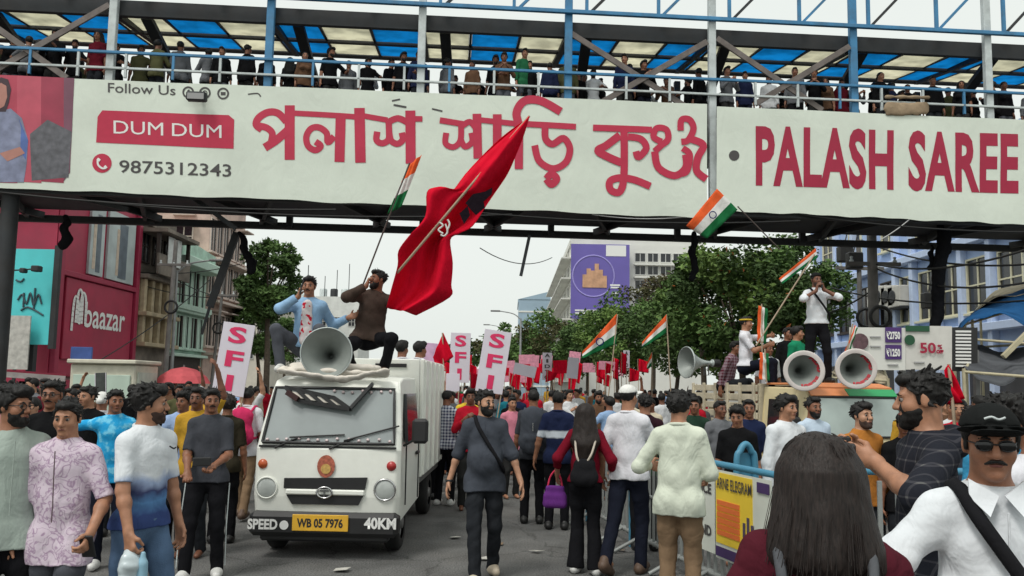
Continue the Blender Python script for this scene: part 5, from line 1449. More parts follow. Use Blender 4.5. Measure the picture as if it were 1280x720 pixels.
utility(1094, 22, 292, 'dark concrete utility pole with cable coil before the blue building', .17); utility(1077, 25, 300, 'slimmer grey utility pole beside the coil pole', .09)
utility(205, 36, 300, 'dark leaning utility pole before the old houses', .12, .2); utility(262, 42, 345, 'rusty brown pole leaning by the pink house', .09, .5)
JB = mat('meter_box', (.05, .05, .05), rough=.6, var=.2)
for i, (px, py, Y, lb) in enumerate(((1068, 326, 23, 'black junction box hung on wires beside the coil pole'), (1162, 376, 24, 'small black meter box on the blue wall'), (1056, 318, 24, 'dark transformer drum beside the slimmer pole'))):
    o = MB().box((0, 0, 0), (.42, .3, .48), ch=.03).build('junction_box', JB, None, at(px, py, Y)); tag(o, lb, 'box')
    MB().tube([(0, .1, .2), (.3, .25, 1.1)], .02, 5).build('conduit', JB, o)
wires = [((1094, 330), 22, (1290, 310), 15, .5), ((1094, 335), 22, (1290, 352), 16, .6), ((1094, 360), 22, (1000, 395), 30, .5), ((70, 318), 33, (165, 352), 38, .1), ((165, 352), 38, (262, 372), 42, .3), ((170, 340), 38, (300, 330), 44, .5),
         ((690, 322), 78, (600, 310), 60, 1.8), ((340, 312), 60, (300, 318), 40, .3), ((214, 345), 40, (300, 370), 50, .8), ((1077, 300), 25, (1290, 330), 17, .6), ((1040, 360), 26, (1290, 375), 18, .5), ((90, 470), 30, (262, 350), 42, .6)]
nm = ('before the blue building', 'across the cream windows', 'from the coil pole to the trees', 'along the crimson store sign', 'along the old houses', 'above the mint house', 'slung across the sky to the white block', 'above the left tree', 'in front of the pink house', 'from the slim pole over the tarpaulin stalls', 'low across the blue wall', 'rising past the pink umbrella')
for (a, Ya, b, Yb, sg), q in zip(wires, nm): cable(at(*a, Ya), at(*b, Yb), sg, .025 if Ya < 60 else .04, 'black overhead wire ' + q, CABLE)

# ------------------------------------------------------------------ bus-shelter hoarding and tarpaulin stalls on the right
hd = empty('advert_hoarding', at(1142, 470, 15.5), 0, 'white price hoarding with purple tags and red 50 above the right crowd', 'billboard'); hd.location.z = 0
hx = hd.location.x; HY = 15.5
def hp(px, py, o=0): p = at(px, py, HY + o); return Vector((p.x - hx, o, p.z))
def hquad(x0, y0, x1, y1, m_, name, o):
    a, b, c, d = hp(x0, y0, o), hp(x1, y0 + (x1 - x0) * .012, o), hp(x1, y1 + (x1 - x0) * .012, o), hp(x0, y1, o); m = MB(); m.prism([d, c, b, a], (0, .02, 0)); return m.build(name, m_, hd)
hquad(1062, 409, 1132, 462, WHT, 'panel', 0); hquad(1132.5, 407, 1190, 462, mat('panel_grey_white', srgb(208, 206, 200), var=.08), 'panel', 0); hquad(1190.5, 409, 1222, 464, BLACKP, 'panel', 0)
PT = mat('tag_purple', srgb(74, 44, 110), var=.05)
hquad(1107, 409, 1127, 428, PT, 'price_tag', -.03); hquad(1107, 431, 1127, 449, PT, 'price_tag', -.03); hquad(1132.5, 407, 1162, 414, mat('hoarding_green', srgb(30, 80, 52), var=.1), 'header', -.03)
def htext(t, cx, base, h, w, m_):
    c = hp(cx, base, -.045); text_on(t, h * HY / FPX * 1.36, frame(c, (1, 0, .012), (0, 0, 1)), m_, hd, bold=.008, fit=w * HY / FPX)
htext('₹2750', 1117, 423.5, 9, 17, WH_P); htext('₹1250', 1117, 445, 9, 17, WH_P); htext('50', 1160, 441, 13, 20, RED_D); htext('%', 1175, 436, 5, 6, RED_D); htext('OFF', 1175, 441.5, 4, 9, RED_D)
for i in range(11): hquad(1195, 413 + i * 4.3, 1214, 415.4 + i * 4.3, WH_P, 'text_line', -.03)
for x, y in ((1095, 420), (1095, 432), (1085, 445), (1117, 455), (1150, 452)): hquad(x - 7, y, x + 6, y + 1.6, mat('text_grey', (.4, .4, .4), var=0), 'text_line', -.03)
m = MB(); m.lathe([(.16, 0), (.16, .012), (.001, .012)], hp(1075, 427, -.03), (0, -1, 0), 18, smooth=False); m.build('portrait', mat('hoard_brown', srgb(96, 70, 76), var=.4, vscale=14), hd)
m = MB(); m.lathe([(.10, 0), (.10, .012), (.001, .012)], hp(1137, 425, -.03), (0, -1, 0), 18, smooth=False); m.build('leaf_mark', mat('hoarding_green', srgb(30, 80, 52)), hd)
for px in (1068, 1128, 1186, 1220): p = hp(px, 460, .12); MB().box((p.x, .12, p.z / 2 + .2), (.09, .09, p.z + .3)).build('leg', RIM, hd)
# stalls
BLT = fabric('tarp_blue', srgb(36, 82, 128), .3, 2); BEI = fabric('tarp_beige', srgb(172, 162, 140), .3, 2); GRT = fabric('tarp_grey', srgb(84, 86, 90), .35, 2); BAM = mat('bamboo', srgb(176, 168, 140), rough=.7, var=.2)
def tarp(label, corners, sag, m_, seed, poles=True):
    c = [Vector(p) for p in corners]; o0 = sum(c, Vector()) / 4; base = Vector((o0.x, o0.y, 0))
    r = empty('tarpaulin_stall', base, 0, label, 'stall'); n = 16; g = random.Random(seed); vs = []
    ph = [g.uniform(0, 6) for _ in range(4)]
    for j in range(n + 1):
        for i in range(n + 1):
            u, w = i / n, j / n; p = c[0].lerp(c[1], u).lerp(c[3].lerp(c[2], u), w)
            z = -sag * 4 * u * (1 - u) * (1 - .3 * w) + .05 * math.sin(9 * u + ph[0]) + .05 * math.sin(7 * w + 5 * u + ph[1]) + .03 * math.sin(17 * u + 11 * w + ph[2])
            vs.append(p - base + Vector((0, 0, z)))
    q = [(j * (n + 1) + i, j * (n + 1) + i + 1, (j + 1) * (n + 1) + i + 1, (j + 1) * (n + 1) + i) for j in range(n) for i in range(n)]
    s_ = link('sheet', np_mesh('sheet', vs, q), m_, r); md = s_.modifiers.new('thickness', 'SOLIDIFY'); md.thickness = .012
    for p in c:
        q_ = p - base; MB().tube([(q_.x, q_.y, 0), (q_.x, q_.y, q_.z + .02)], .035, 6).build('pole', BAM, r)
    for a, b in ((0, 1), (1, 2), (3, 2), (0, 3)): MB().tube([c[a] - base - Vector((0, 0, .04)), c[b] - base - Vector((0, 0, .04))], .03, 6).build('rafter', BAM, r)
tarp('blue tarpaulin stall roof on bamboo at the right kerb', (at(1192, 420, 17), at(1300, 428, 16), at(1320, 372, 20), at(1215, 392, 21)), -.5, BLT, 1)
tarp('beige tarpaulin sheet above the blue stall roof', (at(1206, 404, 20), at(1310, 372, 19), at(1330, 350, 23), at(1225, 380, 24)), -.35, BEI, 2)
tarp('grey tarpaulin stall roof sagging below the blue one', (at(1205, 462, 14.5), at(1310, 470, 13.5), at(1330, 425, 17.5), at(1222, 432, 18.5)), .15, GRT, 3)
tarp('small white tarpaulin stall below the coil pole', (at(1040, 470, 19), at(1110, 474, 18.5), at(1105, 460, 22), at(1045, 458, 22.5)), .1, BEI, 4)
o = MB().beam(at(1254, 446, 15), at(1300, 400, 15), .08, .08).build('bamboo_brace', BAM); tag(o, 'pale bamboo brace leaning across the blue stall', 'pole')
m = MB(); m.lathe([(.001, .36), (.28, .30), (.52, .14), (.62, -.02), (.60, -.02), (.5, .12), (.001, .34)], (0, 0, 0), seg=10, smooth=False); pu = at(229, 478, 18.5)
um = empty('street_umbrella', (pu.x, pu.y, 0), 0, 'faded pink red vendor umbrella above the left crowd', 'umbrella'); m.build('canopy', fabric('umbrella_pink', srgb(206, 98, 104)), um, (0, 0, pu.z)); MB().tube([(0, 0, 0), (0, 0, pu.z + .4)], .02, 6).build('pole', RIM, um)

# ------------------------------------------------------------------ barricades
BARB = mat('barricade_blue', srgb(70, 138, 168), rough=.5, var=.15, vscale=4, dirt=.35, dscale=4); BARG = mat('barricade_grey', srgb(150, 154, 152), rough=.5, metal=.2, var=.15, vscale=5, dirt=.35, dscale=5)
def barricade(a, b, h, label, nb, rail=BARB, bar=BARG, foot=True):
    a, b = Vector((*a, 0)), Vector((*b, 0)); L = (b - a).length; rz = math.atan2(b.y - a.y, b.x - a.x)
    r = empty('barricade', (a + b) / 2, rz, label, 'barricade')
    for z, rr in ((h, .028), (h * .56, .018), (.16, .024)): MB().tube([(-L / 2, 0, z), (L / 2, 0, z)], rr, 8).build('rail', rail if z == h else bar, r)
    for i in range(nb):
        x = -L / 2 + L * i / (nb - 1); e = i in (0, nb - 1)
        MB().box((x, 0, h / 2 + (.0 if e else .03)), (.05 if e else .035, .05 if e else .022, h - (0 if e else .2)), ch=.004).build('bar', rail if e else bar, r)
    if foot:
        for x in (-L / 2 + .25, L / 2 - .25): MB().tube([(x, -.32, .02), (x, 0, .18), (x, .32, .02)], .022, 6).build('foot', bar, r)
    return r, L
g0, g1, g2, g3 = (1.25, 10.6), (1.62, 8.6), (2.02, 6.9), (2.36, 5.4)
barricade((1.05, 10.8), (1.38, 9.15), 1.12, 'grey bar barricade beside the man in the white cap', 14)
barricade((1.40, 9.08), (1.70, 7.58), 1.12, 'grey bar barricade behind the man in cream shirt', 14)
brc, bL = barricade((1.72, 7.50), (2.06, 6.22), 1.12, 'barricade carrying yellow and white posters', 12)
barricade((2.2, 6.0), (3.9, 6.2), 1.18, 'pale barricade in front of the man in the ochre shirt', 13, BARB, BARG)
barricade((4.0, 6.15), (6.0, 5.6), 1.18, 'blue green barricade behind the man in checked shirt', 12, BARB, BARB)
# posters on the barricade: local X runs from far to near end, facing the road
PW = mat('poster_paper', srgb(206, 210, 200), rough=.6, var=.08, vscale=4); PY = mat('poster_yellow', srgb(232, 200, 60), rough=.6, var=.1, vscale=4); PO = mat('poster_orange', srgb(224, 116, 56), rough=.6, var=.08); PPU = mat('poster_plum', srgb(70, 50, 96), rough=.6, var=.08)
def pq(u0, v0, u1, v1, m_, o, name, parent): 
    m = MB(); m.box((((u0 + u1) / 2 - .5) * bL, -.055 - o, (v0 + v1) / 2), ((u1 - u0) * bL, .006, v1 - v0)); return m.build(name, m_, parent)
pst = empty('barricade_poster', brc.location, brc.rotation_euler.z, 'yellow and white event poster tied to the barricade beside cream shirt man', 'poster')
pq(.36, .34, 1.0, 1.08, PW, .0, 'sheet', pst); pq(.37, .47, .80, 1.06, PY, .006, 'field', pst)
for i in range(6): pq(.39, .54 + i * .05, .66, .58 + i * .05, PO, .012, 'text_block', pst)
pq(.86, .97, .985, 1.05, PPU, .012, 'tag', pst); pq(.37, .36, .99, .44, PPU, .010, 'footer', pst)
for k in range(3): pq(.70 + .045 * k, .52, .725 + .045 * k, .70 + .05 * (k % 2), mat('poster_figure', srgb(80, 70, 90), var=.2), .012, 'figure', pst)
text_on('ARNE ELEGRAM', .13, frame(Vector(((.60 - .5) * bL, -.073, .93)), (1, 0, 0), (0, 0, 1)), GREY_P, pst, bold=.002, fit=.55)
ps2 = empty('barricade_poster', brc.location, brc.rotation_euler.z, 'plain white police poster with black capitals on the barricade', 'poster')
pq(-.06, .36, .35, 1.08, PW, .004, 'sheet', ps2)
for i, (t_, z) in enumerate((('POLICE', .86), ('NT', .62), ('STAND', .50))): text_on(t_, .12, frame(Vector(((.16 - .5) * bL, -.068, z)), (1, 0, 0), (0, 0, 1)), GREY_P, ps2, bold=.004, fit=.4 if i != 1 else .16)
# blue plastic drum rim standing behind
bp_ = at(932, 552, 7.3); r = empty('blue_arch', (bp_.x, 7.3, 0), R(20), 'light blue arched pipe barrier top behind the yellow poster', 'barrier')
MB().tube(catmull([(-.10, 0, 0), (-.10, 0, 1.05), (-.06, 0, 1.22), (0, 0, 1.28), (.06, 0, 1.22), (.10, 0, 1.05), (.10, 0, 0)], 5), .03, 8).build('arch', BARB, r); MB().box((0, .03, .8), (.17, .02, .8)).build('plate', BARB, r)

# ------------------------------------------------------------------ flags and placards
SAF = fabric('flag_saffron', srgb(222, 96, 52)); FWH = fabric('flag_white', srgb(214, 214, 210)); FGR = fabric('flag_green', srgb(34, 104, 62)); FRED = fabric('flag_red', srgb(200, 18, 44)); NAVY = fabric('flag_navy', srgb(30, 34, 96)); STICK = mat('flag_stick', srgb(168, 150, 128), rough=.7, var=.2); STICKD = mat('flag_stick_dark', srgb(70, 60, 56), rough=.7, var=.2)
def cloth_grid(rows, name, parent, mats, mi_f, nx, amp=.03, seed=0, thick=.004):
    """rows: list of curves (each a list of points) from hoist top to bottom; smooth cloth with ripples in depth"""
    g = random.Random(seed); vs = []; nr = len(rows); ph = g.uniform(0, 6)
    for j, row in enumerate(rows):
        for i in range(nx + 1):
            u = i / nx * (len(row) - 1); k = min(int(u), len(row) - 2); p = Vector(row[k]).lerp(Vector(row[k + 1]), u - k)
            a = i / nx; d = amp * (math.sin(7 * a + 2.1 * j / nr + ph) * a + .5 * math.sin(15 * a - 3 * j / nr + ph))
            vs.append(p + Vector((0, d, 0)))
    q = [(j * (nx + 1) + i, j * (nx + 1) + i + 1, (j + 1) * (nx + 1) + i + 1, (j + 1) * (nx + 1) + i) for j in range(nr - 1) for i in range(nx)]
    mi = [mi_f(j / (nr - 1), i / nx) for j in range(nr - 1) for i in range(nx)]
    o = link(name, np_mesh(name, vs, q, True, mi), mats, parent); md = o.modifiers.new('thickness', 'SOLIDIFY'); md.thickness = thick; return o
def tricolour(label, Y, pole, corners, chakra=True, seed=0, amp=.03, stick=STICK, r=.012, group=None, dY=0):
    """pole: pixel base and tip; corners: pixels of hoist-top, fly-top, fly-bottom, hoist-bottom (saffron edge first)"""
    b = at(*pole[0], Y); root = empty('tricolour_flag', b, 0, label, 'flag', group)
    MB().tube([(0, 0, 0), at(*pole[1], Y + dY) - b], r, 6).build('pole', stick, root)
    c = [at(*p, Y + dY * .8) - b for p in corners]; n = 12
    rows = [[c[0].lerp(c[3], j / n), c[1].lerp(c[2], j / n)] for j in range(n + 1)]
    cloth_grid(rows, 'cloth', root, [SAF, FWH, FGR], lambda v_, u: min(2, int(v_ * 3 + 1e-6)), 14, amp, seed)
    if chakra:
        ce = (c[0] + c[1] + c[2] + c[3]) / 4; rr = (c[0] - c[3]).length / 7.5
        MB().lathe([(rr, 0), (rr, .004), (rr * .75, .004), (rr * .75, 0)], ce + Vector((0, -amp - .02, 0)), (0, -1, 0), 16).build('chakra', NAVY, root)
    return root
tricolour('crumpled tricolour on a thin stick held up beside the big red flag', 9.0, ((453, 358), (512, 204)), ((510, 208), (527, 193), (502, 258), (484, 268)), False, 1, .02, STICKD, .01)
tricolour('bright tricolour on a long thin pole above the pickup, overlapping the banner', 12.4, ((975, 312), (922, 258)), ((896, 236), (858, 282), (884, 298), (922, 262)), True, 2, .03, STICKD, .01)
tricolour('pinkish tricolour on a pole leaning above the seated flag waver', 12.2, ((945, 432), (1018, 318)), ((1020, 310), (974, 348), (978, 355), (1022, 322)), False, 3, .02)
tricolour('large tricolour drooping in the crowd below the purple billboard', 17, ((760, 500), (772, 393)), ((771, 392), (728, 440), (728, 448), (770, 430)), True, 4, .05, STICK, .014)
tricolour('tricolour drooping on a bent pole right of the large one', 18, ((839, 500), (833, 393)), ((833, 393), (802, 428), (802, 436), (835, 415)), False, 5, .05, STICK, .014)
tricolour('narrow upright tricolour held by the seated man on the pickup', 12.3, ((953, 474), (952, 380)), ((948, 382), (946, 428), (958, 430), (960, 386)), False, 6, .02)
tricolour('tricolour hanging over the pickup side below the seated man', 12.2, ((958, 478), (956, 436)), ((950, 440), (949, 474), (962, 476), (961, 442)), False, 7, .02)
tricolour('small tricolour half hidden behind the right roof horn', 12.3, ((1056, 450), (1066, 405)), ((1069, 406), (1056, 440), (1062, 442), (1072, 410)), False, 8, .02)
tricolour('tiny tricolour tip far in the crowd beside the drooping ones', 22, ((815, 500), (815, 440)), ((815, 440), (808, 456), (809, 462), (816, 456)), False, 9, .03)
# the big red flag
Zr = lambda x, y, d=0: at(430 + x / 2.667, 130 + y / 2.667, 8.75 + d)
fb = Zr(205, 530); rf = empty('red_flag', fb, 0, 'huge red flag with black emblem waved from the white mini truck', 'flag')
Lc = [Zr(*p) - fb for p in ((612, 44), (540, 92), (470, 150), (400, 222), (350, 285), (302, 276), (278, 300), (276, 385), (225, 450), (190, 500), (185, 545), (160, 620), (140, 678))]
Rc = [Zr(*p) - fb for p in ((618, 50), (600, 105), (575, 165), (545, 230), (500, 300), (475, 340), (430, 410), (385, 435), (355, 455), (362, 530), (356, 600), (350, 640), (235, 700))]
Lc, Rc = catmull(Lc, 4), catmull(Rc, 4); n = len(Lc); rows = []
for j in range(n):
    t_ = j / (n - 1); row = []
    for i in range(17):
        u = i / 16; p = Lc[j].lerp(Rc[j], u)
        fold = .13 * math.sin(u * 6.5 + 2.2 * t_ * 3) * min(1, t_ * 3 + .2) + .06 * math.sin(u * 15 + t_ * 7) * min(1, t_ * 3)
        row.append(p + Vector((0, fold + .25 * (t_ - .4) * (u - .3), 0)))
    rows.append(row)
cloth_grid(rows, 'cloth', rf, [FRED], lambda v_, u: 0, 40, .012, 3)
MB().tube([Zr(178, 562, -.1) - fb, Zr(205, 530, -.22) - fb, Zr(618, 40, .0) - fb], .014, 8).build('pole', STICK, rf)
BLK = fabric('emblem_black', (.012, .008, .012))
for i, pts in enumerate((((405, 330), (430, 300), (470, 292), (495, 278), (492, 300), (465, 325), (470, 345), (440, 370), (425, 355)), ((385, 365), (412, 340), (420, 370), (400, 400)))):
    P = [Zr(x, y, -.26) - fb for x, y in pts]; m = MB(); m.prism(P, (0, .01, 0)); m.build('emblem', BLK, rf)
m = MB()
for pts in (((318, 395), (330, 405), (315, 420), (330, 432)), ((338, 400), (345, 425), (335, 440), (322, 436)), ((345, 385), (352, 400), (345, 420))): m.tube(catmull([Zr(x, y, -.24) - fb for x, y in pts], 5), .010, 5)
m.build('script', FWH, rf)
def redflag(label, Y, pole, pts, seed):
    b = at(*pole[0], Y); r = empty('red_flag', b, 0, label, 'flag'); MB().tube([(0, 0, 0), at(*pole[1], Y) - b], .013, 6).build('pole', STICK, r)
    c = [at(*p, Y) - b for p in pts]; n = 10; rows = [[c[0].lerp(c[3], j / n), c[1].lerp(c[2], j / n)] for j in range(n + 1)]
    cloth_grid(rows, 'cloth', r, [FRED], lambda v_, u: 0, 12, .05, seed)
redflag('red flag hanging limp in the crowd right of the mini truck', 14, ((556, 500), (553, 416)), ((554, 416), (541, 446), (545, 462), (567, 446)), 1)
redflag('red flag behind the man in checked shirt', 6.5, ((1196, 560), (1186, 455)), ((1184, 456), (1176, 496), (1192, 508), (1206, 497)), 2)
g = random.Random(11)
for i, (px, py, Y) in enumerate(((777, 440, 24), (768, 447, 28), (748, 452, 32), (630, 440, 30), (640, 452, 36), (668, 452, 40), (700, 455, 44), (722, 452, 38), (612, 458, 40), (660, 462, 26), (540, 452, 26), (645, 466, 30), (712, 466, 28))):
    redflag(('furled red flag in far crowd %s' % ('below the large tricolour', 'beside furled flags under the tricolour', 'left of the large tricolour', 'behind the tall placards', 'above far marchers', 'near the black lettered placard', 'in the middle of the road', 'below the hazy tree', 'between the two tall placards', 'low among red banners', 'behind the limp red flag', 'over the backpack wearer', 'over the long haired woman')[i]), Y, ((px, 500), (px + g.uniform(-2, 2), py)), ((px - 1, py), (px + g.uniform(3, 9), py + 3), (px + g.uniform(2, 6), py + 28), (px - 2, py + 26)), i)
PLW = mat('placard_paper', srgb(212, 206, 216), rough=.7, var=.06, vscale=3); PINKT = mat('placard_pink_print', srgb(214, 44, 96), rough=.7, var=.08)
def placard(label, Y, c, w, h, tilt, txts, m_=PLW, tm=PINKT, pole=True, fs=1.0, vertical=True, name='placard', edge=None):
    p = at(*c, Y); k = Y / FPX; root = empty(name, (p.x, p.y, 0), 0, label, 'placard')
    M = Matrix.Translation((0, 0, p.z)) @ Matrix.Rotation(R(tilt), 4, 'Y')
    def part(mb, nme, mt): me = mb.mesh(nme); me.transform(M); return link(nme, me, mt, root)
    part(MB().box((0, 0, 0), (w * k, .012, h * k), ch=.002), 'board', m_)
    if edge: 
        for s_ in (-1, 1): part(MB().box((s_ * w * k * .47, -.009, 0), (w * k * .05, .004, h * k)), 'edge', edge)
    if pole:
        for s_ in ((-1, 1) if w > 25 else (0,)): part(MB().tube([(s_ * w * k * .46, .02, -p.z + .9), (s_ * w * k * .46, .02, h * k / 2)], .012, 6), 'stick', STICK)
    n = len(txts)
    for i, t_ in enumerate(txts):
        sz = h * k / n * .9 * fs
        F_ = M @ frame(Vector((0, -.012, h * k / 2 - h * k * (i + .5) / n - sz * .33)), (1, 0, 0), (0, 0, 1))
        text_on(t_, sz, F_, tm, root, bold=sz * .03, fit=w * k * (.56 if len(t_) == 1 else .8) * (.4 if t_ == 'I' else 1))
    return root
placard('large tilted white SFI placard standing left of the mini truck', 10.5, (292, 449), 40, 90, 7, ['S', 'F', 'I'])
placard('tilted white SFI placard in front of the other right of the mini truck', 13.0, (617, 452), 34, 78, 8, ['S', 'F', 'I'])
placard('white SFI placard behind the tilted one right of the mini truck', 15.0, (575, 447), 25, 62, 1, ['S', 'F', 'I'])
placard('black lettered vertical AIDYO placard far in the crowd', 24, (684, 458), 12, 34, 0, list('AIDYO'), PLW, GREY_P, fs=1.0)
placard('small black lettered vertical placard beside red flags', 26, (783, 449), 8, 22, 0, list('AID'), PLW, GREY_P)
placard('pale pink poster held up behind the limp red flag', 15.5, (540, 447), 22, 36, 4, [], mat('placard_lilac', srgb(206, 170, 200), var=.25, vscale=6))
placard('blank white sheet held low beside the SFI placards', 12.5, (566, 478), 17, 22, 0, [], pole=False)
placard('white pink printed placard over far marchers', 22, (716, 460), 14, 26, 5, [])
placard('crumpled white sheet held over the far crowd', 20, (656, 463), 28, 14, 12, [])
placard('small framed black portrait board above the left crowd', 11.5, (126, 479), 14, 26, -4, [], mat('portrait_dark', srgb(60, 64, 62), var=.5, vscale=9), edge=PLW)
g = random.Random(21)
where = ('over the bearded walker', 'behind the blank white sheet', 'beside the black lettered placard', 'left of the crumpled sheet', 'over the yellow shirt marcher', 'at the back of the march', 'behind the white cap man', 'above the red top woman', 'between far red flags', 'beside the printed placard', 'over the far road end', 'behind tall SFI placards', 'near the small lettered placard', 'past the backpack wearer', 'behind the mini truck box', 'under the hazy trees')
adj = ('low', 'tilted', 'narrow', 'wide', 'faded', 'tattered', 'square', 'small')
for i in range(26):
    px = g.uniform(540, 800); Y = g.uniform(22, 60); py = g.uniform(448, 468); q = adj[i % 8] + (' far' if i % 2 else '') + (' red flag ' if i % 3 else ' pink board ') + ('over the middle march', 'near the tree line', 'past the lamp post', 'towards the road end')[i // 8]
    if i % 3: redflag(q, Y, ((px, 500), (px + g.uniform(-2, 2), py)), ((px, py), (px + g.uniform(6, 15), py + 4), (px + g.uniform(4, 12), py + g.uniform(12, 24)), (px - 1, py + g.uniform(12, 20))), 40 + i)
    else: placard(q, Y, (px, py), g.uniform(9, 18), g.uniform(10, 22), g.uniform(-9, 9), [], mat('placard_pink', srgb(222, 150, 170), var=.3, vscale=7))
for i, q in enumerate(where):
    px = g.uniform(535, 770); Y = g.uniform(18, 46); py = g.uniform(452, 472)
    placard(('red ' if i % 2 else 'pink white ') + 'slogan board ' + q, Y, (px, py), g.uniform(10, 22), g.uniform(9, 20), g.uniform(-8, 8), [], FRED if i % 2 else mat('placard_pink', srgb(222, 150, 170), var=.3, vscale=7), WH_P if i % 2 else PINKT)

# ------------------------------------------------------------------ people in the foreground and on the vehicles
BLACKT = fabric('black_trousers', (.010, .010, .012)); NAVYT = fabric('navy_trousers', (.012, .014, .024)); BEIGET = fabric('beige_trousers', srgb(126, 104, 82)); GREYD = DENIM('grey', (.075, .08, .095)); BLUED = DENIM('blue', (.075, .125, .21)); CHAR = fabric('charcoal_trousers', (.02, .022, .026))
SHW = mat('shoe_white', (.62, .62, .60), rough=.6, var=.15, vscale=20); SHB_ = mat('shoe_black', (.012, .012, .012), rough=.5, var=.2); SHBR = mat('sandal_brown', (.10, .06, .04), rough=.6, var=.2)
def patt(name, build):
    if name in MATS: return MATS[name]
    m_ = bpy.data.materials.new(name); m_.use_nodes = True; n, l = _n(m_); b = n['Principled BSDF']; b.inputs['Roughness'].default_value = .92; b.inputs['Specular IOR Level'].default_value = .15
    tc = n.new('ShaderNodeTexCoord'); build(n, l, b, tc.outputs['Object']); creases(m_); MATS[name] = m_; return m_
def ramp(n, stops, interp='CONSTANT'):
    r = n.new('ShaderNodeValToRGB'); cr = r.color_ramp; cr.interpolation = interp
    while len(cr.elements) < len(stops): cr.elements.new(.5)
    for e, (p, c) in zip(cr.elements, stops): e.position = p; e.color = (*c, 1)
    return r
def check_m(name, base, line, scale, width=.3, line2=None):
    def f(n, l, b, v):
        sx = n.new('ShaderNodeSeparateXYZ'); l.new(v, sx.inputs[0]); outs = []
        for ax_ in (0, 2):
            mu = n.new('ShaderNodeMath'); mu.operation = 'MULTIPLY'; mu.inputs[1].default_value = scale; l.new(sx.outputs[ax_], mu.inputs[0])
            fr = n.new('ShaderNodeMath'); fr.operation = 'FRACT'; l.new(mu.outputs[0], fr.inputs[0])
            lt_ = n.new('ShaderNodeMath'); lt_.operation = 'LESS_THAN'; lt_.inputs[1].default_value = width; l.new(fr.outputs[0], lt_.inputs[0]); outs.append(lt_.outputs[0])
        ad = n.new('ShaderNodeMath'); ad.operation = 'ADD'; l.new(outs[0], ad.inputs[0]); l.new(outs[1], ad.inputs[1])
        hf = n.new('ShaderNodeMath'); hf.operation = 'MULTIPLY'; hf.inputs[1].default_value = .45; l.new(ad.outputs[0], hf.inputs[0])
        mid = tuple((a + c) / 2 for a, c in zip(base, line)) if line2 is None else line2
        r = ramp(n, ((0, base), (.3, mid), (.7, line))); l.new(hf.outputs[0], r.inputs[0]); l.new(r.outputs[0], b.inputs['Base Color'])
    return patt(name, f)
def noise_m(name, stops, scale, interp='LINEAR', detail=3, dist=0.0, mapping=None, wave_=False):
    def f(n, l, b, v):
        if mapping: mp = n.new('ShaderNodeMapping'); mp.inputs['Scale'].default_value = mapping; l.new(v, mp.inputs[0]); v = mp.outputs[0]
        no = n.new('ShaderNodeTexNoise'); no.inputs['Scale'].default_value = scale; no.inputs['Detail'].default_value = detail; no.inputs['Distortion'].default_value = dist; l.new(v, no.inputs['Vector'])
        r = ramp(n, stops, interp); l.new(no.outputs['Fac'], r.inputs[0]); l.new(r.outputs[0], b.inputs['Base Color'])
    return patt(name, f)
def height_m(name, stops, z0, z1, wob=.05, scale=9):
    """printed bands by height on the garment, edges wobbled"""
    def f(n, l, b, v):
        sx = n.new('ShaderNodeSeparateXYZ'); l.new(v, sx.inputs[0]); no = n.new('ShaderNodeTexNoise'); no.inputs['Scale'].default_value = scale; l.new(v, no.inputs['Vector'])
        ma = n.new('ShaderNodeMath'); ma.operation = 'MULTIPLY_ADD'; ma.inputs[1].default_value = wob * 2; l.new(no.outputs['Fac'], ma.inputs[0]); l.new(sx.outputs[2], ma.inputs[2])
        mr = n.new('ShaderNodeMapRange'); mr.inputs['From Min'].default_value = z0 + wob; mr.inputs['From Max'].default_value = z1 + wob; l.new(ma.outputs[0], mr.inputs[0])
        r = ramp(n, stops, 'LINEAR'); l.new(mr.outputs[0], r.inputs[0]); l.new(r.outputs[0], b.inputs['Base Color'])
    return patt(name, f)
KURTA = noise_m('kurta_lavender_print', ((0, srgb(200, 184, 200)), (.44, srgb(208, 194, 206)), (.50, srgb(160, 134, 160)), (.56, srgb(206, 190, 204)), (1, srgb(214, 202, 212))), 16, detail=2, dist=1.2)
JERSEY = height_m('jersey_white_blue', ((0, srgb(54, 70, 116)), (.18, srgb(92, 136, 184)), (.28, srgb(58, 64, 100)), (.40, srgb(150, 166, 196)), (.52, srgb(216, 220, 224)), (1, srgb(218, 222, 226))), .95, 1.46, .07)
CYANT = noise_m('tee_cyan_print', ((0, srgb(24, 128, 190)), (.5, srgb(44, 160, 214)), (.62, srgb(120, 200, 230)), (1, srgb(50, 165, 216))), 14)
PLAID = check_m('shirt_blue_check', srgb(206, 212, 222), srgb(36, 48, 92), 22, .45)
DCHECK = check_m('shirt_dark_check', srgb(34, 36, 44), srgb(92, 92, 92), 17, .14, srgb(58, 58, 64))
WSHIRT = fabric('white_shirt', srgb(214, 218, 222)); WTEE = fabric('white_tee', srgb(216, 216, 222)); CREAMS = fabric('cream_shirt', srgb(206, 212, 196)); GREENG = fabric('greygreen_shirt', srgb(160, 172, 164))
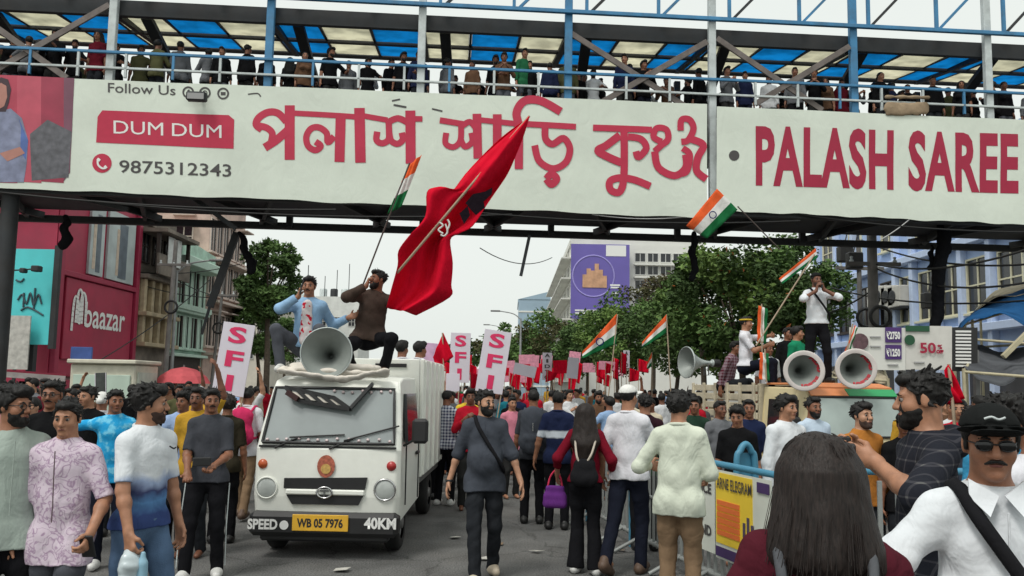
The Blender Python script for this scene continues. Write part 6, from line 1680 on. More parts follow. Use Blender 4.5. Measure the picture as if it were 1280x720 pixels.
GTEE = fabric('grey_tee', srgb(66, 68, 74)); DGSH = fabric('darkgrey_shirt', srgb(66, 70, 78)); LBLUE = fabric('lightblue_shirt', srgb(150, 172, 208)); REDT = fabric('maroon_top', srgb(112, 22, 38)); MARJ = fabric('maroon_jacket', srgb(78, 30, 40)); BTEE = fabric('black_tee', (.010, .010, .011)); OCH = fabric('ochre_tee', srgb(172, 112, 52)); BRJ = fabric('brown_jacket', srgb(74, 62, 56)); GREENT = fabric('green_shirt', srgb(34, 132, 96)); DMAR = fabric('dark_maroon_tee', srgb(60, 26, 34)); YEL = fabric('yellow_tee', srgb(214, 184, 60)); NAVJ = fabric('navy_jersey', srgb(34, 42, 70)); PKB = fabric('pink_bag', srgb(196, 52, 96)); BKB = fabric('black_bag', (.014, .014, .016)); GRB = fabric('grey_bag', srgb(74, 78, 86)); PUB = fabric('purple_tote', srgb(104, 52, 128)); PNB = fabric('pink_strap', srgb(206, 60, 90)); STRAP = fabric('strap_grey', srgb(86, 88, 92)); PALES = fabric('strap_pale', srgb(190, 180, 168)); CAPW = fabric('cap_white', srgb(216, 216, 212)); CAPB = fabric('cap_black', (.013, .014, .014)); JKT = fabric('lightblue_jacket', srgb(140, 174, 206)); BROWNH = strand('hair_dark_brown', (.016, .011, .0095))
def vox_for(Y): return max(.0065, min(.0125, .00125 * Y))
def hero(px, Y, H, rz, label, pose, look, seed, face=True, z=0.0, py=560, name='person', group=None):
    p = at(px, py, Y); pose = dict(pose); pose['yaw'] = pose.get('yaw', rz) - rz          # head direction is given in the street's frame
    return person(name, label, (p.x, Y, z), R(rz), H, pose, look, vox_for(Y), group, seed, face)
def sdf_part(I, name, S, m_): v, f = S.surf(); return link(name, np_mesh(name, v * I['s'], f), m_, I['root'])
def backpack(I, m_, w=.14, h=.21, d=.085, z=1.22, strapm=None):
    T = I['T']; S = SDF(I['vox']); fl = (I['Rt'] @ V3(0, 1, 0), .62); y = .20
    for a, b in ((-1, 1),): S.cap(T(-w * .45, y, z - h * .62), T(w * .45, y, z - h * .62), d * 1.3, d * 1.3, .05, fl); S.cap(T(-w * .35, y, z + h * .55), T(w * .35, y, z + h * .55), d * 1.15, d * 1.15, .05, fl)
    S.cap(T(0, y + .01, z - h * .6), T(0, y, z + h * .55), w * .98, w * .9, .05, (I['Rt'] @ V3(0, 1, 0), .55)); S.cap(T(-w * .4, y + .055, z - h * .45), T(w * .4, y + .055, z - h * .45), d * .7, d * .7, .03); S.wr = wrinkle(3, .006, 22)
    bg_ = sdf_part(I, 'backpack', S, m_); s = I['s']
    for q in (1, -1):
        MB().tube(catmull([T(q * .10, .14, 1.40) * s, T(q * .11, .0, 1.475) * s, T(q * .12, -.10, 1.40) * s, T(q * .13, -.13, 1.25) * s, T(q * .15, -.02, 1.08) * s, T(q * .12, .13, 1.05) * s], 5), .017 * s, 6).build('strap', strapm or m_, bg_)
    MB().tube([T(0, y + .115, z + .08) * s, T(0, y + .12, z - .02) * s], .006 * s, 6).build('zip', CHROME, bg_)
def sling(I, m_, side=1, r=.014, bag=None):
    T = I['T']; s = I['s']; q = side
    o = MB().tube(catmull([T(-q * .03, .12, 1.34) * s, T(-q * .09, .07, 1.455) * s, T(-q * .095, -.03, 1.475) * s, T(-q * .07, -.115, 1.40) * s, T(0, -.155, 1.28) * s, T(q * .09, -.165, 1.14) * s, T(q * .165, -.10, 1.02) * s, T(q * .18, .02, .97) * s], 6), r * s, 6).build('sling_strap', m_, I['root'])
    if bag: S = SDF(.012); S.cap(T(q * .19, -.05, .93), T(q * .19, .08, .93), .06, .06, .03, (V3(1, 0, 0), .5)); sdf_part(I, 'sling_bag', S, bag)
def glasses(I, m_=None, dark=False):
    Hd = I['Hd']; s = I['s']; m = MB(); m_ = m_ or BLACKP
    for q in (1, -1):
        m.tube([Hd(q * .032 + .024 * math.cos(a), -.103 + .004 * abs(math.cos(a)), .001 + .018 * math.sin(a)) * s for a in [2 * math.pi * k / 12 for k in range(13)]], .0024 * s, 5)
        m.tube([Hd(q * .056, -.098, .006) * s, Hd(q * .079, .01, .008) * s], .0022 * s, 5)
    m.tube([Hd(-.009, -.108, .005) * s, Hd(.009, -.108, .005) * s], .0024 * s, 5); o = m.build('glasses', m_, I['root'])
    if dark:
        for q in (1, -1): S = SDF(.0045); S.ell(Hd(q * .033, -.098, .0), (.029, .008, .021), I['Rh'], .004); sdf_part(I, 'lens', S, mat('dark_lens', (.006, .006, .007), rough=.12, var=0))
def cap_hat(I, m_, brim=True, back=False):
    Hd = I['Hd']; S = SDF(max(.0055, I['vox'] * .7)); Rh = I['Rh']; hc = I['hc']
    S.ell(Hd(0, .016, .045), (.094, .115, .092), Rh, .01); n = Rh @ V3(0, -.10, -1); S.slab(n, n @ hc - .042)
    if brim: S.cap(Hd(-.045, -.085, .052), Hd(.045, -.085, .052), .062, .062, .01, (Rh @ V3(0, .25, 1), .12)); S.cap(Hd(-.03, -.13, .045), Hd(.03, -.13, .045), .045, .045, .01, (Rh @ V3(0, .3, 1), .15))
    o = sdf_part(I, 'cap', S, m_); return o
def phone(I, side, off=(0, -.02, -.06), size=(.075, .012, .15), m_=None, tilt=30):
    w = I['wri'][side] + V3(*off); s = I['s']; m = MB(); m.box(Vector(w * s), size, np_to_M(rotm('X', R(tilt))), ch=.004)
    return m
def np_to_M(A): return Matrix([list(map(float, r)) for r in A])
def buttons(I, m_, n=5, z0=1.0, z1=1.4):
    T = I['T']; s = I['s']
    o = MB().tube([T(0, -.150, 1.42) * s, T(0, -.147, 1.3) * s, T(0, -.132, 1.1) * s, T(0, -.135, z0) * s], .0035 * s, 5).build('placket', m_, I['root'])

# --- walkers on the left
I = hero(14, 4.7, 1.71, 38, 'bearded man in spectacles and grey green shirt at the left edge', dict(yaw=78, hands=((.28, -.06, .86), (-.30, .02, .84))), dict(shirt=GREENG, sleeve=.58, loose=.004, trousers=BLACKT, shoe=SHB_, beard=.45, hair='thick', skin=0, hem=.80), 11); glasses(I); buttons(I, GREENG)
I = hero(83, 4.75, 1.64, 6, 'man in lavender printed kurta and grey jeans walking forward', dict(yaw=8, pitch=6, hands=((.25, -.20, .95), (-.25, -.02, .84)), curl=(.9, .5), feet=((.10, -.12, 0, 0), (-.10, .14, 0, 0))), dict(shirt=KURTA, sleeve=.58, loose=.008, hem=.74, belly=.0, trousers=GREYD, shoe=SHB_, hair='short', skin=2, wr=.008), 12); buttons(I, mat('placket_dark', (.12, .08, .09), var=0))
o = phone(I, 0, (0, -.03, -.07)).build('phone', BLACKP, I['root'])
I = hero(183, 4.95, 1.73, 66, 'man in white and blue sports jersey with jeans looking away over the road', dict(yaw=108, hands=((.24, -.05, .86), (-.24, -.18, .80)), curl=(.5, 1.0), feet=((.12, -.1, 0, 0), (-.10, .12, 0, 0))), dict(shirt=JERSEY, sleeve=.50, loose=.0, hem=.88, trousers=BLUED, shoe=SHW, hair='thick', beard=.2, skin=2), 13)
T = I['T']; s = I['s']
for pts in (((.03, -.158, 1.36), (.06, -.158, 1.345), (.085, -.15, 1.35)),): MB().tube(catmull([T(*p) * s for p in pts], 5), .005, 5).build('chest_mark', BLACKP, I['root'])
w = I['wri'][1]
bag = empty('plastic_bag', I['root'].matrix_world @ Vector((0, 0, 0)), 0, 'clear plastic bag with water bottle held by the jersey man', 'bag'); bag.location = I['root'].location; bag.rotation_euler = I['root'].rotation_euler
S = SDF(.010); S.cap(w + V3(-.0, -.03, -.10), w + V3(0, -.03, -.16), .02, .06, .03); S.cap(w + V3(0, -.03, -.16), w + V3(.01, -.03, -.36), .065, .075, .04, (V3(0, 1, 0), .7)); S.wr = wrinkle(8, .010, 26); v, f = S.surf(); link('bag', np_mesh('bag', v, f), mat('thin_plastic', srgb(190, 202, 206), rough=.25, var=.2, vscale=12, spec=.6), bag)
S = SDF(.009); S.cap(w + V3(.03, -.09, -.16), w + V3(.03, -.09, -.34), .03, .032, .01); S.cap(w + V3(.03, -.09, -.10), w + V3(.03, -.09, -.14), .013, .02, .01); v, f = S.surf(); link('bottle', np_mesh('bottle', v, f), mat('bottle_blue', srgb(140, 180, 200), rough=.15, var=.1), bag)
I = hero(262, 7.45, 1.69, 8, 'man in charcoal grey tee and black track pants holding a phone', dict(yaw=28, hands=((.10, -.28, 1.03), (-.12, -.27, .97)), palm=((0, 0, 1), (0, 0, 1)), feet=((.13, -.05, 0, 10), (-.13, -.22, 0, -8)), curl=(.7, .7)), dict(shirt=GTEE, sleeve=.52, trousers=BLACKT, shoe=SHW, hair='short', skin=1, moustache=True, hem=.86), 14)
MB().box(Vector((.02, -.36, 1.06)), (.15, .03, .075), np_to_M(rotm('Z', .3)), ch=.006).build('phone', BLACKP, I['root'])
for i in (0, 1): s = I['s']; q = (1, -1)[i]; MB().tube([(I['hip'][i] + V3(q * .108, 0, -.05)) * s, (I['knee'][i] + V3(q * .082, 0, 0)) * s, (I['ank'][i] + V3(q * .068, 0, .02)) * s], .006, 5).build('side_stripe', WHITEP, I['root'])
I = hero(141, 7.7, 1.66, 20, 'man in bright cyan tee with outstretched arm behind the jersey man', dict(yaw=40, hands=((.26, -.05, .86), (-.52, -.12, 1.36))), dict(shirt=CYANT, sleeve=.55, trousers=NAVYT, shoe=SHW, hair='short', skin=1), 15)
I = hero(226, 8.8, 1.64, 25, 'man in pale blue shirt half hidden by the grey tee man', dict(yaw=-10), dict(shirt=LBLUE, sleeve=.95, trousers=BLACKT, shoe=SHB_, hair='thick', skin=1), 16)
I = hero(307, 10.6, 1.68, 178, 'walker with pink backpack and khaki trousers beside the mini truck', dict(yaw=170, feet=((.10, -.2, 0, 0), (-.10, .25, .03, 0))), dict(shirt=WTEE, trousers=BEIGET, shoe=SHBR, hair='short', skin=1), 17, face=False); backpack(I, PKB)
I = hero(62, 6.6, 1.74, -5, 'dark shirted man in glasses behind the lavender kurta man', dict(yaw=12), dict(shirt=BTEE, trousers=BLACKT, shoe=SHB_, hair='short', skin=1, moustache=True), 18); glasses(I)
I = hero(36, 7.9, 1.58, 10, 'woman in pale top with tied hair behind the grey green shirt', dict(yaw=-8), dict(shirt=fabric('pale_top', srgb(196, 190, 196)), trousers=CHAR, shoe=SHB_, hair='bun', w=.86, skin=4), 19)
I = hero(106, 8.6, 1.68, 0, 'man in black tee with short hair beyond the kurta man', dict(yaw=-20), dict(shirt=BTEE, trousers=GREYD, shoe=SHB_, hair='short', skin=2), 20)
I = hero(124, 9.2, 1.62, 200, 'person with white head scarf seen from behind in the left crowd', dict(yaw=190), dict(shirt=WTEE, trousers=CHAR, shoe=SHB_, hair='bun', hairm=CAPW, skin=1, w=.9), 21, face=False)
I = hero(282, 9.0, 1.60, 190, 'person with bushy brown hair beside the pink backpack', dict(yaw=200), dict(shirt=fabric('dark_olive', srgb(54, 50, 40)), trousers=BLACKT, shoe=SHB_, hair='fuzzy', hairm=BROWNH, skin=1), 22, face=False)

# --- walkers in the middle
I = hero(606, 7.5, 1.72, 2, 'stout bearded man in dark grey shirt striding down the road', dict(yaw=38, hands=((.34, -.06, .88), (-.33, .04, .86)), feet=((.10, .16, .02, 10), (-.07, -.24, 0, -4)), curl=(.35, .35), lean=-2), dict(shirt=DGSH, sleeve=.63, loose=.014, belly=.045, hem=.80, trousers=CHAR, shoe=mat('shoe_pale_tan', srgb(190, 176, 156), rough=.6, var=.1), hair='short', beard=.9, skin=4, wr=.009), 31); buttons(I, DGSH); sling(I, BKB, 1, .018)
MB().lathe([(.036, -.012), (.04, 0), (.036, .012)], Vector(I['wri'][1] * I['s']), (0, 0, 1), 14).build('watch', BLACKP, I['root'])
I = hero(666, 10.6, 1.72, 178, 'man in grey tee with large grey backpack walking away', dict(yaw=185), dict(shirt=GTEE, trousers=BLACKT, shoe=SHB_, hair='short', skin=1), 32, face=False); backpack(I, GRB, .17, .25)
I = hero(557, 12.0, 1.68, 170, 'person in blue white checked shirt and black trousers walking away', dict(yaw=150), dict(shirt=PLAID, sleeve=.9, trousers=BLACKT, shoe=SHW, hair='short', skin=1, hem=.84), 33, face=False)
I = hero(536, 12.6, 1.66, 175, 'person in teal tee beside the checked shirt walker', dict(yaw=200), dict(shirt=fabric('teal_tee', srgb(24, 104, 140)), trousers=BLACKT, shoe=SHB_, hair='short'), 34, face=False)
I = hero(583, 14.0, 1.68, 180, 'person in yellow tee with white cap in the march', dict(yaw=180), dict(shirt=YEL, trousers=BLACKT, shoe=SHB_, hair='short', hat=True), 35, face=False); cap_hat(I, CAPW, False)
I = hero(732, 7.85, 1.61, 172, 'long haired woman in maroon top and black flared trousers from behind', dict(yaw=160, hands=((.30, -.10, .98), (-.27, -.12, .98)), feet=((.09, -.02, 0, -10), (-.11, .05, 0, 14))), dict(shirt=REDT, sleeve=.82, trousers=BLACKT, flare=.035, shoe=SHW, hair='long', hairm=BROWNH, w=.82, skin=2, hem=.92), 36, face=False)
T = I['T']; S = SDF(.011); S.cap(T(-.06, .19, .98), T(.06, .19, .98), .085, .085, .04, (V3(0, 1, 0), .7)); S.cap(T(-.04, .18, 1.10), T(.04, .18, 1.10), .07, .07, .05, (V3(0, 1, 0), .7)); S.wr = wrinkle(2, .007, 20); sdf_part(I, 'backpack', S, BKB)
for pts in (((-.11, .12, 1.36), (-.07, .2, 1.22), (-.02, .2, 1.13)), ((.10, .13, 1.34), (.08, .2, 1.2), (.05, .2, 1.12))): MB().tube(catmull([T(*p) * I['s'] for p in pts], 5), .011, 6).build('strap', PALES, I['root'])
w = I['wri'][0]; tb = empty('tote_bag', I['root'].location, I['root'].rotation_euler.z, 'purple tote bag with pink handles beside the maroon top woman', 'bag'); S = SDF(.012)
for z_, hw, r_ in ((-.20, .07, .022), (-.28, .08, .034), (-.36, .08, .04)): S.cap(w + V3(-hw, 0, z_), w + V3(hw, 0, z_), r_, r_, .07)
v, f = S.surf(); link('bag', np_mesh('bag', v, f), PUB, tb)
for q in (-1, 1): MB().tube(catmull([w + V3(q * .08, 0, -.24), w + V3(q * .05, 0, -.10), w + V3(0, 0, -.03)], 5), .010, 6).build('handle', PNB, tb)
I = hero(787, 7.9, 1.79, 152, 'man in white tee and white cap stepping towards the barricade', dict(yaw=140, hands=((.26, .04, .88), (-.14, -.36, 1.10)), feet=((.10, .34, .06, 0, 25), (-.10, -.05, 0, 0)), lean=-4), dict(shirt=WTEE, sleeve=.52, loose=.008, hem=.86, trousers=NAVYT, shoe=SHBR, hair='short', skin=2, hat=True), 37, face=False); cap_hat(I, CAPW)
I = hero(849, 6.25, 1.74, 160, 'man in cream shirt and khaki trousers with his back turned at the barricade', dict(yaw=140, hands=((.26, -.24, 1.14), (-.18, -.26, 1.06)), poles=((.5, .9, -.5), (-.4, .9, -.5))), dict(shirt=CREAMS, sleeve=.86, loose=.014, hem=.80, trousers=BEIGET, shoe=SHBR, hair='thick', skin=2, wr=.005), 38, face=False)
I = hero(806, 9.0, 1.70, 178, 'man in dark maroon green jersey behind the white cap man', dict(yaw=190), dict(shirt=height_m('jersey_green_band', ((0, srgb(40, 84, 50)), (.45, srgb(30, 70, 44)), (.5, srgb(50, 26, 34)), (1, srgb(44, 24, 32))), .95, 1.5, .01), trousers=BLACKT, shoe=SHB_, hair='short'), 39, face=False)
for k in range(4): MB().box(Vector(I['T'](-.045 + .03 * k, .135, 1.16) * I['s']), (.010, .01, .13)).build('stripe', WHITEP, I['root'])
I = hero(697, 10.2, 1.70, 172, 'man in navy jersey with white chest band walking away', dict(yaw=170, hands=((.30, -.02, .84), None)), dict(shirt=height_m('jersey_navy_white', ((0, srgb(30, 38, 66)), (.30, srgb(30, 38, 66)), (.34, srgb(200, 206, 214)), (.46, srgb(200, 206, 214)), (.5, srgb(34, 42, 72)), (1, srgb(34, 42, 72))), .95, 1.5, .02), trousers=BLACKT, shoe=SHB_, hair='short'), 40, face=False)

# --- behind the barricade
I = hero(922, 8.3, 1.60, -18, 'young man in black tee looking down behind the barricade', dict(yaw=-25, pitch=14), dict(shirt=BTEE, trousers=BLACKT, hair='thick', skin=0), 41)
I = hero(936, 9.3, 1.66, 0, 'man peering over the black tee youth at the barricade', dict(yaw=-12), dict(shirt=NAVJ, trousers=BLACKT, hair='short', skin=1), 42)
I = hero(983, 7.5, 1.72, 22, 'man in white shirt gazing along the barricade', dict(yaw=34), dict(shirt=WSHIRT, sleeve=.95, loose=.012, trousers=CHAR, hair='thick', skin=2), 43); buttons(I, WSHIRT)
I = hero(1017, 8.8, 1.70, 15, 'bearded man in pale blue shirt behind the white shirt man', dict(yaw=12), dict(shirt=fabric('skyblue_shirt', srgb(186, 202, 218)), trousers=CHAR, hair='short', beard=.4, skin=1), 44)
I = hero(1078, 7.0, 1.67, 14, 'man in ochre tee with quiff hair by the pickup windscreen', dict(yaw=18, pitch=-4), dict(shirt=OCH, sleeve=.9, trousers=CHAR, hair='quiff', beard=.2, skin=4), 45)
I = hero(900, 9.9, 1.63, 15, 'man in grey shirt beside the slatted truck bed', dict(yaw=20), dict(shirt=fabric('mid_grey_shirt', srgb(110, 112, 116)), trousers=CHAR, hair='short', skin=3), 46)
I = hero(868, 10.3, 1.66, 5, 'man in dark green shirt between cream shirt man and pickup', dict(yaw=-20), dict(shirt=fabric('dark_green_shirt', srgb(40, 62, 50)), trousers=CHAR, hair='short', skin=1), 47)
I = hero(1132, 6.9, 1.60, -10, 'man in black cap looking down beside the pickup cab', dict(yaw=-30, pitch=10), dict(shirt=BTEE, trousers=CHAR, hair='short', skin=1, hat=True), 48); cap_hat(I, CAPB)

# --- nearest figures on the right
I = hero(1158, 3.6, 1.86, -98, 'bearded man in dark checked shirt filming with a camera', dict(yaw=-112, pitch=4, hands=((.13, -.24, 1.36), (.02, -.26, 1.38)), palm=((-1, 0, .2), (1, 0, .2)), curl=(.8, .8), handdir=((-.3, -.9, .3), (.2, -.9, .3))), dict(shirt=DCHECK, sleeve=.62, loose=.014, trousers=CHAR, hair='short', beard=.5, skin=2, hood=True, hem=.82), 51)
cm = empty('video_camera', I['root'].location, I['root'].rotation_euler.z, 'black camera held up by the man in the checked shirt', 'camera'); MB().box((.08, -.38, 1.50), (.12, .10, .09), ch=.012).build('camera_body', BLACKP, cm); MB().lathe([(.001, .09), (.036, .09), (.038, .05), (.036, 0)], (.08, -.42, 1.505), (0, -1, 0), 18).build('lens', BLACKP, cm); MB().box((.08, -.37, 1.56), (.05, .05, .03), ch=.008).build('viewfinder', BLACKP, cm)
I = hero(1236, 2.5, 1.73, -14, 'man in black cap and sunglasses wearing a white shirt with black strap', dict(yaw=-22, pitch=2, hands=((.20, -.24, 1.02), (-.20, -.28, 1.14)), palm=(None, (0, -.3, -1)), poles=(None, (-1, .4, -.3)), curl=(.5, .6)), dict(shirt=WSHIRT, sleeve=.56, loose=.010, belly=.02, trousers=CHAR, hair='short', moustache=True, skin=0, wr=.008, hat=True), 52); cap_hat(I, CAPB); glasses(I, None, True); buttons(I, WSHIRT)
sling(I, BKB, 1, .021, BKB)
T = I['T']; s = I['s']
for q in (1, -1): MB().prism([T(q * .008, -.095, 1.462) * s, T(q * .075, -.05, 1.505) * s, T(q * .085, -.085, 1.455) * s, T(q * .045, -.135, 1.405) * s], (0, -.008, 0)).build('collar_flap', WSHIRT, I['root'])
Hd = I['Hd']; MB().tube(catmull([Hd(-.03, -.097, .088) * s, Hd(-.01, -.101, .095) * s, Hd(.01, -.101, .087) * s, Hd(.03, -.097, .094) * s], 5), .004, 5).build('cap_mark', WHITEP, I['root'])
I = hero(1022, 2.0, 1.665, 166, 'woman with long dark hair in maroon jacket seen from behind', dict(yaw=172, hands=((.30, -.05, .86), (-.30, -.05, .86))), dict(shirt=MARJ, sleeve=1.0, loose=.02, trousers=BLACKT, hair=None, w=.90, skin=2, wr=.012), 53, face=False)
T, Hd, s = I['T'], I['Hd'], I['s']; S = SDF(.006); S.wr = wrinkle(61, .003, 30, .15)
S.ell(Hd(0, .020, .032), (.092, .112, .098), I['Rh'], .02)
for q in (1, -1): S.cap(Hd(q * .052, .03, .0), T(q * .085, .06, 1.43), .062, .050, .04)
S.cap(Hd(0, .06, -.02), T(.0, .09, 1.43), .085, .065, .05); S.cap(Hd(.05, -.01, -.03), T(.10, .03, 1.40), .045, .02, .04); S.cap(Hd(-.05, .0, -.05), T(-.13, .05, 1.40), .05, .025, .04)
gl = np.random.RandomState(8)
def scalp(a_, el, o=0): return Hd((.094 + o) * math.sin(a_) * math.cos(el), .020 + (.114 + o) * math.cos(a_) * math.cos(el), .032 + (.100 + o) * math.sin(el))
for _t in range(95):
    a_ = gl.uniform(-2.1, 2.1); el = gl.uniform(.0, .9); b_ = a_ + .25 * gl.randn()
    p0 = scalp(a_, el); p1 = scalp(a_ + .08 * gl.randn(), -.1, .008); p2 = T(.118 * math.sin(b_), .035 + .11 * math.cos(b_), gl.uniform(1.37, 1.46))
    S.chain([p0, p1, p2], [.007, .011, .004], .006)
sdf_part(I, 'hair', S, BROWNH)
m = MB()
for _t in range(110):
    a_ = gl.uniform(-2.2, 2.2); el = gl.uniform(.1, 1.2); b_ = a_ + .3 * gl.randn(); r_ = gl.uniform(.0, .03)
    m.tube(catmull([scalp(a_, el, .002) * s, scalp(a_ + .1 * gl.randn(), el * .35, .010) * s, scalp(b_, -.5, .02 + r_) * s, T((.122 + r_) * math.sin(b_), .03 + (.12 + r_) * math.cos(b_), gl.uniform(1.35, 1.44)) * s], 5), .0009, 4)
m.build('loose_strands', BROWNH, I['root'])
for q in (1, -1): MB().tube(catmull([T(q * .11, .02, 1.47) * s, T(q * .105, .11, 1.42) * s, T(q * .09, .165, 1.28) * s, T(q * .07, .175, 1.1) * s], 6), .013, 6).build('strap', STRAP, I['root'])
I = hero(1252, 4.3, 1.76, 10, 'dark haired man in teal shirt behind the man in the black cap', dict(yaw=170), dict(shirt=fabric('teal_blue_shirt', srgb(60, 140, 180)), trousers=CHAR, hair='thick', skin=1), 54, face=False)
I = hero(1296, 3.4, 1.76, 180, 'dark haired person in white tee at the right edge', dict(yaw=190), dict(shirt=WTEE, trousers=CHAR, hair='thick', skin=1), 55, face=False)
I = hero(1215, 6.4, 1.66, 10, 'man in dark shirt between checked shirt man and stalls', dict(yaw=-10), dict(shirt=fabric('slate_shirt', srgb(60, 66, 78)), trousers=CHAR, hair='short', skin=3), 56)

# --- on the white mini truck
I = hero(383, 9.0, 1.70, 4, 'man in light blue jacket seated on the mini truck roof speaking into a microphone', dict(pel=(0, .05, .32), lean=3, yaw=2, hands=((.46, .06, .66), (-.07, -.22, .86)), poles=((1, .3, -.6), (-1, -.2, -.7)), palm=(None, (1, 0, 0)), curl=(.4, 1.1), feet=((.14, -.34, .0, 0), (-.22, -.30, .0, 0)), knee=((.2, -.4, 1), (-.4, -.4, 1)), handdir=(None, (.2, .0, 1))), dict(shirt=JKT, sleeve=.95, loose=.014, hem=.92, trousers=GREYD, shoe=SHW, hair='quiff', moustache=True, skin=0), 61, z=1.86, py=440)
T = I['T']; s = I['s']; w = I['wri'][1]
MB().tube([Vector((w + V3(.02, -.03, .02)) * s), Vector((w + V3(.035, -.03, .13)) * s)], .012, 8).build('microphone', BLACKP, I['root'])
S = SDF(.009); S.cap(T(0, -.10, 1.40), T(0, -.125, 1.0), .055, .075, .03, (V3(0, 1, 0), .6)); S.wr = wrinkle(5, .006, 22); sdf_part(I, 'inner_shirt', S, noise_m('tee_white_red_print', ((0, srgb(214, 206, 206)), (.52, srgb(214, 206, 206)), (.56, srgb(196, 40, 60)), (1, srgb(196, 40, 60))), 12, 'CONSTANT'))
I = hero(462, 9.15, 1.70, 18, 'man in dark brown jacket crouching on the mini truck roof raising the red flag', dict(pel=(-.02, .05, .44), lean=6, side=8, twist=-6, yaw=-48, pitch=-6, hands=((.50, -.18, 1.17), (-.10, -.26, 1.0)), poles=((.2, .6, -.8), (-1, 0, -.5)), palm=((-.3, -.6, .6), (1, 0, 0)), curl=(1.1, 1.1), handdir=((.6, -.2, .7), (.3, 0, .9)), feet=((.14, -.16, .0, 0), (-.18, -.02, .0, 0)), knee=((.3, -1, .3), (-.5, -1, .2))), dict(shirt=BRJ, sleeve=.97, loose=.02, hem=.90, trousers=BLACKT, shoe=SHBR, hair='short', beard=.3, skin=1, wr=.010), 62, z=1.86, py=440)
I = hero(503, 10.7, 1.66, 190, 'dark haired youth standing in the mini truck box looking back', dict(yaw=150), dict(shirt=WTEE, trousers=CHAR, hair='thick', skin=1), 63, face=False, z=.68, py=440)
I = hero(520, 11.2, 1.68, 160, 'youth in white tee leaning at the mini truck box edge', dict(yaw=130, side=-6), dict(shirt=WTEE, trousers=CHAR, hair='thick', skin=1), 64, face=False, z=.68, py=440)

# --- on the pickup
I = hero(1021, 12.0, 1.66, -4, 'man in white shirt and black trousers standing on the pickup with a microphone', dict(yaw=6, hands=((.05, -.20, 1.44), (-.06, -.20, 1.42)), poles=((1, .0, -.6), (-1, 0, -.6)), palm=((-1, 0, 0), (1, 0, 0)), curl=(1, 1), feet=((.16, -.02, 0, 8), (-.15, .04, 0, -8)), handdir=((-.2, 0, 1), (.2, 0, 1))), dict(shirt=WSHIRT, sleeve=.72, loose=.006, trousers=BLACKT, shoe=SHB_, hair='short', skin=3, beard=.2, hem=.92, hat=True), 71, z=1.885, py=400); sling(I, BKB, 1, .016); cap_hat(I, CAPB, False)
w = I['wri'][0]; s = I['s']; MB().tube([Vector((w + V3(-.03, -.03, .02)) * s), Vector((w + V3(-.03, -.02, .12)) * s)], .013, 8).build('microphone', BLACKP, I['root'])
SEAT = dict(feet=((.14, -.42, -.30, 0), (-.12, -.44, -.30, 0)), pel=(0, 0, .13))
I = hero(932, 12.7, 1.70, 62, 'man in white tee seated on the pickup side holding an upright tricolour', dict(SEAT, yaw=58, hands=((.18, -.36, .62), (-.04, -.36, .46)), curl=(1, 1)), dict(shirt=WTEE, sleeve=.5, hem=.92, trousers=NAVYT, shoe=SHB_, hair='short', skin=2), 72, z=2.02, py=430)
Hd = I['Hd']; s = I['s']; MB().tube([Hd(.086 * math.cos(a), .012 + .104 * math.sin(a), .062) * s for a in [2 * math.pi * k / 16 for k in range(17)]], .014, 6).build('headband', YEL, I['root'])
I = hero(996, 13.0, 1.70, 40, 'youth in green shirt sitting behind the standing speaker on the pickup', dict(SEAT, yaw=60), dict(shirt=GREENT, hem=.92, trousers=CHAR, shoe=SHB_, hair='thick', skin=2), 73, z=1.90, py=430)
I = hero(906, 13.6, 1.66, 50, 'youth in checked red shirt hunched on the pickup rail', dict(SEAT, yaw=30, lean=18), dict(shirt=check_m('shirt_red_check', srgb(150, 130, 140), srgb(90, 30, 44), 20, .4), sleeve=.9, hem=.92, trousers=CHAR, shoe=SHB_, hair='thick', skin=1), 74, z=1.72, py=450)
I = hero(960, 13.2, 1.66, 15, 'youth in white tee peeking between flag waver and standing speaker', dict(SEAT, yaw=20), dict(shirt=WTEE, hem=.92, trousers=CHAR, shoe=SHB_, hair='thick', skin=1), 75, z=1.66, py=450)
I = hero(985, 13.9, 1.66, 10, 'youth in black shirt at the back of the pickup bed', dict(yaw=20), dict(shirt=BTEE, trousers=CHAR, hair='short', skin=1), 76, z=1.2, py=450)

# ------------------------------------------------------------------ the marching crowd: a few built figures, copied as individuals with their own clothes
PROTO = []
specs = [
    (dict(), dict(hair='short'), 0, True), (dict(yaw=25, hands=((.3, -.3, 1.15), None)), dict(hair='thick', beard=.3), 1, True), (dict(yaw=-30, feet=((.1, -.15, 0, 0), (-.1, .15, 0, 0))), dict(hair='quiff'), 2, True),
    (dict(hands=((.22, -.10, 1.88), None), poles=((1, 0, -.3), None)), dict(hair='short', moustache=True), 3, True), (dict(), dict(hair='bun', w=.87), 4, True), (dict(yaw=10), dict(hair='long', w=.87), 5, True),
    (dict(hands=((.08, -.26, 1.30), (-.08, -.26, 1.30))), dict(hair='thick'), 6, True)]
dummy = fabric('proto_cloth', (.3, .3, .3)); dummy2 = fabric('proto_trousers', (.03, .03, .03))
for po_, lk_, sd_, fc in specs:
    lk_ = dict(lk_, shirt=dummy, trousers=dummy2, collar=False, sleeve=.55 if sd_ % 2 else .9, shoe=None)
    I = person('person', 'prototype', (0, 0, 0), 0, 1.7, po_, lk_, .020, None, 100 + sd_, fc)
    PROTO.append(I['root'])
CL_ = {'white': srgb(206, 208, 210), 'black': srgb(22, 22, 24), 'navy': srgb(34, 40, 66), 'grey': srgb(104, 106, 110), 'maroon': srgb(96, 26, 38), 'red': srgb(176, 30, 48), 'light blue': srgb(140, 168, 204), 'olive': srgb(84, 84, 58), 'brown': srgb(96, 72, 56), 'cream': srgb(196, 186, 164), 'green': srgb(40, 98, 66), 'pink': srgb(204, 128, 146), 'teal': srgb(34, 110, 124), 'mustard': srgb(186, 144, 52)}
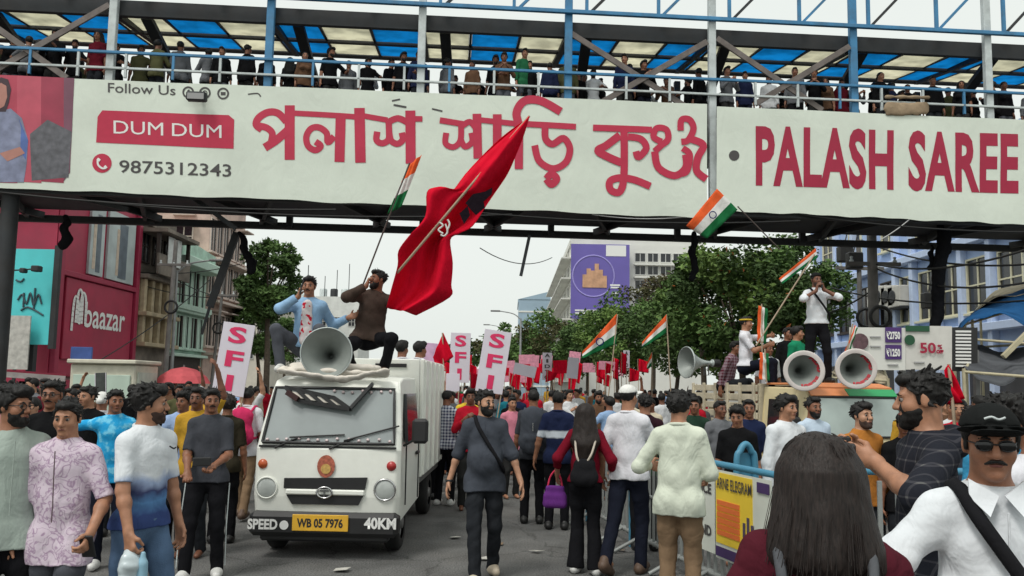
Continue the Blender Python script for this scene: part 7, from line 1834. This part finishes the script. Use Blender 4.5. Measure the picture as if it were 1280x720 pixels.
CM = {k: fabric('crowd_' + k.replace(' ', '_'), v) for k, v in CL_.items()}
POSEW = ('short haired man', 'bearded man gesturing', 'swept haired man', 'arm raising man', 'bun haired woman', 'long haired woman', 'clapping man')
used = set()
def crowd_person(loc, rz, H, k, shirt, skin, place, group, rng):
    """one individual of the crowd; its label says clothes, bearing and place"""
    src = PROTO[k]
    if k not in used: used.add(k); o = src
    else: o = copy_tree(src)
    o.location = loc; o.rotation_euler = (0, 0, rz); o.scale = (H / 1.7,) * 3
    away = abs(((math.degrees(rz) + 180) % 360) - 180) > 90
    w = 'woman' if k in (4, 5) else 'man'
    o['label'] = ' '.join(('%s in %s shirt %s %s' % (POSEW[k], shirt, 'facing away' if away else 'facing forward', place)).split())
    o['category'] = 'person'; o['group'] = group
    tr = rng.choice((dummy2, BLACKT, NAVYT, CHAR, GREYD))
    for c in o.children:
        st_ = c.name.split('.')[0]
        mt = {'shirt': CM[shirt], 'trousers': tr, 'body': skin_mat(skin)}.get(st_)
        if mt and c.material_slots: c.material_slots[0].link = 'OBJECT'; c.material_slots[0].material = mt
        if away and st_ in ('eye', 'lips', 'eyebrow', 'moustache') : pass
    return o
rng = random.Random(5)
SH = ['white', 'white', 'black', 'black', 'navy', 'grey', 'maroon', 'red', 'light blue', 'olive', 'brown', 'cream', 'green', 'pink', 'teal', 'mustard', 'white', 'grey', 'red']
taken = [(o.location.x, o.location.y) for o in bpy.data.objects if o.parent is None and o.name.startswith('person') and o.location.z < .3 and o not in PROTO]
def free(x, y, d):
    if -2.75 < x < -1.05 and 8.0 < y < 12.4: return False
    vx_ = x - tx.x; vy_ = y - tx.y; lx = vx_ * math.cos(-TR) - vy_ * math.sin(-TR); ly = vx_ * math.sin(-TR) + vy_ * math.cos(-TR)
    if abs(lx) < 1.05 and -.3 < ly < 4.3: return False
    return all((x - a) ** 2 + (y - b) ** 2 > d * d for a, b in taken)
def place(n, fx, place_, away_p, d, tries=60, ks=(0, 1, 2, 3, 4, 5, 6)):
    for _ in range(n):
        for _t in range(tries):
            x, y = fx()
            if free(x, y, d): break
        else: continue
        taken.append((x, y)); a = rng.random() < away_p
        rz = R(180 + rng.uniform(-25, 25)) if a else R(rng.uniform(-35, 35))
        k = rng.choices(ks, [5, 4, 5, 1.6, 1.5, 1.5, 2][:len(ks)])[0]
        crowd_person((x, y, 0), rz, rng.uniform(1.58, 1.76), k, rng.choice(SH), rng.randrange(5), place_, 'people ' + place_, rng)
# pixels -> places: behind the left walkers, in the middle behind the bearded man, right behind the pickup
def zone(x0, x1, y0, y1, p=1.4):
    def f():
        Y = y0 + (y1 - y0) * rng.random() ** p; px = rng.uniform(x0, x1)
        return at(px, 500, Y).x, Y
    return f
place(40, zone(-10, 320, 8.2, 24), 'in the crowd by the left shops', .35, .52)
place(16, zone(528, 600, 11.5, 20), 'in the march beside the mini truck', .8, .5)
place(20, zone(600, 880, 12.8, 19), 'in the march before the barricade', .55, .5)
place(58, zone(525, 885, 17, 44), 'in the far march under the trees', .45, .55)
place(14, zone(880, 1130, 15, 26), 'in the crowd behind the pickup', .3, .5)
place(16, zone(1105, 1300, 8, 20), 'in the crowd by the tarpaulin stalls', .4, .5)
place(8, zone(310, 420, 13, 26), 'in the crowd behind the mini truck', .5, .5)
# spectators on the footbridge, leaning at both rails
BP = Matrix.Translation(BO) @ Matrix.Rotation(math.atan(BK), 4, 'Z'); nb = 0
s_ = -13.2
while s_ < 14.4:
    for row in range(2 if rng.random() < .5 else 1):
        y = (.42 if row == 0 else 1.2) + rng.uniform(-.15, .4)
        p = BP @ Vector((s_ + rng.uniform(-.12, .12) + .25 * row, y, ZDECK))
        a = rng.random() < .35
        crowd_person(p, math.atan(BK) + (R(180 + rng.uniform(-40, 40)) if a else R(rng.uniform(-40, 40))), rng.uniform(1.48, 1.80), rng.choice((0, 1, 2, 4, 5, 6, 0, 2, 1, 6)), rng.choice(['black', 'navy', 'black', 'black', 'maroon', 'black', 'brown', 'black', 'olive', 'grey', 'navy', 'white', 'black']), rng.choice((1, 3, 3, 0)), 'on the footbridge deck', 'people on the footbridge deck', rng); nb += 1  # shirts mostly dark: the backlit, shaded look is put into their colours
    s_ += rng.uniform(.32, .58)
p = BP @ Vector((bs(655, 90, .4), .35, ZDECK + .1)); o = crowd_person(p, R(35), 1.74, 2, 'green', 0, 'taking pictures at the footbridge rail', 'people on the footbridge deck', rng)
for i, pr in enumerate(PROTO):
    if i not in used:
        for c in list(pr.children): bpy.data.objects.remove(c)
        bpy.data.objects.remove(pr)

# ------------------------------------------------------------------ litter trodden into the road
LIT = [mat('litter_paper', srgb(190, 188, 180), rough=.8, var=.2, vscale=20), mat('litter_red', srgb(170, 40, 56), rough=.8, var=.2), mat('litter_brown', srgb(120, 100, 80), rough=.8, var=.2)]
rl = random.Random(17)
for i in range(14):
    px, py = rl.uniform(330, 860), rl.uniform(640, 715); p = ground(px, py)
    if -2.75 < p.x < -1.05 and 8.0 < p.y < 12.4: continue
    w_, h_ = rl.uniform(.05, .14), rl.uniform(.04, .1); a = rl.uniform(0, 6)
    m = MB(); vs = [Vector((math.cos(a + q * 1.57) * w_ * rl.uniform(.6, 1.1), math.sin(a + q * 1.57) * h_, .008 + rl.uniform(0, .025))) for q in range(4)]
    m.prism(vs, (0, 0, .003)); k = rl.choice((0, 0, 0, 2)); o = m.build('paper_scrap', LIT[k], None, (p.x, p.y, 0))
    tag(o, ('crumpled white paper scrap', 'torn red paper scrap', 'flat brown cardboard scrap')[k] + ' lying on the asphalt', 'litter', ('white', 'red', 'brown')[k] + ' scraps on the road')
